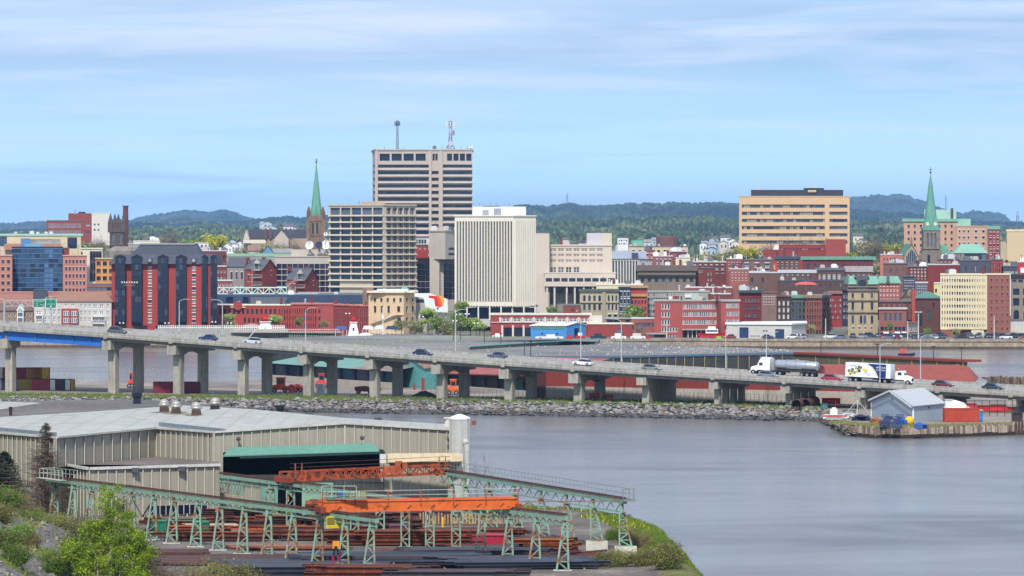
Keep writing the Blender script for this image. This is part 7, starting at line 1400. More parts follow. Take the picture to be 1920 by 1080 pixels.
def _heap(b,name,m,lab,p):
    o=bpy.data.objects.new(name,b.mesh(m));COL.objects.link(o);o.location=p;return tag(o,lab,name.replace('_',' '))
heap('gravel_pile','dark grey gravel pile between the fifth and sixth bridge piers',795,747,3.9,1.7,M((72,74,80),var=.3,scale=1,fine=6),1)
# pipes, red skips and teal things on the right
PIPE=M((86,62,62),var=.25,rust=((140,66,48),.4,.6))
for k,(px,py,x1,y1,lab)in enumerate(((1493,768,1536,763,'large dark steel pipe lying left, its open end towards the water'),(1510,767,1548,762,'second large dark steel pipe lying right of the first'))):
    a,b_=Vector(PP(px,py,SPITZ)),Vector(PP(x1,y1,SPITZ));b=MB();c=Vector((0,0,1.05));n=18;d=(b_-a).normalized();b_=a+d*8+Vector((0,6,0));d=(b_-a).normalized();u=d.cross(Vector((0,0,1))).normalized();v=u.cross(d)
    for(q,r_)in((a+c,1.05),(b_+c,1.05),(b_+c,.95),(a+c,.95)):b.v+=[tuple(q+(u*cos(2*pi*i/n)+v*sin(2*pi*i/n))*r_)for i in range(n)]
    b.f+=[(j*n+i,j*n+(i+1)%n,((j+1)%4)*n+(i+1)%n,((j+1)%4)*n+i)for j in range(4)for i in range(n)];b.m=[0]*len(b.f);one(b,'steel_pipe',PIPE,lab,'steel pipe',tuple(a))
for(px,py,w_,h_,c,nm,lab)in((1558,757,3.8,1.1,(206,46,42),'skip','bright red open skip above the dark pipes'),(1545,766,1.3,.9,(60,150,180),'tarp_bundle','turquoise tarpaulin bundle beside the pipes'),(1478,764,.9,.7,(60,150,140),'tarp_bundle','small teal bundle left of the pipes'),(1820,778,2.2,2.2,(206,50,50),'red_tank','red tank frame behind the orange red container'),(1868,773,7.5,1.3,(196,44,48),'skip','long red skip inside the wire pen at the right'),(1875,767,3.6,.8,(80,170,176),'teal_tank','teal tank above the long red skip'),(1907,790,1.9,1.6,(60,50,52),'waste_bin','dark waste bin at the right edge'),(1778,779,1.5,3.1,(236,236,236),'white_cabin','white cabin behind the grey gabled shed'),(1837,791,.95,2.2,(40,124,200),'portable_toilet','blue portable toilet beside the orange red container')):
    p=PP(px,py,SPITZ);t=T(nm,lab,nm.replace('_',' '),p);part(hull([(-w_/2,.9,1.0,.1,h_),(w_/2,.9,1.0,.1,h_)],MB()),'body',M(c,rough=.55),t,local=True)
    part(MB().box(-w_/2-.05,w_/2+.05,-1.1,1.1,h_,h_+.12),'rim' if nm in('skip','waste_bin')else 'lid',M((226,190,60)if nm=='portable_toilet' else tuple(int(v*.8)for v in c)),t,local=True)
    part(MB().box(-w_*.2,w_*.15,-1.03,-1.0,h_*.2,h_*.75),'panel',M(tuple(min(255,int(v*1.15))for v in c)),t,local=True)
f=T('wire_pen','dark wire mesh pen around the red skip at the right','fence',PP(1868,780,SPITZ));b=MB()
for k in range(9):x=-6+k*1.5;b.box(x-.06,x+.06,-1.5,-1.4,0,3.2)
for z in(1.2,2.2,3.2):b.box(-6,6,-1.5,-1.45,z-.04,z+.04)
part(b,'frame',DARK,f,local=True)
t=T('boat','upturned white boat hull behind the grey gabled shed','boat',PP(1786,778,SPITZ));part(MB().lathe([(3.8,.2),(3.4,1.6),(2.2,2.5),(.5,3.0)],0,0,16),'hull',WHITE,t,local=True,smooth=True)
# grey gabled shed
A,B,C=Vector(PP(1634,780,SPITZ)[:2]),Vector(PP(1712,793,SPITZ)[:2]),Vector(PP(1770,787,SPITZ)[:2])
gs_=gable('blue grey clapboard shed with pale shingle roof and white trim',A,B,C,2,5.15,7.45,M((172,184,198),var=.04,pattern=('h',.22,.12)),M((184,188,192),var=.1,scale=.6,fine=4),'BC',name='shed',cat='shed',ov=.5,trim=WHITE)
m_=(A+B)/2;dn=(B-A).normalized();nn=Vector((dn.y,-dn.x));q=m_+nn*.06+dn*.4
part(MB().add([(*(q-dn*.3),5.7),(*(q+dn*.3),5.7),(*(q+dn*.3),6.3),(*(q-dn*.3),6.3)],[(0,1,2,3)]),'gable_vent',SLATE,gs_);q=m_+nn*.3-dn*.6;part(MB().prism([tuple(q-dn*1.3-nn*.1),tuple(q+dn*1.3-nn*.1),tuple(q+dn*1.3+nn*.5),tuple(q-dn*1.3+nn*.5)],1.9,2.6),'bench',DARK,gs_)
dn=(C-B).normalized();nn=Vector((dn.y,-dn.x));q=(B+C)/2+nn*.1;part(MB().box(q.x-.15,q.x+.15,q.y-.2,q.y,4.6,4.85),'wall_lamp',DARK,gs_)
# shore clutter in front of the shed: dinghies, tripod, drums, buoy, traps
t=T('tripod_frame','pale steel tripod derrick standing before the grey shed','tripod',PP(1608,788,SPITZ));b=MB()
for a,r_ in((0,3.2),(1.3,3.4),(2.2,3.2),(3.4,3.6),(4.6,2.6)):b.tube((cos(a)*r_,sin(a)*1.4,0),(0,0,3.9),.07,n=5)
part(b,'leg',M((196,200,190)),t,local=True);part(MB().tube((0,0,3.8),(0,0,4.4),.1,n=5),'mast',GREY,t,local=True)
t=T('boat','small red and white workboat on the shore left of the tripod','boat',PP(1566,786,SPITZ));part(hull([(-2.4,.4,.7,.1,.8),(-1.6,.7,1.0,0,.9),(1.4,.7,1.0,0,.9),(2.8,.1,.3,.3,1.2)],MB()),'hull',WHITE,t,local=True);part(MB().box(-1,.4,-.6,.6,.8,2.0).box(-.6,.1,-.4,.4,2.0,2.3),'cabin',WHITE,t,local=True);part(MB().box(-2.2,2.2,-1.02,-.96,.5,.7),'red_stripe',RD,t,local=True);part(MB().tube((.1,0,2.2),(.1,0,3.6),.05,n=5),'mast',RD,t,local=True)
t=T('boat','white dinghy lying behind the workboat','boat',PP(1592,780,SPITZ));part(hull([(-1.2,.5,.8,0,1.1),(.6,.6,.9,0,1.2),(1.4,.1,.2,.3,1.0)],MB()),'hull',M((214,216,218)),t,local=True);part(MB().box(-1.25,1.3,-.88,.88,1.1,1.2),'gunwale',SLATE,t,local=True)
o=MB().ball((0,0,.95),.95,16);bo=T('mooring_buoy','large yellow spherical buoy before the grey shed corner','buoy',PP(1705,799,SPITZ));part(o,'float',M((240,190,30),rough=.5,var=.06),bo,local=True,smooth=True);part(MB().tube((0,0,1.8),(0,0,2.1),.12),'eye',SLATE,bo,local=True)
drum=T('plastic_drum','blue plastic drum','drum',(0,0,0),'blue drums before the grey shed');part(MB().lathe([(.28,0),(.31,.1),(.31,.45),(.33,.5),(.31,.55),(.31,.85),(.28,.92)],0,0,12),'barrel',M((38,92,176),rough=.5),drum,local=True);part(MB().tube((.12,0,.92),(.12,0,.98),.05),'bung',BLACK,drum,local=True);DP=Proto(drum,tree_of(drum))
rr=random.Random(2)
for k in range(14):px=rr.choice((rr.uniform(1654,1688),rr.uniform(1686,1698)));DP.put(PP(px,rr.uniform(793,800),SPITZ),rr.random()*6,'blue plastic drum in the drum cluster before the grey shed',sc=rr.uniform(1.1,1.5))
trap=T('lobster_trap','dark blue wire trap','wire trap',(0,0,0),'stacked wire traps before the grey shed');b=MB()
for x in(-.5,0,.5):b.box(x-.03,x+.03,-.4,-.36,0,.5);b.box(x-.03,x+.03,.36,.4,0,.5)
for z in(0,.25,.5):b.box(-.5,.5,-.4,-.36,z,z+.04);b.box(-.5,.5,.36,.4,z,z+.04);b.box(-.52,-.48,-.36,.36,z,z+.04);b.box(.48,.52,-.36,.36,z,z+.04)
part(b,'wire_frame',M((40,70,130)),trap,local=True);part(MB().box(-.46,.46,-.3,.3,.02,.12),'base',SLATE,trap,local=True);TP=Proto(trap,tree_of(trap))
for k in range(22):p=PP(1655+rr.random()*34,rr.uniform(797,803),SPITZ+.0);TP.put((p[0],p[1],SPITZ+.52*rr.randrange(4)),rr.uniform(-.2,.2),'dark blue wire trap in the stack before the grey shed',sc=1.15)
for(px,py,lab,c,s)in((1725,803,'blue tarpaulin heap right of the yellow buoy',(44,84,150),1.1),(1614,789,'navy tarpaulin heap under the tripod derrick',(36,50,84),1.5),(1642,794,'rusty net heap at the shed left corner',(150,96,60),1.3),(1700,798,'bright blue tarpaulin bundle left of the yellow buoy',(50,120,200),.95)):
    rr2=random.Random(px);b=MB();rock(b,(0,0,.35),s,rr2);rock(b,(s*.8,.2,.3),s*.7,rr2);rock(b,(-s*.7,.1,.3),s*.6,rr2);o=bpy.data.objects.new('tarp_heap',b.mesh(M(c)));COL.objects.link(o);o.location=PP(px,py,SPITZ);tag(o,lab,'tarpaulin')
# old quay wall facing, weathered timber and stone
qs=[(1584,709)]+south[:4];b=MB();rr=random.Random(6)
def qD(px):return lerp([(1584,709),(1640,698),(1700,697),(1800,703),(1920,711),(2300,720)],px)
for k in range(150):
    px=1582+k*2.6;D=qD(px)-.35-rr.random()*.25;h_=SPITZ+rr.uniform(-.3,.15);wd=2.2*D/FP*rr.uniform(.7,1.3);b.box(X(px,D)-wd,X(px,D)+wd,D,D+.6,-1,h_,rr.choice((0,0,1,2)))
one(b,'timber_quay',[M((176,160,144),var=.4,scale=.6,fine=2,streak=.7,key='q1'),M((142,124,108),var=.4,scale=.6,streak=.7,key='q2'),M((112,96,84),var=.4,streak=.6,key='q3')],'weathered timber and stone quay face below the grey shed','quay wall',(X(1750,700),700,0));b=MB()
for k in range(110):px=1586+k*3.2;D=qD(px)-.9;b.box(X(px,D)-.7,X(px,D)+.7,D,D+.3,-1,rr.uniform(.3,.75))
one(b,'weed_line',M((54,42,34),var=.3),'dark weed covered foot of the timber quay at the waterline','quay foot',(X(1750,699),699,0))
for k,px in enumerate((1906,1911,1916,1921)):
    D=qD(px)-1.3;b=MB().tube((X(px,D),D,-1),(X(px,D)+.1*(k-1),D,Z(787+k,D)),.26,.22,7);one(b,'mooring_pile',M((92,70,60),var=.4,streak=.5),('leftmost','second','third','rightmost')[k]+' dark timber mooring pile at the right edge of the quay','pile',(X(px,D),D,0),'timber piles at the quay right edge')
# weeds on the quay top
b=MB()
for k in range(5200):
    px=R.choice((R.uniform(1555,1760),R.uniform(1555,1680),R.uniform(1700,1900)));D=qD(max(px,1584))+abs(R.gauss(0,3.2))+.3;x=X(px,D);h=R.uniform(.1,.55)*(1 if px<1720 else .5);wd=R.uniform(.06,.2);b.add([(x-wd,D,SPITZ),(x+wd,D+.05,SPITZ),(x+R.uniform(-.15,.15),D,SPITZ+h)],[(0,1,2)],R.choice((0,0,1,2)))
struct(b,'weeds',[M((120,124,74)),M((150,140,96)),M((156,160,60))],kind='stuff')
# timber wharf remains behind the bridge at the right
b=MB();D=905
for k in range(46):px=1852+k*2.2;b.box(X(px,D)-.13,X(px,D)+.2,D,D+.5,-1,Z(707+k*.02,D)+R.uniform(-.3,.4),R.choice((0,1)))
b.box(X(1850,D),X(1960,D),D+.2,D+9,Z(712,D),Z(709,D),1);one(b,'timber_wharf',[M((84,72,64),var=.4),M((128,108,88),var=.4)],'broken dark timber wharf behind the bridge at the right edge','wharf',(X(1890,D),D,0))
t=T('boat','tiny red and dark workboat on the water beyond the red shed','boat',PP(1698,668,0));part(hull([(-2.4,.6,.9,0,.9),(1.8,.6,.9,0,.9),(3,.1,.2,.2,1.2)],MB()),'hull',M((50,60,90)),t,local=True);part(MB().box(-1.8,.2,-.6,.6,.9,2.4),'cabin',M((214,90,80)),t,local=True)
# asphalt street climbing between the corner block and the bank
st_=MB()
for D0,D1 in((1300,1335),(1335,1380),(1380,1450)):st_.quad((X(1558+(D0-1300)*.12,D0),D0,gz(D0)+.02),(X(1594,D0),D0,gz(D0)+.02),(X(1594,D1),D1,gz(D1)+.02),(X(1558+(D1-1300)*.12,D1),D1,gz(D1)+.02))
struct(st_,'side_street',ASPH)
pk=MB();pk.quad((X(1450,1272),1272,3.012),(X(2200,1262),1262,3.012),(X(2200,1334),1334,3.012),(X(1450,1334),1334,3.012));struct(pk,'car_park',ASPH)
# ---------------------------------------------------------------- trees
def leafmat(rgb,key):return M(rgb,rough=.8,var=.35,scale=.35,fine=1.6,spec=.2,key='leaf'+key)
LM={'spring':[leafmat((156,178,84),'a'),leafmat((118,148,66),'b')],'yellow':[leafmat((196,190,50),'c'),leafmat((164,166,48),'d')],'olive':[leafmat((166,164,104),'e'),leafmat((138,144,84),'f')],'bare':[leafmat((164,150,128),'g'),leafmat((176,168,126),'h')],'dark':[leafmat((44,66,44),'i'),leafmat((30,48,36),'j')]}
BARK=M((132,118,102),var=.3,fine=4)
def crown_mesh(seed,rx,rz,n,ls,clumps=16,mats=None,zc=0.0,flat=1.0):
    rr=random.Random(seed);b=MB();cl=[]
    for k in range(clumps):
        a=rr.random()*2*pi;el=rr.uniform(-.7,1);q=rr.uniform(.35,.82);cl.append((cos(a)*cos(el)*q*rx,sin(a)*cos(el)*q*rx,sin(el)*q*rz+zc,rr.uniform(.26,.46)*rx,rr.random()))
    for k in range(n):
        cx,cy,cz,cr,tone=rr.choice(cl);v=Vector((rr.gauss(0,1),rr.gauss(0,1),rr.gauss(0,1)));v.normalize();q=rr.random()**.4
        p=Vector((cx,cy,cz))+Vector((v.x*cr*q,v.y*cr*q,v.z*cr*q*.8*flat));u=Vector((rr.gauss(0,1),rr.gauss(0,1),rr.gauss(0,1))).normalized();w_=u.cross(Vector((rr.random(),rr.random(),rr.random()))).normalized();s=ls*rr.uniform(.6,1.3)
        b.add([tuple(p-u*s),tuple(p+w_*s*.7),tuple(p+u*s),tuple(p-w_*s*.7)],[(0,1,2,3)],0 if rr.random()*.6+tone*.4<.62 else 1)
    return b
def limbs(seed,h,crown_z,rx,r0,n=7,twigs=0,tr=.05):
    rr=random.Random(seed+99);b=MB();p=Vector((0,0,0));q=Vector((rr.uniform(-.04,.04)*h,0,h*.45));b.tube(p,q,r0,r0*.7,7);tip=Vector((q.x*1.5,0,h*.85));b.tube(q,tip,r0*.7,r0*.2,6)
    for k in range(n):
        a=rr.random()*2*pi;t=rr.uniform(.3,1);s=q.lerp(tip,rr.uniform(0,.7));e=s+Vector((cos(a)*rx*.8*t,sin(a)*rx*.8*t,h*.3*rr.uniform(.4,1)));b.tube(s,e,r0*.4,r0*.1,5)
        for j in range(twigs):
            s2=s.lerp(e,rr.uniform(.3,1));e2=s2+Vector((rr.gauss(0,.35)*rx,rr.gauss(0,.35)*rx,abs(rr.gauss(0,.3))*rx));b.tube(s2,e2,tr,tr*.3,3)
            for i in range(3):e3=e2+Vector((rr.gauss(0,.16)*rx,rr.gauss(0,.16)*rx,rr.gauss(.1,.12)*rx));b.tube(s2.lerp(e2,rr.uniform(.4,1)),e3,tr*.5,tr*.2,3)
    return b
def make_tree(kind,seed,h=9,rx=4.2,rz=3.6,n=2600,ls=.30,twigs=0,name='tree'):
    r=T(name,'tree','tree');part(limbs(seed,h,h*.62,rx,h*.028,8,twigs),'trunk',BARK,r,local=True);part(crown_mesh(seed,rx,rz,n,ls,16,zc=h*.62),'crown',LM[kind],r,local=True);return Proto(r,tree_of(r))
TRS={'spring':[make_tree('spring',1),make_tree('spring',2,10,3.6,4.4)],'yellow':[make_tree('yellow',3,8,4.6,3.4)],'olive':[make_tree('olive',4,9,4.6,4.0,1600,twigs=3),make_tree('olive',5,9,4.0,4.2,1400,twigs=4)],'bare':[make_tree('bare',6,9,4.6,4.2,650,.22,twigs=12),make_tree('bare',7,9,4.4,4.4,600,.22,twigs=12)],'dark':[make_tree('dark',8,9,3.6,4.2)]}
rr=random.Random(17)
def put_tree(kind,px,ytop,wpx,D,lab,grp='trees among the city buildings'):
    pr=rr.choice(TRS[kind]);sc=wpx/2*D/FP/4.3;h={'spring':10.5,'yellow':9.2,'olive':10.2,'bare':10.4,'dark':10.2}[kind]*sc;z=Z(ytop,D)-h
    pr.put((X(px,D),D,z),rr.random()*6,lab,sc,grp)
for a in[('yellow',401,434,52,1900,'bright yellow green tree on the skyline left of the church nave'),('yellow',376,446,34,1890,'lower yellow tree left of the bright skyline tree'),('bare',318,433,60,2000,'grey bare tree on the skyline above the hotel'),('bare',284,438,40,2050,'small bare tree above the hotel left part'),('olive',455,456,42,1760,'olive tree above the slate house'),('olive',497,448,50,1740,'olive tree in front of the church nave left half'),('olive',524,450,46,1735,'yellowish tree in front of the church nave middle'),('bare',548,450,46,1730,'bare tree left of the satellite dishes'),('bare',480,466,40,1700,'bare tree above the brick chimneys'),('olive',170,447,60,1950,'olive tree left of the gothic tower'),('bare',186,443,50,1960,'bare tree below the far white hospital slab'),('bare',140,438,40,2000,'bare tree before the far hospital wing'),
    ('olive',655+13,566+0,24,1420,'small tree above the podium'),('spring',462-32,583,40,1310,'spring tree at the left end of the brick market row'),('spring',514,582,32,1303,'green tree behind the larger lighthouse'),('bare',424,590,34,1308,'bare bush before the brick market left end'),('spring',522,576,24,1420,'green bush behind the truss walkway'),
    ('spring',803,572,46,1300,'light green park tree below the painted screen'),('spring',817,588,40,1295,'darker green park tree right of the first'),('olive',833,590,44,1296,'brownish park tree in the middle'),('olive',779,594,40,1298,'bare spring tree before the customs building'),('olive',752,596,30,1300,'bare spring tree at the customs building arches'),('spring',864,556,32,1318,'tall pointed spring tree at the ribbed tower corner'),('spring',857,580,46,1305,'round green tree below the tall pointed tree'),('spring',882,584,44,1306,'round green tree right of the tall pointed tree'),('spring',899,598,28,1300,'small green tree left of the low brick building'),('olive',846,598,40,1292,'olive tree between the park lamps'),('spring',1038-4,572,26,1342,'dark bush under the courts columns'),
    ('spring',1188,565,60,1330,'large yellow green tree before the pink red building'),('olive',1176,582,40,1328,'smaller olive tree left of the large one'),('bare',1200,606,34,1300,'bare tree before the low annexe'),('olive',1521,606,18,1312,'small tree before the ornate corner block'),('spring',1738,612,24,1296,'small green tree before the purple hall'),('olive',1793,612,22,1296,'small olive tree before the cream block base'),('olive',1901,618,32,1296,'leafy small tree at the right end of the car park'),
    ('olive',1625,440,62,1730,'large grey green tree right of the tan office'),('bare',1640,446,70,1720,'tall bare tree right of the tan office'),('yellow',1672,452,42,1725,'yellow tree left of the grey church'),('yellow',1597,470,30,1700,'low yellow tree beside the red tower block'),('bare',1655,476,50,1690,'bare tree behind the green corniced brick block'),('olive',1383,458,60,1740,'olive tree at the tan office left corner'),('yellow',1398,458,44,1735,'yellow green tree below the tan office left end'),('olive',1365,466,50,1745,'olive tree left of the tan office'),('olive',1345,466,44,1800,'olive tree further left of the tan office'),('bare',1432,452,60,1738,'bare tree before the tan office left part'),('bare',1470,446,60,1742,'bare tree before the tan office centre left'),('bare',1510,446,60,1743,'bare tree before the tan office centre'),('bare',1548,447,50,1744,'bare tree before the tan office right part'),('olive',1317,470,40,1850,'olive tree before distant white houses'),('yellow',1875,488,26,1500,'small yellow tree beside the beige box building'),('olive',1893,486,24,1480,'small olive tree before the beige box building'),('yellow',1330,476,30,1800,'yellow shrub tree among distant houses'),('olive',1588,466,34,1735,'olive tree behind the red tower block')]:put_tree(*a)
for i,(px,yt,wd,D,kd,wh)in enumerate(((1284,478,34,1560,'yellow','behind the cream stepped gable'),(1412,480,40,1640,'spring','left of the plain red wall'),(1574,500,26,1560,'spring','in front of the green corniced block'),(1700,470,30,1690,'spring','at the left of the grey church'),(1640,488,40,1640,'olive','right of the green corniced block'),(1150,536,22,1420,'spring','beside the pale yellow low block'),(1462,606,20,1300,'spring','behind the pale warehouse'),(1668,604,18,1304,'spring','before the two storey shop'),(560,592,24,1310,'spring','before the brick warehouse'),(608,598,20,1308,'olive','before the plain warehouse end'),(1010,580,26,1330,'spring','at the foot of the blank beige slab'),(640,530,26,1425,'spring','at the foot of the grid office'),(1500,462,40,1720,'yellow','over the upper red block'),(352,446,36,1950,'spring','above the right part of the hotel'))):put_tree(kd,px,yt,wd,D,{'yellow':'yellow green','spring':'fresh green','olive':'olive'}[kd]+' tree '+wh)
rr2=random.Random(44)
for k in range(150):                                    # tree cover on the distant hillside, scattered singly
    px=rr2.choice((rr2.uniform(990,1390),rr2.uniform(230,700),rr2.uniform(0,200),rr2.uniform(1590,1700),rr2.uniform(1140,1400)));D=rr2.uniform(1900,3000);kd=rr2.choice(('spring','olive','olive','bare','dark','yellow'))
    rr.choice(TRS[kd]).put((X(px,D),D,gz(D)-1),rr2.random()*6,{'spring':'green','olive':'olive','bare':'bare','dark':'dark green','yellow':'yellow green'}[kd]+' tree on the distant hillside '+next(l for m,l in((240,'left of the hotel'),(480,'above the hotel'),(720,'behind the left church'),(1150,'behind the courts building'),(1280,'around the round brown tank'),(1390,'left of the tan office'),(9999,'right of the tan office'))if px<m),rr2.uniform(.7,1.15),'trees among the distant hillside houses')
# ---------------------------------------------------------------- foreground land
YZ=5.0
def toe_x(Y):return lerp([(240,-26),(300,-28),(355,-33),(425,-55),(470,-60),(600,-80)],Y)
def bank_top(Y):return lerp([(240,24),(330,19.5),(365,17.6),(395,16.8),(412,16.0),(425,14.2),(436,10),(446,4),(456,-2),(470,-5),(600,-5)],Y)
def gh(x,y):
    z=YZ;t=toe_x(y)-x
    if t>0:z+=min(t,60)*.39+fbm(x,y,.09)*min(t,8)*.18+fbm(x,y,.4)*min(t,4)*.07
    bt_=bank_top(y);o=x-bt_
    if o>0:z-=(1-math.exp(-o*.35))*1.2+o*.95+fbm(x,y,.35)*.5
    elif o>-5 and y<440:z+=.45*(1-abs(o+2.5)/2.5)+fbm(x,y,.4)*.15
    if y>450 and x>-6:z=-3
    return max(z,-3)
g=MB();nx,ny=190,250;xs=[-95+i*.68 for i in range(nx)];ys=[235+j*1.25 for j in range(ny)]
for y in ys:
    for x in xs:g.v.append((x,y,gh(x,y)))
for j in range(ny-1):
    for i in range(nx-1):
        x,y=xs[i],ys[j];t=toe_x(y)-x;o=x-bank_top(y);nn_=fbm(x,y,.12)+fbm(x+40,y,.5)*.5
        if t>1.5+nn_:m=2 if(nn_<.22 and y<392-(t*.6)and t>6)else 1
        elif o>3.6+nn_:m=3
        elif o>-3.5+nn_*1.5 and y<432:m=1
        elif y>443-x*0.2 and x>-8:m=1
        else:m=0
        g.f.append((j*nx+i,j*nx+i+1,(j+1)*nx+i+1,(j+1)*nx+i));g.m.append(m)
YARD=ground_mat([(84,76,74),(106,98,94),(124,114,108),(150,138,126)],.09,fine=1.6);BANK=ground_mat([(74,90,42),(96,108,52),(128,118,76),(96,88,60)],.25,fine=3)
SCREE=ground_mat([(92,88,88),(126,122,120),(152,146,144)],1.2,fine=5,bump=1.0);ROCKY=ground_mat([(84,70,62),(124,104,90),(160,140,124)],.6,fine=2.5,bump=1.0)
struct(g,'yard_ground',[YARD,BANK,SCREE,ROCKY],smooth=True)
b=MB()
for k in range(2600):                                   # loose stones on the scree and the bank foot
    if k<1800:y=R.uniform(270,372);x=toe_x(y)-R.uniform(7,24);s=R.choice((.06,.09,.12,.16,.28))
    else:y=R.uniform(372,425);x=bank_top(y)+R.uniform(3,6.5);s=R.choice((.15,.2,.3,.45))
    rock(b,(x,y,gh(x,y)+s*.2),s,R,R.choice((0,0,1,2,3)))
struct(b,'loose_stones',RK,kind='stuff')
b=MB()
GM=[leafmat((86,116,34),'k'),leafmat((126,136,50),'l'),leafmat((158,142,92),'m'),leafmat((204,190,40),'n')]
for k in range(30000):
    if k<15000:y=R.uniform(290,430);x=toe_x(y)-R.uniform(-.5,26)**1.0;
    elif k<28500:y=R.uniform(368,431);x=bank_top(y)+R.uniform(-4.5,3.2)
    else:x=R.uniform(-6,14);y=bank_top(0)if False else 0;y=lerp([(-6,456),(4,445),(10,435),(14,424)],x)-R.uniform(0,3)
    if k<15000 and fbm(x,y,.12)+fbm(x+40,y,.5)*.5<.1 and y<384 and toe_x(y)-x>6 and R.random()<.9:continue
    h=R.uniform(.15,.5);wd=R.uniform(.04,.12);z=gh(x,y);mi=R.choice((0,0,1,2))if k<15000 else(3 if R.random()<.08 and y>405 else R.choice((0,0,0,1)))
    b.add([(x-wd,y,z-.05),(x+wd,y+.03,z-.05),(x+R.uniform(-.15,.15),y+R.uniform(-.1,.1),z+h)],[(0,1,2)],mi)
struct(b,'grass',GM,kind='stuff')
# guard rail along the yard edge
t=T('guard_rail','grey guard rail along the water edge of the steel yard','guard rail',(8,440,YZ));b=MB();pr=None
for k in range(13):
    px=925+k*21.5;D=lerp([(925,454),(1060,446),(1183,428)],px);p=Vector((X(px,D),D,gh(X(px,D),D-.8)))
    b.box(p.x-.1,p.x+.1,p.y-.1,p.y+.1,p.z-.3,p.z+.7)
    if pr is not None:b.bar(tuple(pr+Vector((0,-.12,.55))),tuple(p+Vector((0,-.12,.55))),.08,.32)
    pr=p
part(b,'rail',M((150,152,158),rough=.5),t)
# ---------------------------------------------------------------- steel plant
PW=M((166,160,144),rough=.6,var=.05,scale=.3,streak=.3,pattern=('v',.68,.22));PW2=M((196,190,174),rough=.6,var=.05);PR=M((176,176,170),rough=.85,var=.14,scale=.05,fine=.4,rust=((150,148,134),.12,.12),pattern=('v',3.1,.22));DKR=ground_mat([(96,90,90),(112,106,104),(124,118,114)],.05,fine=1.5,bump=.1)
plant=T('steel_plant','large beige ribbed metal steel plant with flat pale roof in the foreground','factory',(-30,460,YZ))
RZ=14.5
def pr_(px,py,z=RZ):return Vector(PP(px,py,z)[:2])
Wp=[pr_(-60,808),pr_(104,822),pr_(293,804),pr_(402,812),None,pr_(872,809)]
A_,B_=Wp[3],Wp[5];mid=A_.lerp(B_,.52);Wp[4]=mid;rzs=[RZ,RZ,RZ,RZ,RZ+.95,RZ]
b=MB();rb=MB();trim=MB()
door=(418,712,Z(893,432),Z(851,432))
for i in range(5):
    p,q=Wp[i],Wp[i+1];d=(q-p);L_=d.length;d.normalize();n=Vector((d.y,-d.x));zb=YZ-1
    if i in(3,4):
        pa=A_;x0,x1=X(418,p.y),X(712,p.y);segs=[]
        a0=max(0,min(L_,(x0-p.x)/d.x));a1=max(0,min(L_,(x1-p.x)/d.x))
        zl=lambda s:rzs[i]+(rzs[i+1]-rzs[i])*s/L_
        z1,z2=Z(896,430),Z(853,430)
        for s0,s1,lo,hi in((0,a0,zb,None),(a0,a1,zb,z1),(a0,a1,z2,None),(a1,L_,zb,None)):
            if s1-s0<.01:continue
            P0,P1=p+d*s0,p+d*s1;h0=hi if hi else zl(s0);h1=hi if hi else zl(s1);b.quad(V3(P0,lo),V3(P1,lo),V3(P1,h1),V3(P0,h0))
        zt_=zl
    else:b.quad(V3(p,zb),V3(q,zb),V3(q,RZ),V3(p,RZ));zt_=lambda s:RZ;a0=a1=0
    k=0;step=(1.07,2.1,1.05,1.07,1.07)[i]
    nr=max(1,int(L_/(step)))
    for k in range(nr+1):
        s=L_*k/nr
        if s>L_-.1:s=L_-.1
        inop=i in(3,4)and a0-.1<s<a1+.1
        for(lo,hi)in(((zb,Z(896,430)),(Z(853,430),zt_(s)))if inop else((zb,zt_(s)),)):c=p+d*s+n*.1;rb.bar(V3(c,lo),V3(c,hi),.1,.2)
    trim.bar(V3(p+n*.2,rzs[i]+.12),V3(q+n*.2,rzs[i+1]+.12),.3,.22)
part(b,'wall',PW,plant);part(rb,'rib',PW2,plant);part(trim,'eaves_trim',M((196,192,182)),plant)
back=[pr_(930,803,RZ),pr_(640,789),pr_(480,772),pr_(345,760),pr_(180,771),pr_(0,782),pr_(-60,786)]
B5=Wp[5];back[0]=Vector((B5.x+.2,B5.y+14));bz_=[RZ,RZ+.4,RZ+.3,RZ,RZ,RZ,RZ]
roofp=[V3(w,z)for w,z in zip(Wp,rzs)]+[V3(w,z)for w,z in zip(back,bz_)]
r=MB();r.add(roofp,[(0,1,2,12),(2,10,11,12),(2,3,9,10),(3,4,7,8,9),(4,5,6,7)]);part(r,'roof',PR,plant)
b=MB();b.quad(V3(Wp[5],YZ-1),V3(back[0],YZ-1),V3(back[0],RZ),V3(Wp[5],RZ));part(b,'side_wall',PW,plant)
# darker rear roof
rz2=RZ-.35;dk=[pr_(-60,786,rz2),pr_(0,782,rz2),pr_(345,760,rz2),pr_(480,772,rz2),pr_(700,797,rz2),pr_(700,790,rz2),pr_(600,776,rz2),pr_(480,769,rz2),pr_(430,762,rz2),pr_(330,752,rz2),pr_(230,749,rz2),pr_(0,752,rz2),pr_(-60,754,rz2)]
r=MB();r.prism([tuple(v)for v in dk],YZ,rz2);part(r,'rear_roof',DKR,plant);q=[pr_(-60,750,rz2+.02),pr_(0,768,rz2+.02),pr_(78,755.5,rz2+.02),pr_(-40,752,rz2+.02)];r=MB();r.add([V3(v,rz2+.03)for v in(q[0],q[3],q[2],q[1])],[(0,3,2,1)]);part(r,'pale_roof_patch',PR,plant)
gp_=MB();a,c=pr_(400,811),pr_(300,802)
for p,q in((pr_(300,799.5),pr_(420,812)),(pr_(-40,806),pr_(104,819))):gp_.bar(V3(p,RZ+.3),V3(q,RZ+.3),.35,.4)
part(gp_,'gutter',M((120,132,142),rough=.5),plant)
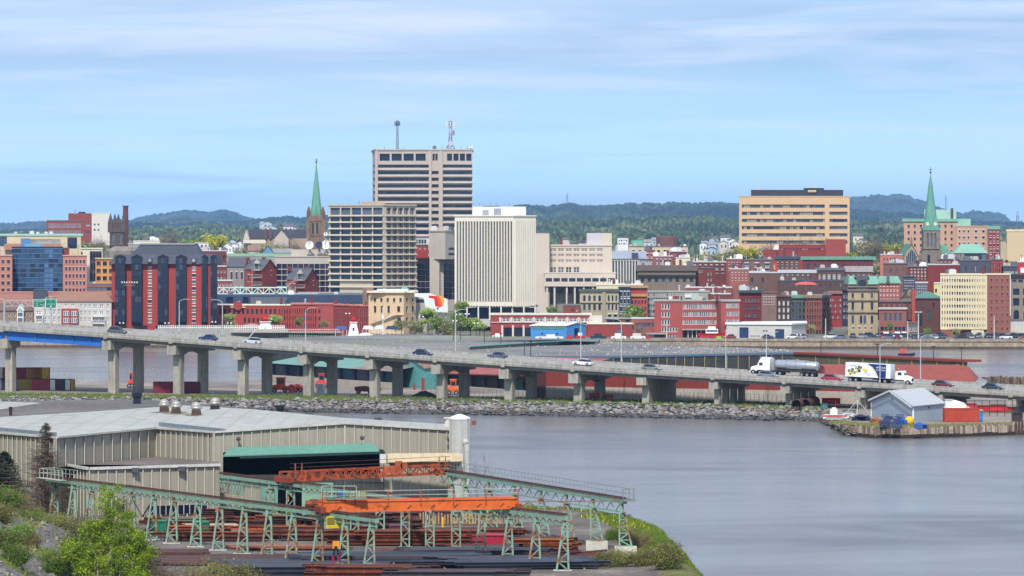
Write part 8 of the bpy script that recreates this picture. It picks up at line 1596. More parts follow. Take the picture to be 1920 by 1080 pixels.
# black interior and gantry door
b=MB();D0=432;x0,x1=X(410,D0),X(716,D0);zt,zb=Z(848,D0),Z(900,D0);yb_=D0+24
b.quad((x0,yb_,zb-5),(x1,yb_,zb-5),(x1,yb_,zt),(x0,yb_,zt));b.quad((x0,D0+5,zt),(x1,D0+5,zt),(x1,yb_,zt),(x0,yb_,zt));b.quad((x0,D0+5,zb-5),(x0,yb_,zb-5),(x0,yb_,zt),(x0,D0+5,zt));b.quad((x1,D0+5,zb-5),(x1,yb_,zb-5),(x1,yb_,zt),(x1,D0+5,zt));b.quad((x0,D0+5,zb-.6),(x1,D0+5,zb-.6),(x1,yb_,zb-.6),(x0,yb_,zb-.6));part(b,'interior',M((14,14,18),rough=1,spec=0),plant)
fy=min(A_.y,B_.y)
def fp(px,py,out=0):return(X(px,fy-out),fy-out,Z(py,fy-out))
t_=MB().add([fp(436,838,.3),fp(700,831,.3),fp(712,846,2.6),fp(418,854,2.6),fp(436,841,.3),fp(700,834,.3),fp(712,848.5,2.6),fp(418,856.5,2.6)],[(0,1,2,3),(7,6,5,4),(3,2,6,7),(0,3,7,4),(1,5,6,2)]);cn=part(t_,'door_canopy',M((100,152,134),rough=.6,var=.1,streak=.2),plant)
part(MB().bar(fp(450,857.5,2.5),fp(722,848.5,2.5),.3,.3),'track_beam',M((40,60,58)),cn)
part(MB().add([fp(726,850,.3),fp(860,849,.3),fp(868,865,2.2),fp(728,867,2.2)],[(0,1,2,3)]).add([fp(728,867,2.2),fp(868,865,2.2),fp(856,877,.4),fp(734,878,.4)],[(0,1,2,3)],1).add([fp(860,849,.3),fp(868,865,2.2),fp(856,877,.4)],[(0,1,2)],1),'tan_hood',[M((198,178,142),streak=.3),M((140,126,104))],plant)
part(MB().add([fp(712,851,.35),fp(724,851,.35),fp(724,870,.35),fp(712,870,.35)],[(0,3,2,1)]).add([fp(856,850,.35),fp(868,850,.35),fp(868,884,.35),fp(858,884,.35)],[(0,3,2,1)]),'white_panel',M((226,226,220)),plant)
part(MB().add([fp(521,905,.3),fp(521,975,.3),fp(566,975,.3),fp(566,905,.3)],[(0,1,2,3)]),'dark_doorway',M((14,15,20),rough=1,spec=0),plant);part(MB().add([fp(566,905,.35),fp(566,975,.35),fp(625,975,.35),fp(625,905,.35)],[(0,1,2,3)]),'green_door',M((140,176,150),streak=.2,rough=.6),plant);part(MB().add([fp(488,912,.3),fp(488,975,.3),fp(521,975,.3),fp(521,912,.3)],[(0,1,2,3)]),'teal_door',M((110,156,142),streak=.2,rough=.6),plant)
for px,py in((447,822),(679,820)):part(MB().bar(fp(px,py,.1),fp(px,py,.6),.2).ball((X(px,fy-.6),fy-.6,Z(py+1,fy-.6)),.28),'wall_lamp',SLATE,plant)
# lower extension with gravel roof
LZ=11.2;ext=[pr_(104,872,LZ),pr_(167,880,LZ),pr_(412,873,LZ)];bk=[pr_(412,862,LZ),pr_(293,852,LZ),pr_(104,866,LZ)];e=T('low_workshop','lower beige ribbed extension with flat gravel roof in the corner of the plant','workshop',(-42,425,YZ))
ext[0]=pr_(112,871,LZ);bk=[Vector((Wp[3].x+.5,Wp[3].y-.3)),Vector((Wp[2].x,Wp[2].y-.3)),Vector((Wp[1].x,Wp[1].y-.5))]
b=MB();b.prism([tuple(v)for v in ext+bk],YZ-1,LZ-.1,0);part(b,'wall',PW,e);part(MB().prism([tuple(v)for v in ext+bk],LZ-.08,LZ),'roof',ground_mat([(104,94,92),(122,110,106),(140,128,120)],.2,fine=3),e)
rb=MB();tr=MB()
for i in range(2):
    p,q=ext[i],ext[i+1];d=q-p;L_=d.length;d.normalize();n=Vector((d.y,-d.x))
    for k in range(int(L_/1.07)+1):c=p+d*min(L_-.1,k*1.07)+n*.1;rb.bar(V3(c,YZ-1),V3(c,LZ-.15),.12,.26)
    tr.bar(V3(p+n*.2,LZ+.1),V3(q+n*.2,LZ+.1),.3,.3)
part(rb,'rib',PW2,e);part(tr,'eaves_trim',M((206,204,198)),e);p,q=ext[1],ext[2];d=(q-p).normalized();n=Vector((d.y,-d.x));b=MB();fr_=MB();s0=(X(272,p.y)-p.x)/d.x
for k in range(10):a,c=p+d*(s0+k*.72)+n*.25,p+d*(s0+k*.72+.62)+n*.25;b.quad(V3(a,YZ+.9),V3(c,YZ+.9),V3(c,YZ+1.85),V3(a,YZ+1.85));fr_.bar(V3(c+d*.05,YZ+.8),V3(c+d*.05,YZ+1.95),.08)
part(b,'window',NAVY,e);part(fr_,'window_frame',PW2,e)
for px in(247,331):a=p+d*((X(px,p.y)-p.x)/d.x)+n*.5;part(MB().box(a.x-.4,a.x+.4,a.y-.3,a.y+.2,LZ-.45,LZ+.05),'downpipe_box',SLATE,e)
gw=MB();a=pr_(-20,829,RZ-.9);part(MB().bar(fp(-20,830),fp(26,828),.3,.35),'green_gutter',M((54,110,84)),plant)
# roof vents
for k,(px,py,c,lab)in enumerate(((308,773,0,'leftmost of three domed metal roof vents on the pale plant roof'),(330,776,0,'middle of three domed metal roof vents on the pale plant roof'),(368,779,0,'rightmost and nearest of three domed metal roof vents on the pale roof'),(403,770,1,'domed metal vent on a black base further back on the plant roof'))):
    t=T('roof_vent',lab,'roof vent',PP(px,py,RZ),'domed vents on the plant roof');part(MB().add([(-.6,-.6,0),(.6,-.6,0),(.6,.6,0),(-.6,.6,0),(-.55,-.55,.7),(.55,-.55,.7),(.55,.55,.7),(-.55,.55,.7)],[(0,1,5,4),(1,2,6,5),(2,3,7,6),(3,0,4,7),(4,5,6,7)]),'base',M((84,62,54)if c==0 else(48,40,42)),t,local=True)
    part(MB().add([(cos(a*pi/7)*(2.3+.5*sin(a*2.1+k))+.6,sin(a*pi/7)*1.5,.07)for a in range(14)],[tuple(range(14))]),'roof_stain',M((168,160,126),var=.2),t,local=True)if k<3 else None
    part(MB().lathe([(.55,.7),(.55,.85),(.78,.9),(.8,1.05),(.6,1.15),(.66,1.25),(.55,1.5),(.3,1.7),(.05,1.78)],0,0,16),'hood',M((176,172,164),rough=.45,metal=.3),t,local=True,smooth=True)
for(px,py,w_,h_,c,nm,lab)in((257,757,1.0,1.55,(34,40,64),'roof_duct','dark blue box duct on the rear roof in front of the bridge column'),(525,778,.9,1.25,(34,38,50),'roof_duct','black flared duct at the roof edge beside the water'),(579,783,.85,.6,(92,110,102),'roof_box','small green grey box on the roof edge'),(709,791,.8,.5,(88,98,98),'roof_box','small grey box further right on the roof edge'),(20,779,.35,1.1,(70,40,42),'roof_pipe','short dark red pipe on the rear roof at the left')):
    p=PP(px,py,rz2);t=T(nm,lab,'roof duct',p);part(MB().box(-w_/2,w_/2,-w_/2,w_/2,0,h_),'duct',M(c),t,local=True);part(MB().box(-w_*.62,w_*.62,-w_*.62,w_*.62,h_*.62,h_*1.0+.02),'cap',M(tuple(int(v*.9)for v in c)),t,local=True)
# white cylindrical tower at the right corner
D=436;t=T('white_silo','white ribbed octagonal tower with shallow cone cap at the plant right corner','silo',(X(861,D),D,YZ));r_=19.5/FP*D;b=MB();b.lathe([(r_,YZ-1),(r_,Z(785,D))],X(862,D),D,8);
for k in range(30):a=2*pi*k/30;b.bar((X(862,D)+cos(a)*r_*.98,D+sin(a)*r_*.98,YZ-1),(X(862,D)+cos(a)*r_*.98,D+sin(a)*r_*.98,Z(785,D)),.06)
part(b,'shaft',M((196,196,192),var=.08,streak=.3),t);part(MB().lathe([(r_*1.06,Z(786,D)),(r_*1.04,Z(783,D)),(r_*.3,Z(777,D)),(.05,Z(776,D))],X(862,D),D,8),'cap',WHITE,t);part(MB().lathe([(.45,YZ),(.45,Z(792,D))],X(884,D),D-1,10),'side_duct',M((176,178,176)),t)if False else None
part(MB().box(X(884,D),X(893,D),D,D+.8,Z(797,D),Z(789,D)),'rusty_bracket',M((140,84,60)),t);part(MB().tube((X(876,D),D-1.6,YZ),(X(876,D),D-1.6,Z(832,D)),.35,n=10).tube((X(876,D),D-1.6,Z(832,D)),(X(872,D),D-.9,Z(826,D)),.35,n=10),'down_duct',M((190,190,186)),t)
part(MB().add([(X(832,D),D,Z(800,D)),(X(842,D),D,Z(800,D)),(X(842,D),D,Z(784,D)),(X(836,D),D,Z(788,D))],[(0,1,2,3)]).box(X(832,D),X(843,D),D-.1,D+.2,Z(784,D)-.05,Z(784,D)+.1),'side_bracket',OFFW,t)
# ---------------------------------------------------------------- crane runways
TEAL=M((136,172,152),rough=.6,var=.1,fine=3,rust=((150,92,50),.42,.9),key='teal');TEALC=M((134,174,154),rough=.6,var=.08,rust=((150,92,50),.22,.9),key='tealc');RAIL=M((92,60,48),var=.3,fine=4);ORG=M((226,106,38),rough=.55,var=.12,rust=((120,60,40),.22,.8),key='org')
def runway(lab,P0,P1,zt,towers,style,walk=False,deep=1.0,rest=None,mat=TEALC):
    """girder from P0 to P1 with top at zt; towers = list of (fraction, style)"""
    P0=Vector(P0);P1=Vector(P1);d=(P1-P0);L_=d.length;d.normalize();n=Vector((d.y,-d.x));
    r=T('crane_runway',lab,'crane runway',((P0.x+P1.x)/2,(P0.y+P1.y)/2,YZ));b=MB();A,B=V3(P0,zt-.28),V3(P1,zt-.28);b.bar(A,B,.42,.38);b.bar(V3(P0,zt-deep),V3(P1,zt-deep),.16,.12);part(b,'girder',mat,r)
    part(MB().bar(V3(P0,zt+.06),V3(P1,zt+.06),.5,.1).bar(V3(P0,zt+.16),V3(P1,zt+.16),.1,.12),'rail',RAIL,r)
    l=MB();k=int(L_/(.62 if deep<1 else 1.2))
    for i in range(k):s0,s1=L_*i/k,L_*(i+1)/k;a,c=(zt-deep,zt-.5)if i%2 else(zt-.5,zt-deep);l.bar(V3(P0+d*s0,a),V3(P0+d*s1,c),.07,.06)
    part(l,'lattice',mat,r)
    if walk:
        w_=MB();o=n*-.9
        if walk=='full':k0,k1=0,L_
        else:k0,k1=0,6.0
        w_.bar(V3(P0+d*k0+o,zt-.05),V3(P0+d*k1+o,zt-.05),.9,.06);m_=int((k1-k0)/.95)
        for i in range(m_+1):p=P0+d*(k0+(k1-k0)*i/m_)+o;w_.bar(V3(p,zt),V3(p,zt+1.0),.045)
        for z in(.5,1.0):w_.bar(V3(P0+d*k0+o,zt+z),V3(P0+d*k1+o,zt+z),.045)
        if walk!='full':
            o2=n*.9;w_.bar(V3(P0+d*k0+o2,zt-.05),V3(P0+d*k1+o2,zt-.05),.9,.06)
            for i in range(m_+1):p=P0+d*(k0+(k1-k0)*i/m_)+o2;w_.bar(V3(p,zt),V3(p,zt+1.0),.06)
            for z in(.5,1.0):w_.bar(V3(P0+d*k0+o2,zt+z),V3(P0+d*k1+o2,zt+z),.06)
            for z in(.5,1.0):w_.bar(V3(P0+o,zt+z),V3(P0+o2,zt+z),.06)
        part(w_,'walkway',M((136,146,146)if walk=='full' else(176,186,176),rough=.6),r)
    for(s,st,zb)in towers:
        c=P0+d*(L_*s);t=MB();ztp=zt-deep-.05;lat=Vector((1,0));bm=TEAL
        if st=='A':f0,f1,t0,t1=-.75,.42,-.12,.28
        elif st=='H':f0,f1,t0,t1=-.42,.42,-.42,.42
        else:f0,f1,t0,t1=-.25,1.0,-.25,.25
        for yy in(-.3,.3):
            a0,a1=Vector((c.x+f0,c.y+yy,zb)),Vector((c.x+f1,c.y+yy,zb));b0,b1=Vector((c.x+t0,c.y+yy,ztp)),Vector((c.x+t1,c.y+yy,ztp));t.bar(a0,b0,.15,.18);t.bar(a1,b1,.15,.18)
            nb=5 if st!='H' else 5;q=0
            for i in range(nb):
                u0,u1=i/nb,(i+1)/nb;l0,l1=a0.lerp(b0,u0),a1.lerp(b1,u0);m0,m1=a0.lerp(b0,u1),a1.lerp(b1,u1)
                if i%2:t.bar(l0,m1,.09)
                else:t.bar(l1,m0,.09)
                if i%2==0 or st=='C':t.bar(m0,m1,.08)
            t.bar(a0+Vector((0,0,.04)),a1+Vector((0,0,.04)),.12)
        for q in(0,.5,.9):
            for ff,tt in((f0,t0),(f1,t1)):a=Vector((c.x+ff,c.y-.3,zb)).lerp(Vector((c.x+tt,c.y-.3,ztp)),q+.05);t.bar(a,a+Vector((0,.6,0)),.07)
        t.bar(V3(c,ztp-.5),V3(c,zt-.5),.35,.35)
        if st!='C':t.bar(V3(c-n*.35,ztp+.1),V3(c-n*.35,ztp-.8),.16);t.bar(V3(c+n*.1-d*.3,ztp-.2),V3(c+n*.3,ztp-1.2),.12)
        tw=part(t,'tower',bm,r)
        if zb>YZ+.1:part(MB().box(c.x+f0-.5,c.x+f1+.5,c.y-.9,c.y+.9,YZ-.8,zb),'concrete_footing',M((206,202,188),streak=.3),tw)
        else:part(MB().box(c.x+f0-.3,c.x+f1+.3,c.y-.5,c.y+.5,YZ-.3,YZ+.08),'base_plate',M((200,196,184)),tw)
    return r,P0,d,L_
def on(P0,P1,px):                                      # fraction along a runway seen at column px
    (x0,y0),(x1,y1)=P0,P1;k=(px-960)/FP;return(k*y0-x0)/((x1-x0)-k*(y1-y0))
Q0,Q1=(X(88,420),420),(X(707,358),358);ZT=10.35
tws=[(on(Q0,Q1,px),'A',YZ)for px in(103,137,170,205,247,287,325,370,412,457,503,549,598,646,695)]
rw1,*_=runway('nearest pale green crane runway running from the left slope to the yard centre',Q0,Q1,ZT,tws,'A',walk='end',deep=.85)
t=MB();
for s in(.36,):
    P=Vector(Q0).lerp(Vector(Q1),on(Q0,Q1,247));P2_=Vector(Q0).lerp(Vector(Q1),on(Q0,Q1,287));m_=P.lerp(P2_,.5);t.bar(V3(P,ZT-1),V3(m_,ZT-3),.12);t.bar(V3(P2_,ZT-1),V3(m_,ZT-3),.12)
part(t,'cross_brace',M((96,84,84)),rw1)
U0,U1=(X(413,426),426),(X(1062,361),361)
rw2,*_=runway('middle pale green crane runway coming out of the dark plant opening',U0,U1,ZT,[(on(U0,U1,px),st,YZ)for px,st in((506,'H'),(545,'H'),(617,'H'),(665,'H'),(713,'H'),(760,'H'),(806,'H'),(855,'H'),(903,'A'),(954,'A'),(1005,'A'),(1058,'A'))],'H',deep=.9)
b=MB();P0=Vector(U0);d=(Vector(U1)-P0).normalized()
for k in range(8):s=k*.78;b.bar(V3(P0+d*s,ZT-.5),V3(P0+d*(s+.39),ZT-2.0),.14);b.bar(V3(P0+d*(s+.39),ZT-2.0),V3(P0+d*(s+.78),ZT-.5),.14)
b.bar(V3(P0,ZT-2.05),V3(P0+d*6.3,ZT-2.05),.3,.2);part(b,'deep_truss',TEAL,rw2)
V0,V1=(X(826,426),426),(X(1172,378),378);ZT3=10.75
rw3,*_=runway('far pale green crane runway with railed walkway ending at the grass bank',V0,V1,ZT3,[(on(V0,V1,px),'C',z)for px,z in((845,YZ),(872,YZ),(916,YZ),(965,YZ),(1014,YZ),(1062,YZ),(1112,YZ+.9),(1166,YZ+.9))],'C',walk='full',deep=1.35)
b=MB();e=V3(Vector(V1),ZT3);b.box(e[0]-.3,e[0]+.9,e[1]-.4,e[1]+.4,ZT3-.2,ZT3-.1);[b.box(e[0]+x-.04,e[0]+x+.04,e[1]-.4,e[1]-.32,ZT3,ZT3+1.1)for x in(-.2,.4,.9)];b.box(e[0]-.2,e[0]+.9,e[1]-.42,e[1]-.36,ZT3+1.0,ZT3+1.1);part(b,'end_platform',M((126,140,134)),rw3)
b=MB()
for yv,p,q in((0,(1000-8,946),(1183,938)),):
    pass
b.bar((X(968,372),372,Z(941,372)),(X(1190,380),380,Z(939,380)),.1);b.bar((X(975,380),380,Z(951,380)),(X(1160,384),384,Z(964,384)),.07);cb=one(b,'power_line',M((150,128,112),rust=((130,80,50),.5,1.0)),'thin rusty cross line stretching from the near crane to the far runway end','cable',(X(1080,375),375,9))
# orange bridge cranes
def crane_box(lab,A,B,z,truss,name='bridge_crane'):
    A=Vector(A);B=Vector(B);d=(B-A);L_=d.length;d.normalize();n=Vector((d.y,-d.x));r=T(name,lab,'bridge crane',((A.x+B.x)/2,(A.y+B.y)/2,z));hh=1.05
    for o in(-.9,.9):
        b=MB();a_,b_=A+n*o,B+n*o
        if truss:
            for zz in(z+.1,z+hh):b.bar(V3(a_,zz),V3(b_,zz),.16,.16)
            k=int(L_/1.1)
            for i in range(k):p,q=a_+d*(L_*i/k),a_+d*(L_*(i+1)/k);b.bar(V3(p,z+.1),V3(p,z+hh),.12);b.bar(V3(p,z+.1 if i%2 else z+hh),V3(q,z+hh if i%2 else z+.1),.11)
            b.bar(V3(a_+d*2.6,z+.55),V3(a_+d*5.0,z+.55),.06,.8)
        else:
            b.bar(V3(a_,z+hh/2),V3(b_,z+hh/2),.35,hh);b.bar(V3(a_-Vector((0,.03)),z+hh),V3(b_-Vector((0,.03)),z+hh),.5,.12);b.bar(V3(a_,z+.05),V3(b_,z+.05),.5,.1)
        part(b,'girder',ORG if not truss else M((190,84,42),rough=.6,var=.2,rust=((110,56,40),.5,1.2),key='org2'),r)
    for q in(A,B):part(MB().bar(V3(q+n*1.6,z+.25),V3(q-n*1.6,z+.25),.5,.6).tube(V3(q+n*1.2-d*.1,z+.0),V3(q+n*1.2+d*.1,z+.0),.28).tube(V3(q-n*1.2-d*.1,z),V3(q-n*1.2+d*.1,z),.28),'end_carriage',M((150,66,44),var=.25),r)
    b=MB();k=int(L_/2.9)if not truss else 5
    ps=range(k+1)if not truss else(0,1,8,9)
    for i in ps:p=A+d*(L_*i/k if not truss else(L_*(.03,.07,0,0,0,0,0,0,.93,.97)[i]))+n*1.15;b.bar(V3(p,z+hh*.5),V3(p,z+hh+1.0),.12)
    part(b,'railing_post',M((170,76,60)),r);b=MB()
    for zz in(.55,1.0):b.bar(V3(A+n*1.15,z+hh+zz),V3(B+n*1.15,z+hh+zz),.05)
    part(b,'handrail',M((176,196,190)if not truss else(90,60,56)),r)
    if not truss:
        b=MB();rr_=random.Random(3)
        for k in range(9):s=1.5+k*2.35;p=A+d*s+n*1.1;b.bar(V3(p,z+.25),V3(p+d*.4,z+.6),.07)
        part(b,'gusset',M((120,66,40)),r)
    return r,A,d,n
cr1,A,d,n=crane_box('upper rusty orange lattice bridge crane in front of the dark opening',(X(533,411),411),(X(832,425),425),ZT+.02,True)
part(MB().box(A.x+11.0,A.x+12.2,A.y-.5,A.y+.6,ZT+1.0,ZT+1.7).box(A.x+12.2,A.x+13,A.y-.3,A.y+.4,ZT+1.0,ZT+2.3).tube((A.x+13.2,A.y-.3,ZT+1.8),(A.x+13.2,A.y+.5,ZT+1.8),.4),'trolley',M((176,84,48),var=.3),cr1)
cr2,A,d,n=crane_box('lower bright orange box girder bridge crane spanning the yard',(X(600,366),366),(X(966,371),371),ZT+.0,False)
hb=MB();rr_=random.Random(9)
for k in range(12):x=A.x+1.3+k*.28;hb.tube((x,A.y-.2,ZT+1.35),(x+rr_.uniform(-.1,.15),A.y-.2,ZT+1.35+rr_.uniform(.3,.7)),.07,n=6)
tr_=part(MB().box(A.x+.6,A.x+4.6,A.y-.9,A.y+.9,ZT+1.3,ZT+1.45).box(A.x+2.2,A.x+2.9,A.y-.5,A.y+.4,ZT+1.45,ZT+2.0),'trolley',M((110,130,120),var=.2),cr2);part(hb,'hose_loop',M((190,176,104),var=.3),tr_);part(MB().box(A.x+1.7,A.x+2.3,A.y-.6,A.y+.5,ZT+1.45,ZT+2.1),'blue_motor',M((60,100,150)),tr_);b=MB()
for x in(.2,1.2,2.4,3.6):b.bar((A.x+x,A.y-.95,ZT+1.4),(A.x+x,A.y-.95,ZT+2.6),.05)
for z in(2.0,2.6):b.bar((A.x+.2,A.y-.95,ZT+z),(A.x+3.6,A.y-.95,ZT+z),.05)
part(b,'cage',M((176,206,190)),tr_)
xx=X(634,366);part(MB().box(xx-1.1,xx+.9,364.6,366.4,Z(990,365),Z(968,365)),'operator_cab',M((214,188,40),rough=.5,rust=((120,90,40),.2,1.5)),cr2);c=kids(cr2)[-1];part(MB().box(xx-1.0,xx-.3,364.52,364.6,Z(982,365),Z(970,365)),'cab_window',M((120,116,50)),c);part(MB().bar((xx-.6,365.5,Z(968,365)),(xx-.6,365.5,ZT+.3),.12).bar((xx+.6,365.5,Z(968,365)),(xx+.6,365.5,ZT+.3),.12),'cab_hanger',TEALC,c)
hk=T('hoist_hook','orange hoist block with dark chains hanging over the black plates','crane hook',(X(630,362),362,Z(1022,362)));part(MB().box(-.32,.32,-.15,.15,-.1,.38).box(-.32,-.16,-.14,.14,-.32,-.1).box(.16,.32,-.14,.14,-.32,-.1),'hook_block',M((240,150,30),rough=.5),hk,local=True);part(MB().bar((-.1,0,.38),(-.1,0,5.6),.03).bar((.1,0,.38),(.1,0,5.6),.03),'hoist_cable',BLACK,hk,local=True);part(MB().bar((-.05,0,-.1),(-.25,0,-1.0),.22).bar((.05,0,-.1),(.25,0,-1.0),.2),'chain',BLACK,hk,local=True);part(MB().bar((-.3,0,-1.0),(-.25,0,-1.7),.26).bar((.2,0,-1.0),(.28,0,-1.6),.22),'sling',M((150,28,76)),hk,local=True)
# ---------------------------------------------------------------- steel stock in the yard
RU=[M((116,58,38),var=.3,fine=5,rust=((160,84,42),.3,1.2),key='ru1'),M((88,50,42),var=.3,fine=5,rust=((74,52,54),.5,.8),key='ru2'),M((172,92,46),var=.3,fine=5,rust=((140,66,36),.4,1.0),key='ru3'),M((74,66,72),rough=.6,var=.2,key='ru4'),M((56,62,78),rough=.5,var=.18,key='ru5'),M((92,58,66),var=.2,key='ru6'),M((120,150,128),var=.2,key='ru7'),M((196,178,156),var=.15,key='ru8')]
def ibeam(b,x0,x1,y,z,w_,h_,m=0,sk=0):
    for zz in(z,z+h_-.06):b.add([(x0,y-w_/2,zz),(x1,y-w_/2+sk,zz),(x1,y+w_/2+sk,zz),(x0,y+w_/2,zz),(x0,y-w_/2,zz+.06),(x1,y-w_/2+sk,zz+.06),(x1,y+w_/2+sk,zz+.06),(x0,y+w_/2,zz+.06)],[(0,3,2,1),(4,5,6,7),(0,1,5,4),(1,2,6,5),(2,3,7,6),(3,0,4,7)],m)
    b.add([(x0,y-.03,z),(x1,y-.03+sk,z),(x1,y+.03+sk,z),(x0,y+.03,z),(x0,y-.03,z+h_),(x1,y-.03+sk,z+h_),(x1,y+.03+sk,z+h_),(x0,y+.03,z+h_)],[(0,1,5,4),(1,2,6,5),(2,3,7,6),(3,0,4,7)],m)
def stack(px,py,Lpx,rows_,layers,mi,lab,kind='beam',skew=0,bw=.4,bh=.42,seed=0,grp='steel stock piles in the crane yard'):
    p=PP(px,py,YZ);Ln=Lpx*p[1]/FP;rr=random.Random(seed+int(px));r=T({'beam':'steel_beam_stack','plate':'steel_plate_stack','pipe':'steel_pipe_stack','scrap':'scrap_heap'}[kind],lab,{'beam':'steel beams','plate':'steel plates','pipe':'steel pipes','scrap':'scrap heap'}[kind],p,grp,rr.uniform(-.07,.07)if kind!='plate' else 0)
    ms=mi if isinstance(mi,(list,tuple))else[mi];b=MB();z=.15
    for l in range(layers):
        for k in range(rows_):
            x0=-Ln/2+rr.uniform(-.06,.28)*Ln*(kind!='plate' or .4);x1=Ln/2-rr.uniform(-.06,.28)*Ln*(kind!='plate' or .4);y=(k-rows_/2)*bw*1.12;m=rr.randrange(len(ms));sk=skew+rr.uniform(-.15,.15)
            if kind=='beam':ibeam(b,x0,x1,y,z,bw,bh,m,sk)
            elif kind=='plate':b.add([(x0,y,z),(x1,y+sk,z),(x1,y+bw*1.1+sk,z),(x0,y+bw*1.1,z),(x0,y,z+bh),(x1,y+sk,z+bh),(x1,y+bw*1.1+sk,z+bh),(x0,y+bw*1.1,z+bh)],[(0,3,2,1),(4,5,6,7),(0,1,5,4),(1,2,6,5),(2,3,7,6),(3,0,4,7)],m)
            elif kind=='pipe':b.tube((x0,y,z+bh/2),(x1,y+sk,z+bh/2),bh/2,n=8,m=m)
            else:a=rr.uniform(-.5,.5);cx=rr.uniform(-.35,.35)*Ln;ll=rr.uniform(.6,2.2);b.bar((cx-cos(a)*ll,y,z),(cx+cos(a)*ll,y+sin(a)*ll,z+rr.uniform(-.1,.5)),rr.uniform(.1,.6),rr.uniform(.05,.25),m)
        z+=bh+.03+(.1 if kind!='scrap' and l%2 else 0)
    part(b,'stock',[RU[i]for i in ms],r,local=True);q=MB()
    for x in(-.38,0,.38):q.box(x*Ln-.08,x*Ln+.08,-rows_*bw*.6,rows_*bw*.65,0,.15)
    part(q,'bearer',M((150,130,104),var=.3),r,local=True)
    if kind=='beam' and layers>1:
        for x in(-.44,.44):part(MB().box(x*Ln-.05,x*Ln+.05,-rows_*bw*.62-.1,-rows_*bw*.62,0,layers*bh+.5),'stake',M((60,50,52)),r,local=True)
for a in((250+165,1052,330,12,1,[5,3,5],'long mauve grey plates lying in the left foreground of the yard','plate',-1.0,.8,.18),(330,1043,120,5,2,[3,5],'dark slab stack at the far left of the yard','plate',0,.7,.2),(420,1014,250,4,2,[0,1],'rusty beams behind the left towers','beam',0,.4,.4),(545,1030,240,5,1,[0,2],'low orange rusty plates behind the left centre towers','plate',0,.6,.14),(560,1004,230,4,2,[2,0],'bright orange beams beneath the runway left of the yellow cab','beam',0,.4,.42),(350,1000,150,5,2,[0,2,1],'jumbled rusty channels at the left by the birch','beam',.3,.4,.34),(395,991,110,6,2,[7,0],'pale sawn timber and plates by the workshop wall','plate',0,.5,.14),(350,983,170,4,2,[6,0],'pale green painted beams near the workshop windows','beam',0,.4,.3),(420,975,160,4,3,[5,1],'dull purple beams piled by the plant wall','beam',0,.4,.34),(480,985,130,4,2,[1,0],'brown beams below the plant doorway left','beam',0,.4,.4),(530,992,100,5,3,[0,2,1],'tall rusty pile left of the doorway','beam',0,.45,.4),(640,1012,260,6,2,[1,0],'long brown beams beneath the orange crane','beam',0,.45,.45),(760,1022,280,5,3,[0,1],'broad rusty beam row in the yard centre','beam',0,.45,.42),(700,996,170,4,3,[1,5],'high maroon girder pile behind the yellow cab','beam',0,.6,.6),(620,990,80,4,4,[0,1],'rusty drum coloured pile by the green door','pipe',0,.7,.7),
    (560,1062,330,10,1,[4,3],'dark slate plates in the left foreground','plate',0,.8,.25),(740,1052,380,9,2,[4,4,3],'wide blue black beam stack in the middle foreground','plate',0,.62,.3),(960,1062,340,14,2,[4,4,3],'large blue black section stack in the right foreground','beam',.4,.5,.3),(880,1044,300,8,2,[4,3],'blue black beams behind the right foreground stack','beam',0,.5,.34),(700,1083,250,6,2,[0,1],'bright rust beams at the bottom edge of the yard','beam',0,.5,.5),(540,1080,190,5,2,[4,3],'dark beams at the bottom edge below the shrub','beam',0,.5,.42),(850,1090,260,6,2,[3,1],'brown black beams at the bottom edge centre','beam',0,.5,.45),(800,1038,220,5,1,[0,1],'low brown plates between the middle towers','plate',0,.6,.3),
    (925,1043,150,8,2,[2,0],'orange rust channels right of the middle towers','beam',.4,.35,.2),(1020,1036,130,6,3,[0,1,2],'rusty girder tangle right of the yard centre','beam',.2,.6,.4),(1050,1048,190,12,2,[1,0],'rusty cut scrap heap by the far runway feet','scrap',0,.25,.3),(1000,1056,150,12,2,[1,0,3],'dark rusty scrap in front of the girder tangle','scrap',0,.25,.25),(1110,1058,150,10,2,[0,1],'red rust scrap tapering towards the grass','scrap',0,.25,.22),(880,1004,210,6,2,[0,1],'low rusty sheets behind the crimson skip','beam',0,.5,.3),(905,1028,170,6,1,[3,1],'dark thin bars behind the right foreground stack','pipe',0,.3,.2)):
    stack(*a[:7],*a[7:11],seed=3)
# timber battens row, crimson bins, drums
t=T('timber_rack','long rack of upright pale timber battens behind the crimson bin','timber rack',PP(850,993,YZ));b=MB()
for k in range(44):x=-7.4+k*.34;b.box(x-.07,x+.07,-.1,.1,.6,1.7+rr.uniform(-.2,.25))
part(b,'batten',M((190,150,92),var=.3),t,local=True);part(MB().box(-7.6,7.8,-.3,.3,.45,.62).box(-7.5,-7.3,-.2,.2,0,.6).box(0,.2,-.2,.2,0,.6).box(7.4,7.6,-.2,.2,0,.6),'frame',M((110,78,56)),t,local=True)
def bin_(px,py,L_,h,c,lab,ladder=False):
    t=T('steel_bin',lab,'steel bin',PP(px,py,YZ));b=MB();b.box(-L_/2,L_/2,-1.1,1.1,.1,h);m=M(c,rough=.55,rust=((110,50,44),.15,1.0));part(b,'body',m,t,local=True);r_=MB();k=int(L_/.7)
    for i in range(k+1):x=-L_/2+L_*i/k;r_.box(x-.05,x+.05,-1.17,-1.1,.1,h)
    r_.box(-L_/2-.05,L_/2+.05,-1.2,1.2,h,h+.1);part(r_,'rib',m,t,local=True)
    if ladder:q=MB();[q.box(-L_*.4,-L_*.4+.5,-1.3,-1.25,.3+z*.28,.35+z*.28)for z in range(5)];q.box(-L_*.4-.05,-L_*.4,-1.3,-1.22,.2,h);q.box(-L_*.4+.5,-L_*.4+.55,-1.3,-1.22,.2,h);part(q,'ladder',RU[1],t,local=True)
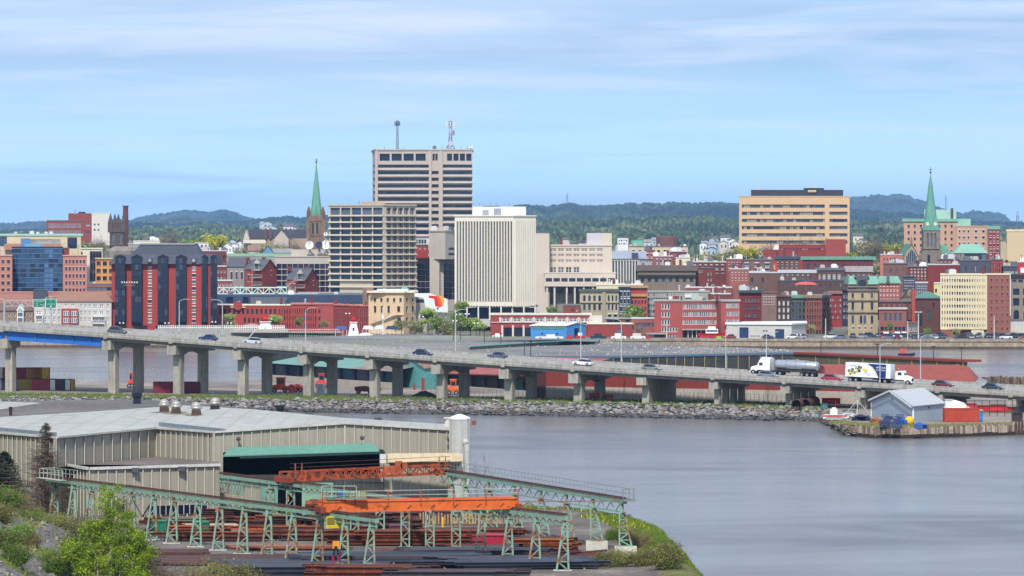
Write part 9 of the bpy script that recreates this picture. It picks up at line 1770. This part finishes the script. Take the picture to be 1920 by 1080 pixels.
bin_(907,1022,4.6,1.05,(176,34,62),'long crimson steel bin with ladder behind the right towers',True);bin_(785,1016,4.4,.9,(156,36,44),'red steel bin behind the middle towers');bin_(842,1020,1.4,.9,(84,92,96),'grey ribbed bin between the two red bins');bin_(748,1008,2.0,1.3,(96,56,70),'small mauve steel box left of the red bin');bin_(466,973,3.2,1.0,(128,42,50),'maroon box trailer by the plant wall');bin_(690,992,1.8,4.0,(94,54,66),'tall mauve steel block left of the middle towers');bin_(800,984,6.0,1.5,(86,58,66),'long dark mauve bin under the crane middle');bin_(380,1000,1.4,1.2,(34,110,84),'dark green crate beside the birch');bin_(300,1003,1.5,1.5,(34,120,90),'green crate left of the dark green one')
for k,(px,c,lab)in enumerate(((963,(24,70,110),'left dark blue drum at the end of the crimson bin'),(970,(24,64,100),'right dark blue drum at the end of the crimson bin'),(978,(226,176,90),'cream yellow drum beside the two blue drums'))):
    o=T('drum',lab,'drum',PP(px,1027,YZ));part(MB().lathe([(.36,0),(.38,.1),(.38,1.1),(.34,1.2)],0,0,12),'barrel',M(c),o,local=True);part(MB().lathe([(.4,1.16),(.4,1.22)],0,0,12),'rim',DARK,o,local=True)
t=T('timber_stack','pale sawn planks on the ground before the crimson bin','timber',PP(918,1028,YZ));b=MB();[b.box(-1.9+k*.12,1.7-k*.05,-.5+k*.2,-.32+k*.2,.02,.2+.06*(k%2))for k in range(6)];part(b,'plank',M((222,190,150)),t,local=True);part(MB().box(-1.2,-1.1,-.6,.8,0,.03).box(1,1.1,-.6,.8,0,.03),'bearer',BARK,t,local=True)
t=T('safety_cage','yellow railed platform cage before the dark doorway','platform',PP(528,988,YZ));b=MB()
for x in(-1,-.5,0,.5,1):
    for y in(-.5,.5):b.box(x-.05,x+.05,y-.05,y+.05,0,1.9)
for z in(.5,1.0,1.5,1.9):b.box(-1.05,1.05,-.56,-.5,z-.05,z+.05);b.box(-1.05,1.05,.5,.56,z-.05,z+.05)
part(b,'railing',M((226,186,40)),t,local=True);part(MB().box(-1,1,-.5,.5,.3,.4),'floor',M((200,170,50)),t,local=True)
for px,y0,y1,lab in((830,895+75,1000-6,'left yellow bollard post behind the timber rack'),(878,960,980,'middle yellow bollard post behind the timber rack'),(914,962,978,'right yellow bollard post behind the timber rack')):z=YZ;p=PP(px,y1,YZ);o=T('bollard',lab,'bollard',p);part(MB().tube((0,0,0),(0,0,1.3),.12),'post',M((236,200,40)),o,local=True);part(MB().ball((0,0,1.3),.12),'cap',M((236,200,40)),o,local=True)
t=T('pickup_truck','dark pickup truck parked at the yard edge behind the far runway','pickup',PP(907,970,YZ));part(hull([(-2.4,.8,.8,.5,1.1),(-.2,.85,.85,.45,1.15),(1.2,.85,.82,.45,1.1),(2.3,.75,.7,.5,.95)],MB()),'body',M((50,56,62)),t,local=True);part(hull([(-.5,.75,.65,1.1,1.3),(-.3,.75,.65,1.1,1.75),(.8,.75,.65,1.1,1.75),(1.3,.75,.7,1.05,1.15)],MB()),'cab',G1,t,local=True)
for x in(-1.5,1.5):
    for y in(-.8,.8):wheel(t,x,y,.38)
# worker by the left towers
def person(lab,px,py,z,top,legs,hat):
    p=PP(px,py,z);r=T('person',lab,'person',p);me=bpy.data.meshes.new('body');V=[(0,0,.95),(0,0,1.2),(0,.01,1.42),(0,0,1.52),(0,-.01,1.66),(-.11,0,.9),(-.13,-.05,.5),(-.14,0,.08),(-.14,-.16,.04),(.11,0,.9),(.12,.06,.5),(.14,.08,.08),(.14,-.06,.04),(-.2,.01,1.4),(-.27,.02,1.12),(-.25,-.14,.92),(.2,.01,1.4),(.27,.03,1.12),(.26,-.1,.9)]
    E=[(0,1),(1,2),(2,3),(3,4),(0,5),(5,6),(6,7),(7,8),(0,9),(9,10),(10,11),(11,12),(2,13),(13,14),(14,15),(2,16),(16,17),(17,18)];rad=[.15,.14,.16,.06,.1,.1,.07,.05,.04,.1,.07,.05,.04,.07,.05,.035,.07,.05,.035]
    me.from_pydata(V,E,[]);o=bpy.data.objects.new('body',me);COL.objects.link(o);md=o.modifiers.new('s','SKIN')
    for i,v in enumerate(me.skin_vertices[0].data):v.radius=(rad[i],rad[i]);v.use_root=i==0
    o.modifiers.new('d','SUBSURF').levels=1;dg=bpy.context.evaluated_depsgraph_get();m2=bpy.data.meshes.new_from_object(o.evaluated_get(dg));bpy.data.objects.remove(o)
    m2.materials.clear();[m2.materials.append(M(c))for c in(top,legs,(196,150,124))]
    for pl in m2.polygons:z_=pl.center.z;pl.material_index=2 if z_>1.52 or(abs(pl.center.x)>.2 and z_<.98 and z_>.8)else(0 if z_>.95 else 1);pl.use_smooth=True
    o=bpy.data.objects.new('body',m2);COL.objects.link(o);o.parent=r;part(MB().lathe([(.15,1.69),(.13,1.76),(.08,1.81),(.02,1.83)],0,-.01,12),'helmet',M(hat),r,local=True);return r
person('person in dark work clothes with a bright red helmet standing in the yard',405,985,YZ,(40,36,44),(36,36,44),(214,40,60))
person('person in dark jacket and red work trousers standing beside the leftmost middle tower',636,1051,YZ,(36,34,40),(150,30,60),(60,50,50))
# concrete blocks at the end of the runway
b=MB().box(X(1155,372),X(1195,372),371,375,3,YZ+.1);one(b,'concrete_block',M((150,142,128),streak=.4),'weathered concrete block wall below the far runway end','concrete block',(X(1175,372),372,4))
# ---------------------------------------------------------------- near vegetation
def birch():
    rr=random.Random(12);base=Vector((X(212,316),316,gh(X(212,316),316)-.2));r=T('birch_tree','bright lime green young birch clump with thin white stems at lower left','tree',tuple(base));st=MB();cr=MB();ends=[]
    topz=Z(930,316)-base.z;stems=[(-.3,0,.1,1.0),(.35,.1,1.0,.78),(-.6,.2,-1.6,.7),(.8,-.1,1.5,.62),(.1,.3,-.6,.82),(-1.4,.2,-2.4,.52),(1.2,.1,1.7,.45)]
    for(x,y,dx,hh)in stems:
        p=Vector((x,y,0));prev=p;k=9
        for i in range(1,k+1):
            t=i/k;q=p+Vector((dx*t+.16*sin(i*1.7+x),.2*sin(i*1.3),topz*hh*t));st.tube(prev,q,.085*(1-t*.8)*hh+.01,.085*(1-(t+.1)*.8)*hh+.006,6)
            if t>.25:
                for j in range(4):
                    a=rr.random()*2*pi;ln=(1.6-abs(t-.5)*1.5)*rr.uniform(.45,1.0)*hh+.15;e=q+Vector((cos(a)*ln,sin(a)*ln,ln*rr.uniform(.2,.9)));st.tube(q,e,.02,.008,4,m=1)
                    for c in range(3):ends.append((q.lerp(e,rr.uniform(.45,1.05))+Vector((rr.gauss(0,.12),rr.gauss(0,.12),rr.gauss(0,.1))),rr.uniform(.2,.42)))
            prev=q
        ends.append((prev,.35))
    for(c,s)in ends:
        tone=rr.random()
        for i in range(58):
            p=c+Vector((rr.gauss(0,s*.75),rr.gauss(0,s*.62),rr.gauss(0,s*.5)));u=Vector((rr.gauss(0,1),rr.gauss(0,1),rr.gauss(0,1))).normalized();w_=u.cross(Vector((rr.random(),1,rr.random()))).normalized();q=rr.uniform(.035,.075);cr.add([tuple(p-u*q),tuple(p+w_*q*.8),tuple(p+u*q),tuple(p-w_*q*.8)],[(0,1,2,3)],0 if tone+rr.uniform(-.3,.3)<.6 else 1)
    part(st,'trunk',[M((196,190,178),var=.2,fine=6),M((110,96,80))],r,local=True);part(cr,'crown',[leafmat((150,176,40),'p'),leafmat((104,134,34),'q')],r,local=True)
birch()
def shrub(seed,w_,h,mats,leaves,ls,twigs=60,tw=M((122,104,84),var=.3)):
    rr=random.Random(seed);r=T('shrub','shrub','shrub');st=MB();cr=MB()
    for k in range(twigs):
        a=rr.random()*2*pi;q=rr.random()**.6*w_*.5;b0=Vector((cos(a)*q*.3,sin(a)*q*.3,0));e=Vector((cos(a)*q,sin(a)*q,h*rr.uniform(.5,1.0)*(1-.35*(q/w_*2)**2)));m=b0.lerp(e,.5)+Vector((cos(a)*.1*q,sin(a)*.1*q,.1*h));st.tube(b0,m,.03,.018,4);st.tube(m,e,.018,.006,3)
        for j in range(5):s=m.lerp(e,rr.random());f=s+Vector((rr.gauss(0,.16)*w_,rr.gauss(0,.16)*w_,abs(rr.gauss(0,.12))*h));st.tube(s,f,.01,.004,3)
        for j in range(leaves//twigs):
            c=b0.lerp(e,rr.uniform(.25,1.05));p=c+Vector((rr.gauss(0,.07)*w_,rr.gauss(0,.07)*w_,rr.gauss(0,.07)*h));u=Vector((rr.gauss(0,1),rr.gauss(0,1),rr.gauss(0,1))).normalized();v=u.cross(Vector((rr.random(),1,rr.random()))).normalized();q2=ls*rr.uniform(.6,1.3);cr.add([tuple(p-u*q2),tuple(p+v*q2*.8),tuple(p+u*q2),tuple(p-v*q2*.8)],[(0,1,2,3)],rr.choice((0,0,1)))
    part(st,'stems',tw,r,local=True);part(cr,'foliage',mats,r,local=True);return Proto(r,tree_of(r))
SH={'tan':shrub(1,3.4,2.2,[leafmat((150,128,84),'r'),leafmat((128,124,64),'s')],3600,.055),'olive':shrub(2,3.4,2.2,[leafmat((112,122,54),'t'),leafmat((140,136,70),'u')],4600,.055),'green':shrub(3,3.0,2.2,[leafmat((84,122,36),'v'),leafmat((118,148,44),'w')],5200,.055),'dark':shrub(4,3.2,2.4,[leafmat((64,78,46),'x'),leafmat((92,100,60),'y')],4600,.055),'grey':shrub(5,3.4,2.4,[leafmat((140,130,108),'z'),leafmat((116,112,84),'aa')],1600,.05,90)}
def put_shrub(kind,px,D,sc,lab):
    if px<480:sc*=1.25
    x=X(px,D);SH[kind].put((x,D,gh(x,D)-.15),rr.random()*6,lab,sc,'shrubs on the slopes around the yard')
for a in(('olive',20,405,.9,'olive shrub below the dark spruce at the left edge'),('tan',60,404,.8,'brown twiggy shrub below the dead spruce'),('green',42,392,.8,'green shrub near the top of the left slope'),('tan',95,392,.85,'tan shrub left of the first runway tower'),('tan',120,384,.8,'tan shrub at the first runway tower foot'),('grey',152,380,.75,'grey brown shrub between the first runway towers'),('green',70,376,.9,'green patch shrub in mid slope'),('tan',140,362,1.0,'large tan shrub in the middle of the left slope'),('olive',108,362,1.0,'olive shrub beside the grey scree'),('tan',172,362,.85,'tan shrub behind the birch clump'),('grey',195,352,1.3,'grey shrub behind the birch stems'),('dark',180,336,1.5,'dark shrub low at the left side of the birch'),('dark',240,334,1.6,'dark shrub low behind the birch stems'),('green',40,330,.85,'green shrub growing on the scree'),('tan',55,329,.6,'small tan tuft on the scree'),('olive',5,345,.8,'small olive shrub on the scree at the left edge'),('green',105,318,1.0,'green shrub at the foot of the scree'),('olive',150,322,1.1,'olive shrub between scree and birch'),('grey',285,333,1.2,'grey shrub right of the birch'),('olive',390,334,1.3,'olive shrub at the bottom edge right of the birch'),('olive',440,335,1.25,'rounded olive shrub in front of the dark plates'),('grey',360,330,1.1,'grey twiggy shrub with a pale stem at the bottom edge'),('olive',470,332,.9,'small olive shrub at the right of the foreground shrubs'),('green',0,312,.9,'yellow flecked green bush in the bottom left corner'),('green',28,305,.8,'second green bush in the bottom left corner'),('green',5,380,1.0,'green bush on the slope at the left edge'),('dark',225,424,1.6,'dark shrub behind the second runway tower'),('dark',190,424,1.4,'dark shrub behind the third runway tower'),
    ('olive',1208,366,.95,'large olive shrub on the grass bank right of the last tower'),('tan',1190,384,1.2,'tan shrub behind the last runway tower'),('olive',1160,366,.9,'olive shrub before the last tower footing'),('olive',1130,366,.8,'small olive shrub left of the last footing'),('green',1150,398,.7,'yellow green low bush by the runway foot'),('tan',1240,366,.8,'brown shrub at the foot of the bank'),('olive',1250,360,1.3,'olive shrub at the bottom edge of the bank')):put_shrub(*a)
def conifer(lab,px,D,ybase,ytop,wpx,live,name):
    rr=random.Random(int(px)+3);x=X(px,D);z0=gh(x,D)-.5;h=Z(ytop,D)-z0;r=T(name,lab,'tree',(x,D,z0));w_=wpx*1.05*D/FP;t=MB().tube((0,0,0),(0,0,h),h*.018,.02,7);br=MB();lf=MB()
    for k in range(240 if live else 300):
        f=rr.random();z=h*(.12+.88*f);ln=w_*(1-f)**.75*rr.uniform(.6,1.1)+.15;a=rr.random()*2*pi;s=Vector((0,0,z));e=Vector((cos(a)*ln,sin(a)*ln,z+ln*(.1 if live else .35)*rr.uniform(-.6,1)));br.tube(s,e,.045,.016,4)
        for j in range(8 if not live else 4):
            q=s.lerp(e,rr.uniform(.25,1));g_=q+Vector((rr.gauss(0,.22),rr.gauss(0,.22),rr.gauss(-.05,.16)))*max(.5,ln*.7);br.tube(q,g_,.014,.006,3)
            if not live:
                for i in range(2):br.tube(q.lerp(g_,rr.random()),g_+Vector((rr.gauss(0,.14),rr.gauss(0,.14),rr.gauss(0,.1))),.008,.004,3)
        if live or f>.88:
            for j in range(60 if live else 10):q=s.lerp(e,rr.uniform(.15,1.05))+Vector((rr.gauss(0,.14),rr.gauss(0,.14),rr.gauss(-.08,.1)));u=Vector((rr.gauss(0,1),rr.gauss(0,1),rr.gauss(0,.5))).normalized();v=u.cross(Vector((0,0,1))).normalized();c=.12;lf.add([tuple(q-u*c),tuple(q+v*c*.5),tuple(q+u*c),tuple(q-v*c*.5)],[(0,1,2,3)],rr.choice((0,0,1)))
    part(t,'trunk',M((96,80,72)),r,local=True);part(br,'branches',M((112,92,84),var=.25)if not live else BARK,r,local=True);part(lf,'needles',LM['dark']if live else[leafmat((86,92,62),'ab'),leafmat((110,106,76),'ac')],r,local=True)
conifer('dark green spruce at the left edge of the picture',8,412,925,848,66,True,'spruce_tree');conifer('second dark green spruce partly outside the left edge',-22,408,925,835,70,True,'spruce_tree');conifer('dead brown grey spruce with thin bare branches before the plant wall',87,424,935,794,66,False,'dead_spruce_tree')
for px,D,yt,lab in((893,440,868,'thin bare sapling right of the white tower'),(908,441,850,'taller thin bare sapling right of the white tower'),(922,442,880,'low bare sapling before the water right of the plant')):
    rr_=random.Random(px);x=X(px,D);h=Z(yt,D)-YZ;r=T('bare_sapling',lab,'tree',(x,D,YZ-.2));t=MB().tube((0,0,0),(.1,0,h*.6),.06,.04,5).tube((.1,0,h*.6),(.05,0,h),.04,.012,4);b=MB()
    for k in range(26):z=h*rr_.uniform(.2,.95);e=Vector((rr_.gauss(0,.5),rr_.gauss(0,.5),z+rr_.uniform(.3,1.2)));b.tube((.08,0,z),e,.022,.008,3);b.tube(Vector((.08,0,z)).lerp(e,.6),e+Vector((rr_.gauss(0,.2),0,.3)),.01,.005,3)
    part(t,'trunk',M((150,142,136)),r,local=True);part(b,'branches',M((140,132,128)),r,local=True)
for P in[p for v in TRS.values()for p in v]+list(SH.values()):
    if not P.used:
        def dl(t_):
            for o,s_ in t_:dl(s_);bpy.data.objects.remove(o)
        dl(P.tree);bpy.data.objects.remove(P.root)
# birds in flight
for px,py,D,lab in((1527,875,600,'dark bird flying low over the right water'),(1165,880,500,'dark bird flying over the water above the far runway end')):
    b=MB().add([(-.45,0,.12),(-.15,.12,.05),(0,-.1,0),(0,.12,0)],[(0,1,3,2)]).add([(.45,0,.15),(.15,.12,.05),(0,-.1,0),(0,.12,0)],[(0,2,3,1)]).box(-.05,.05,-.25,.25,-.05,.03);o=bpy.data.objects.new('bird',b.mesh(DARK));COL.objects.link(o);o.location=(X(px,D),D,Z(py,D));tag(o,lab,'bird')
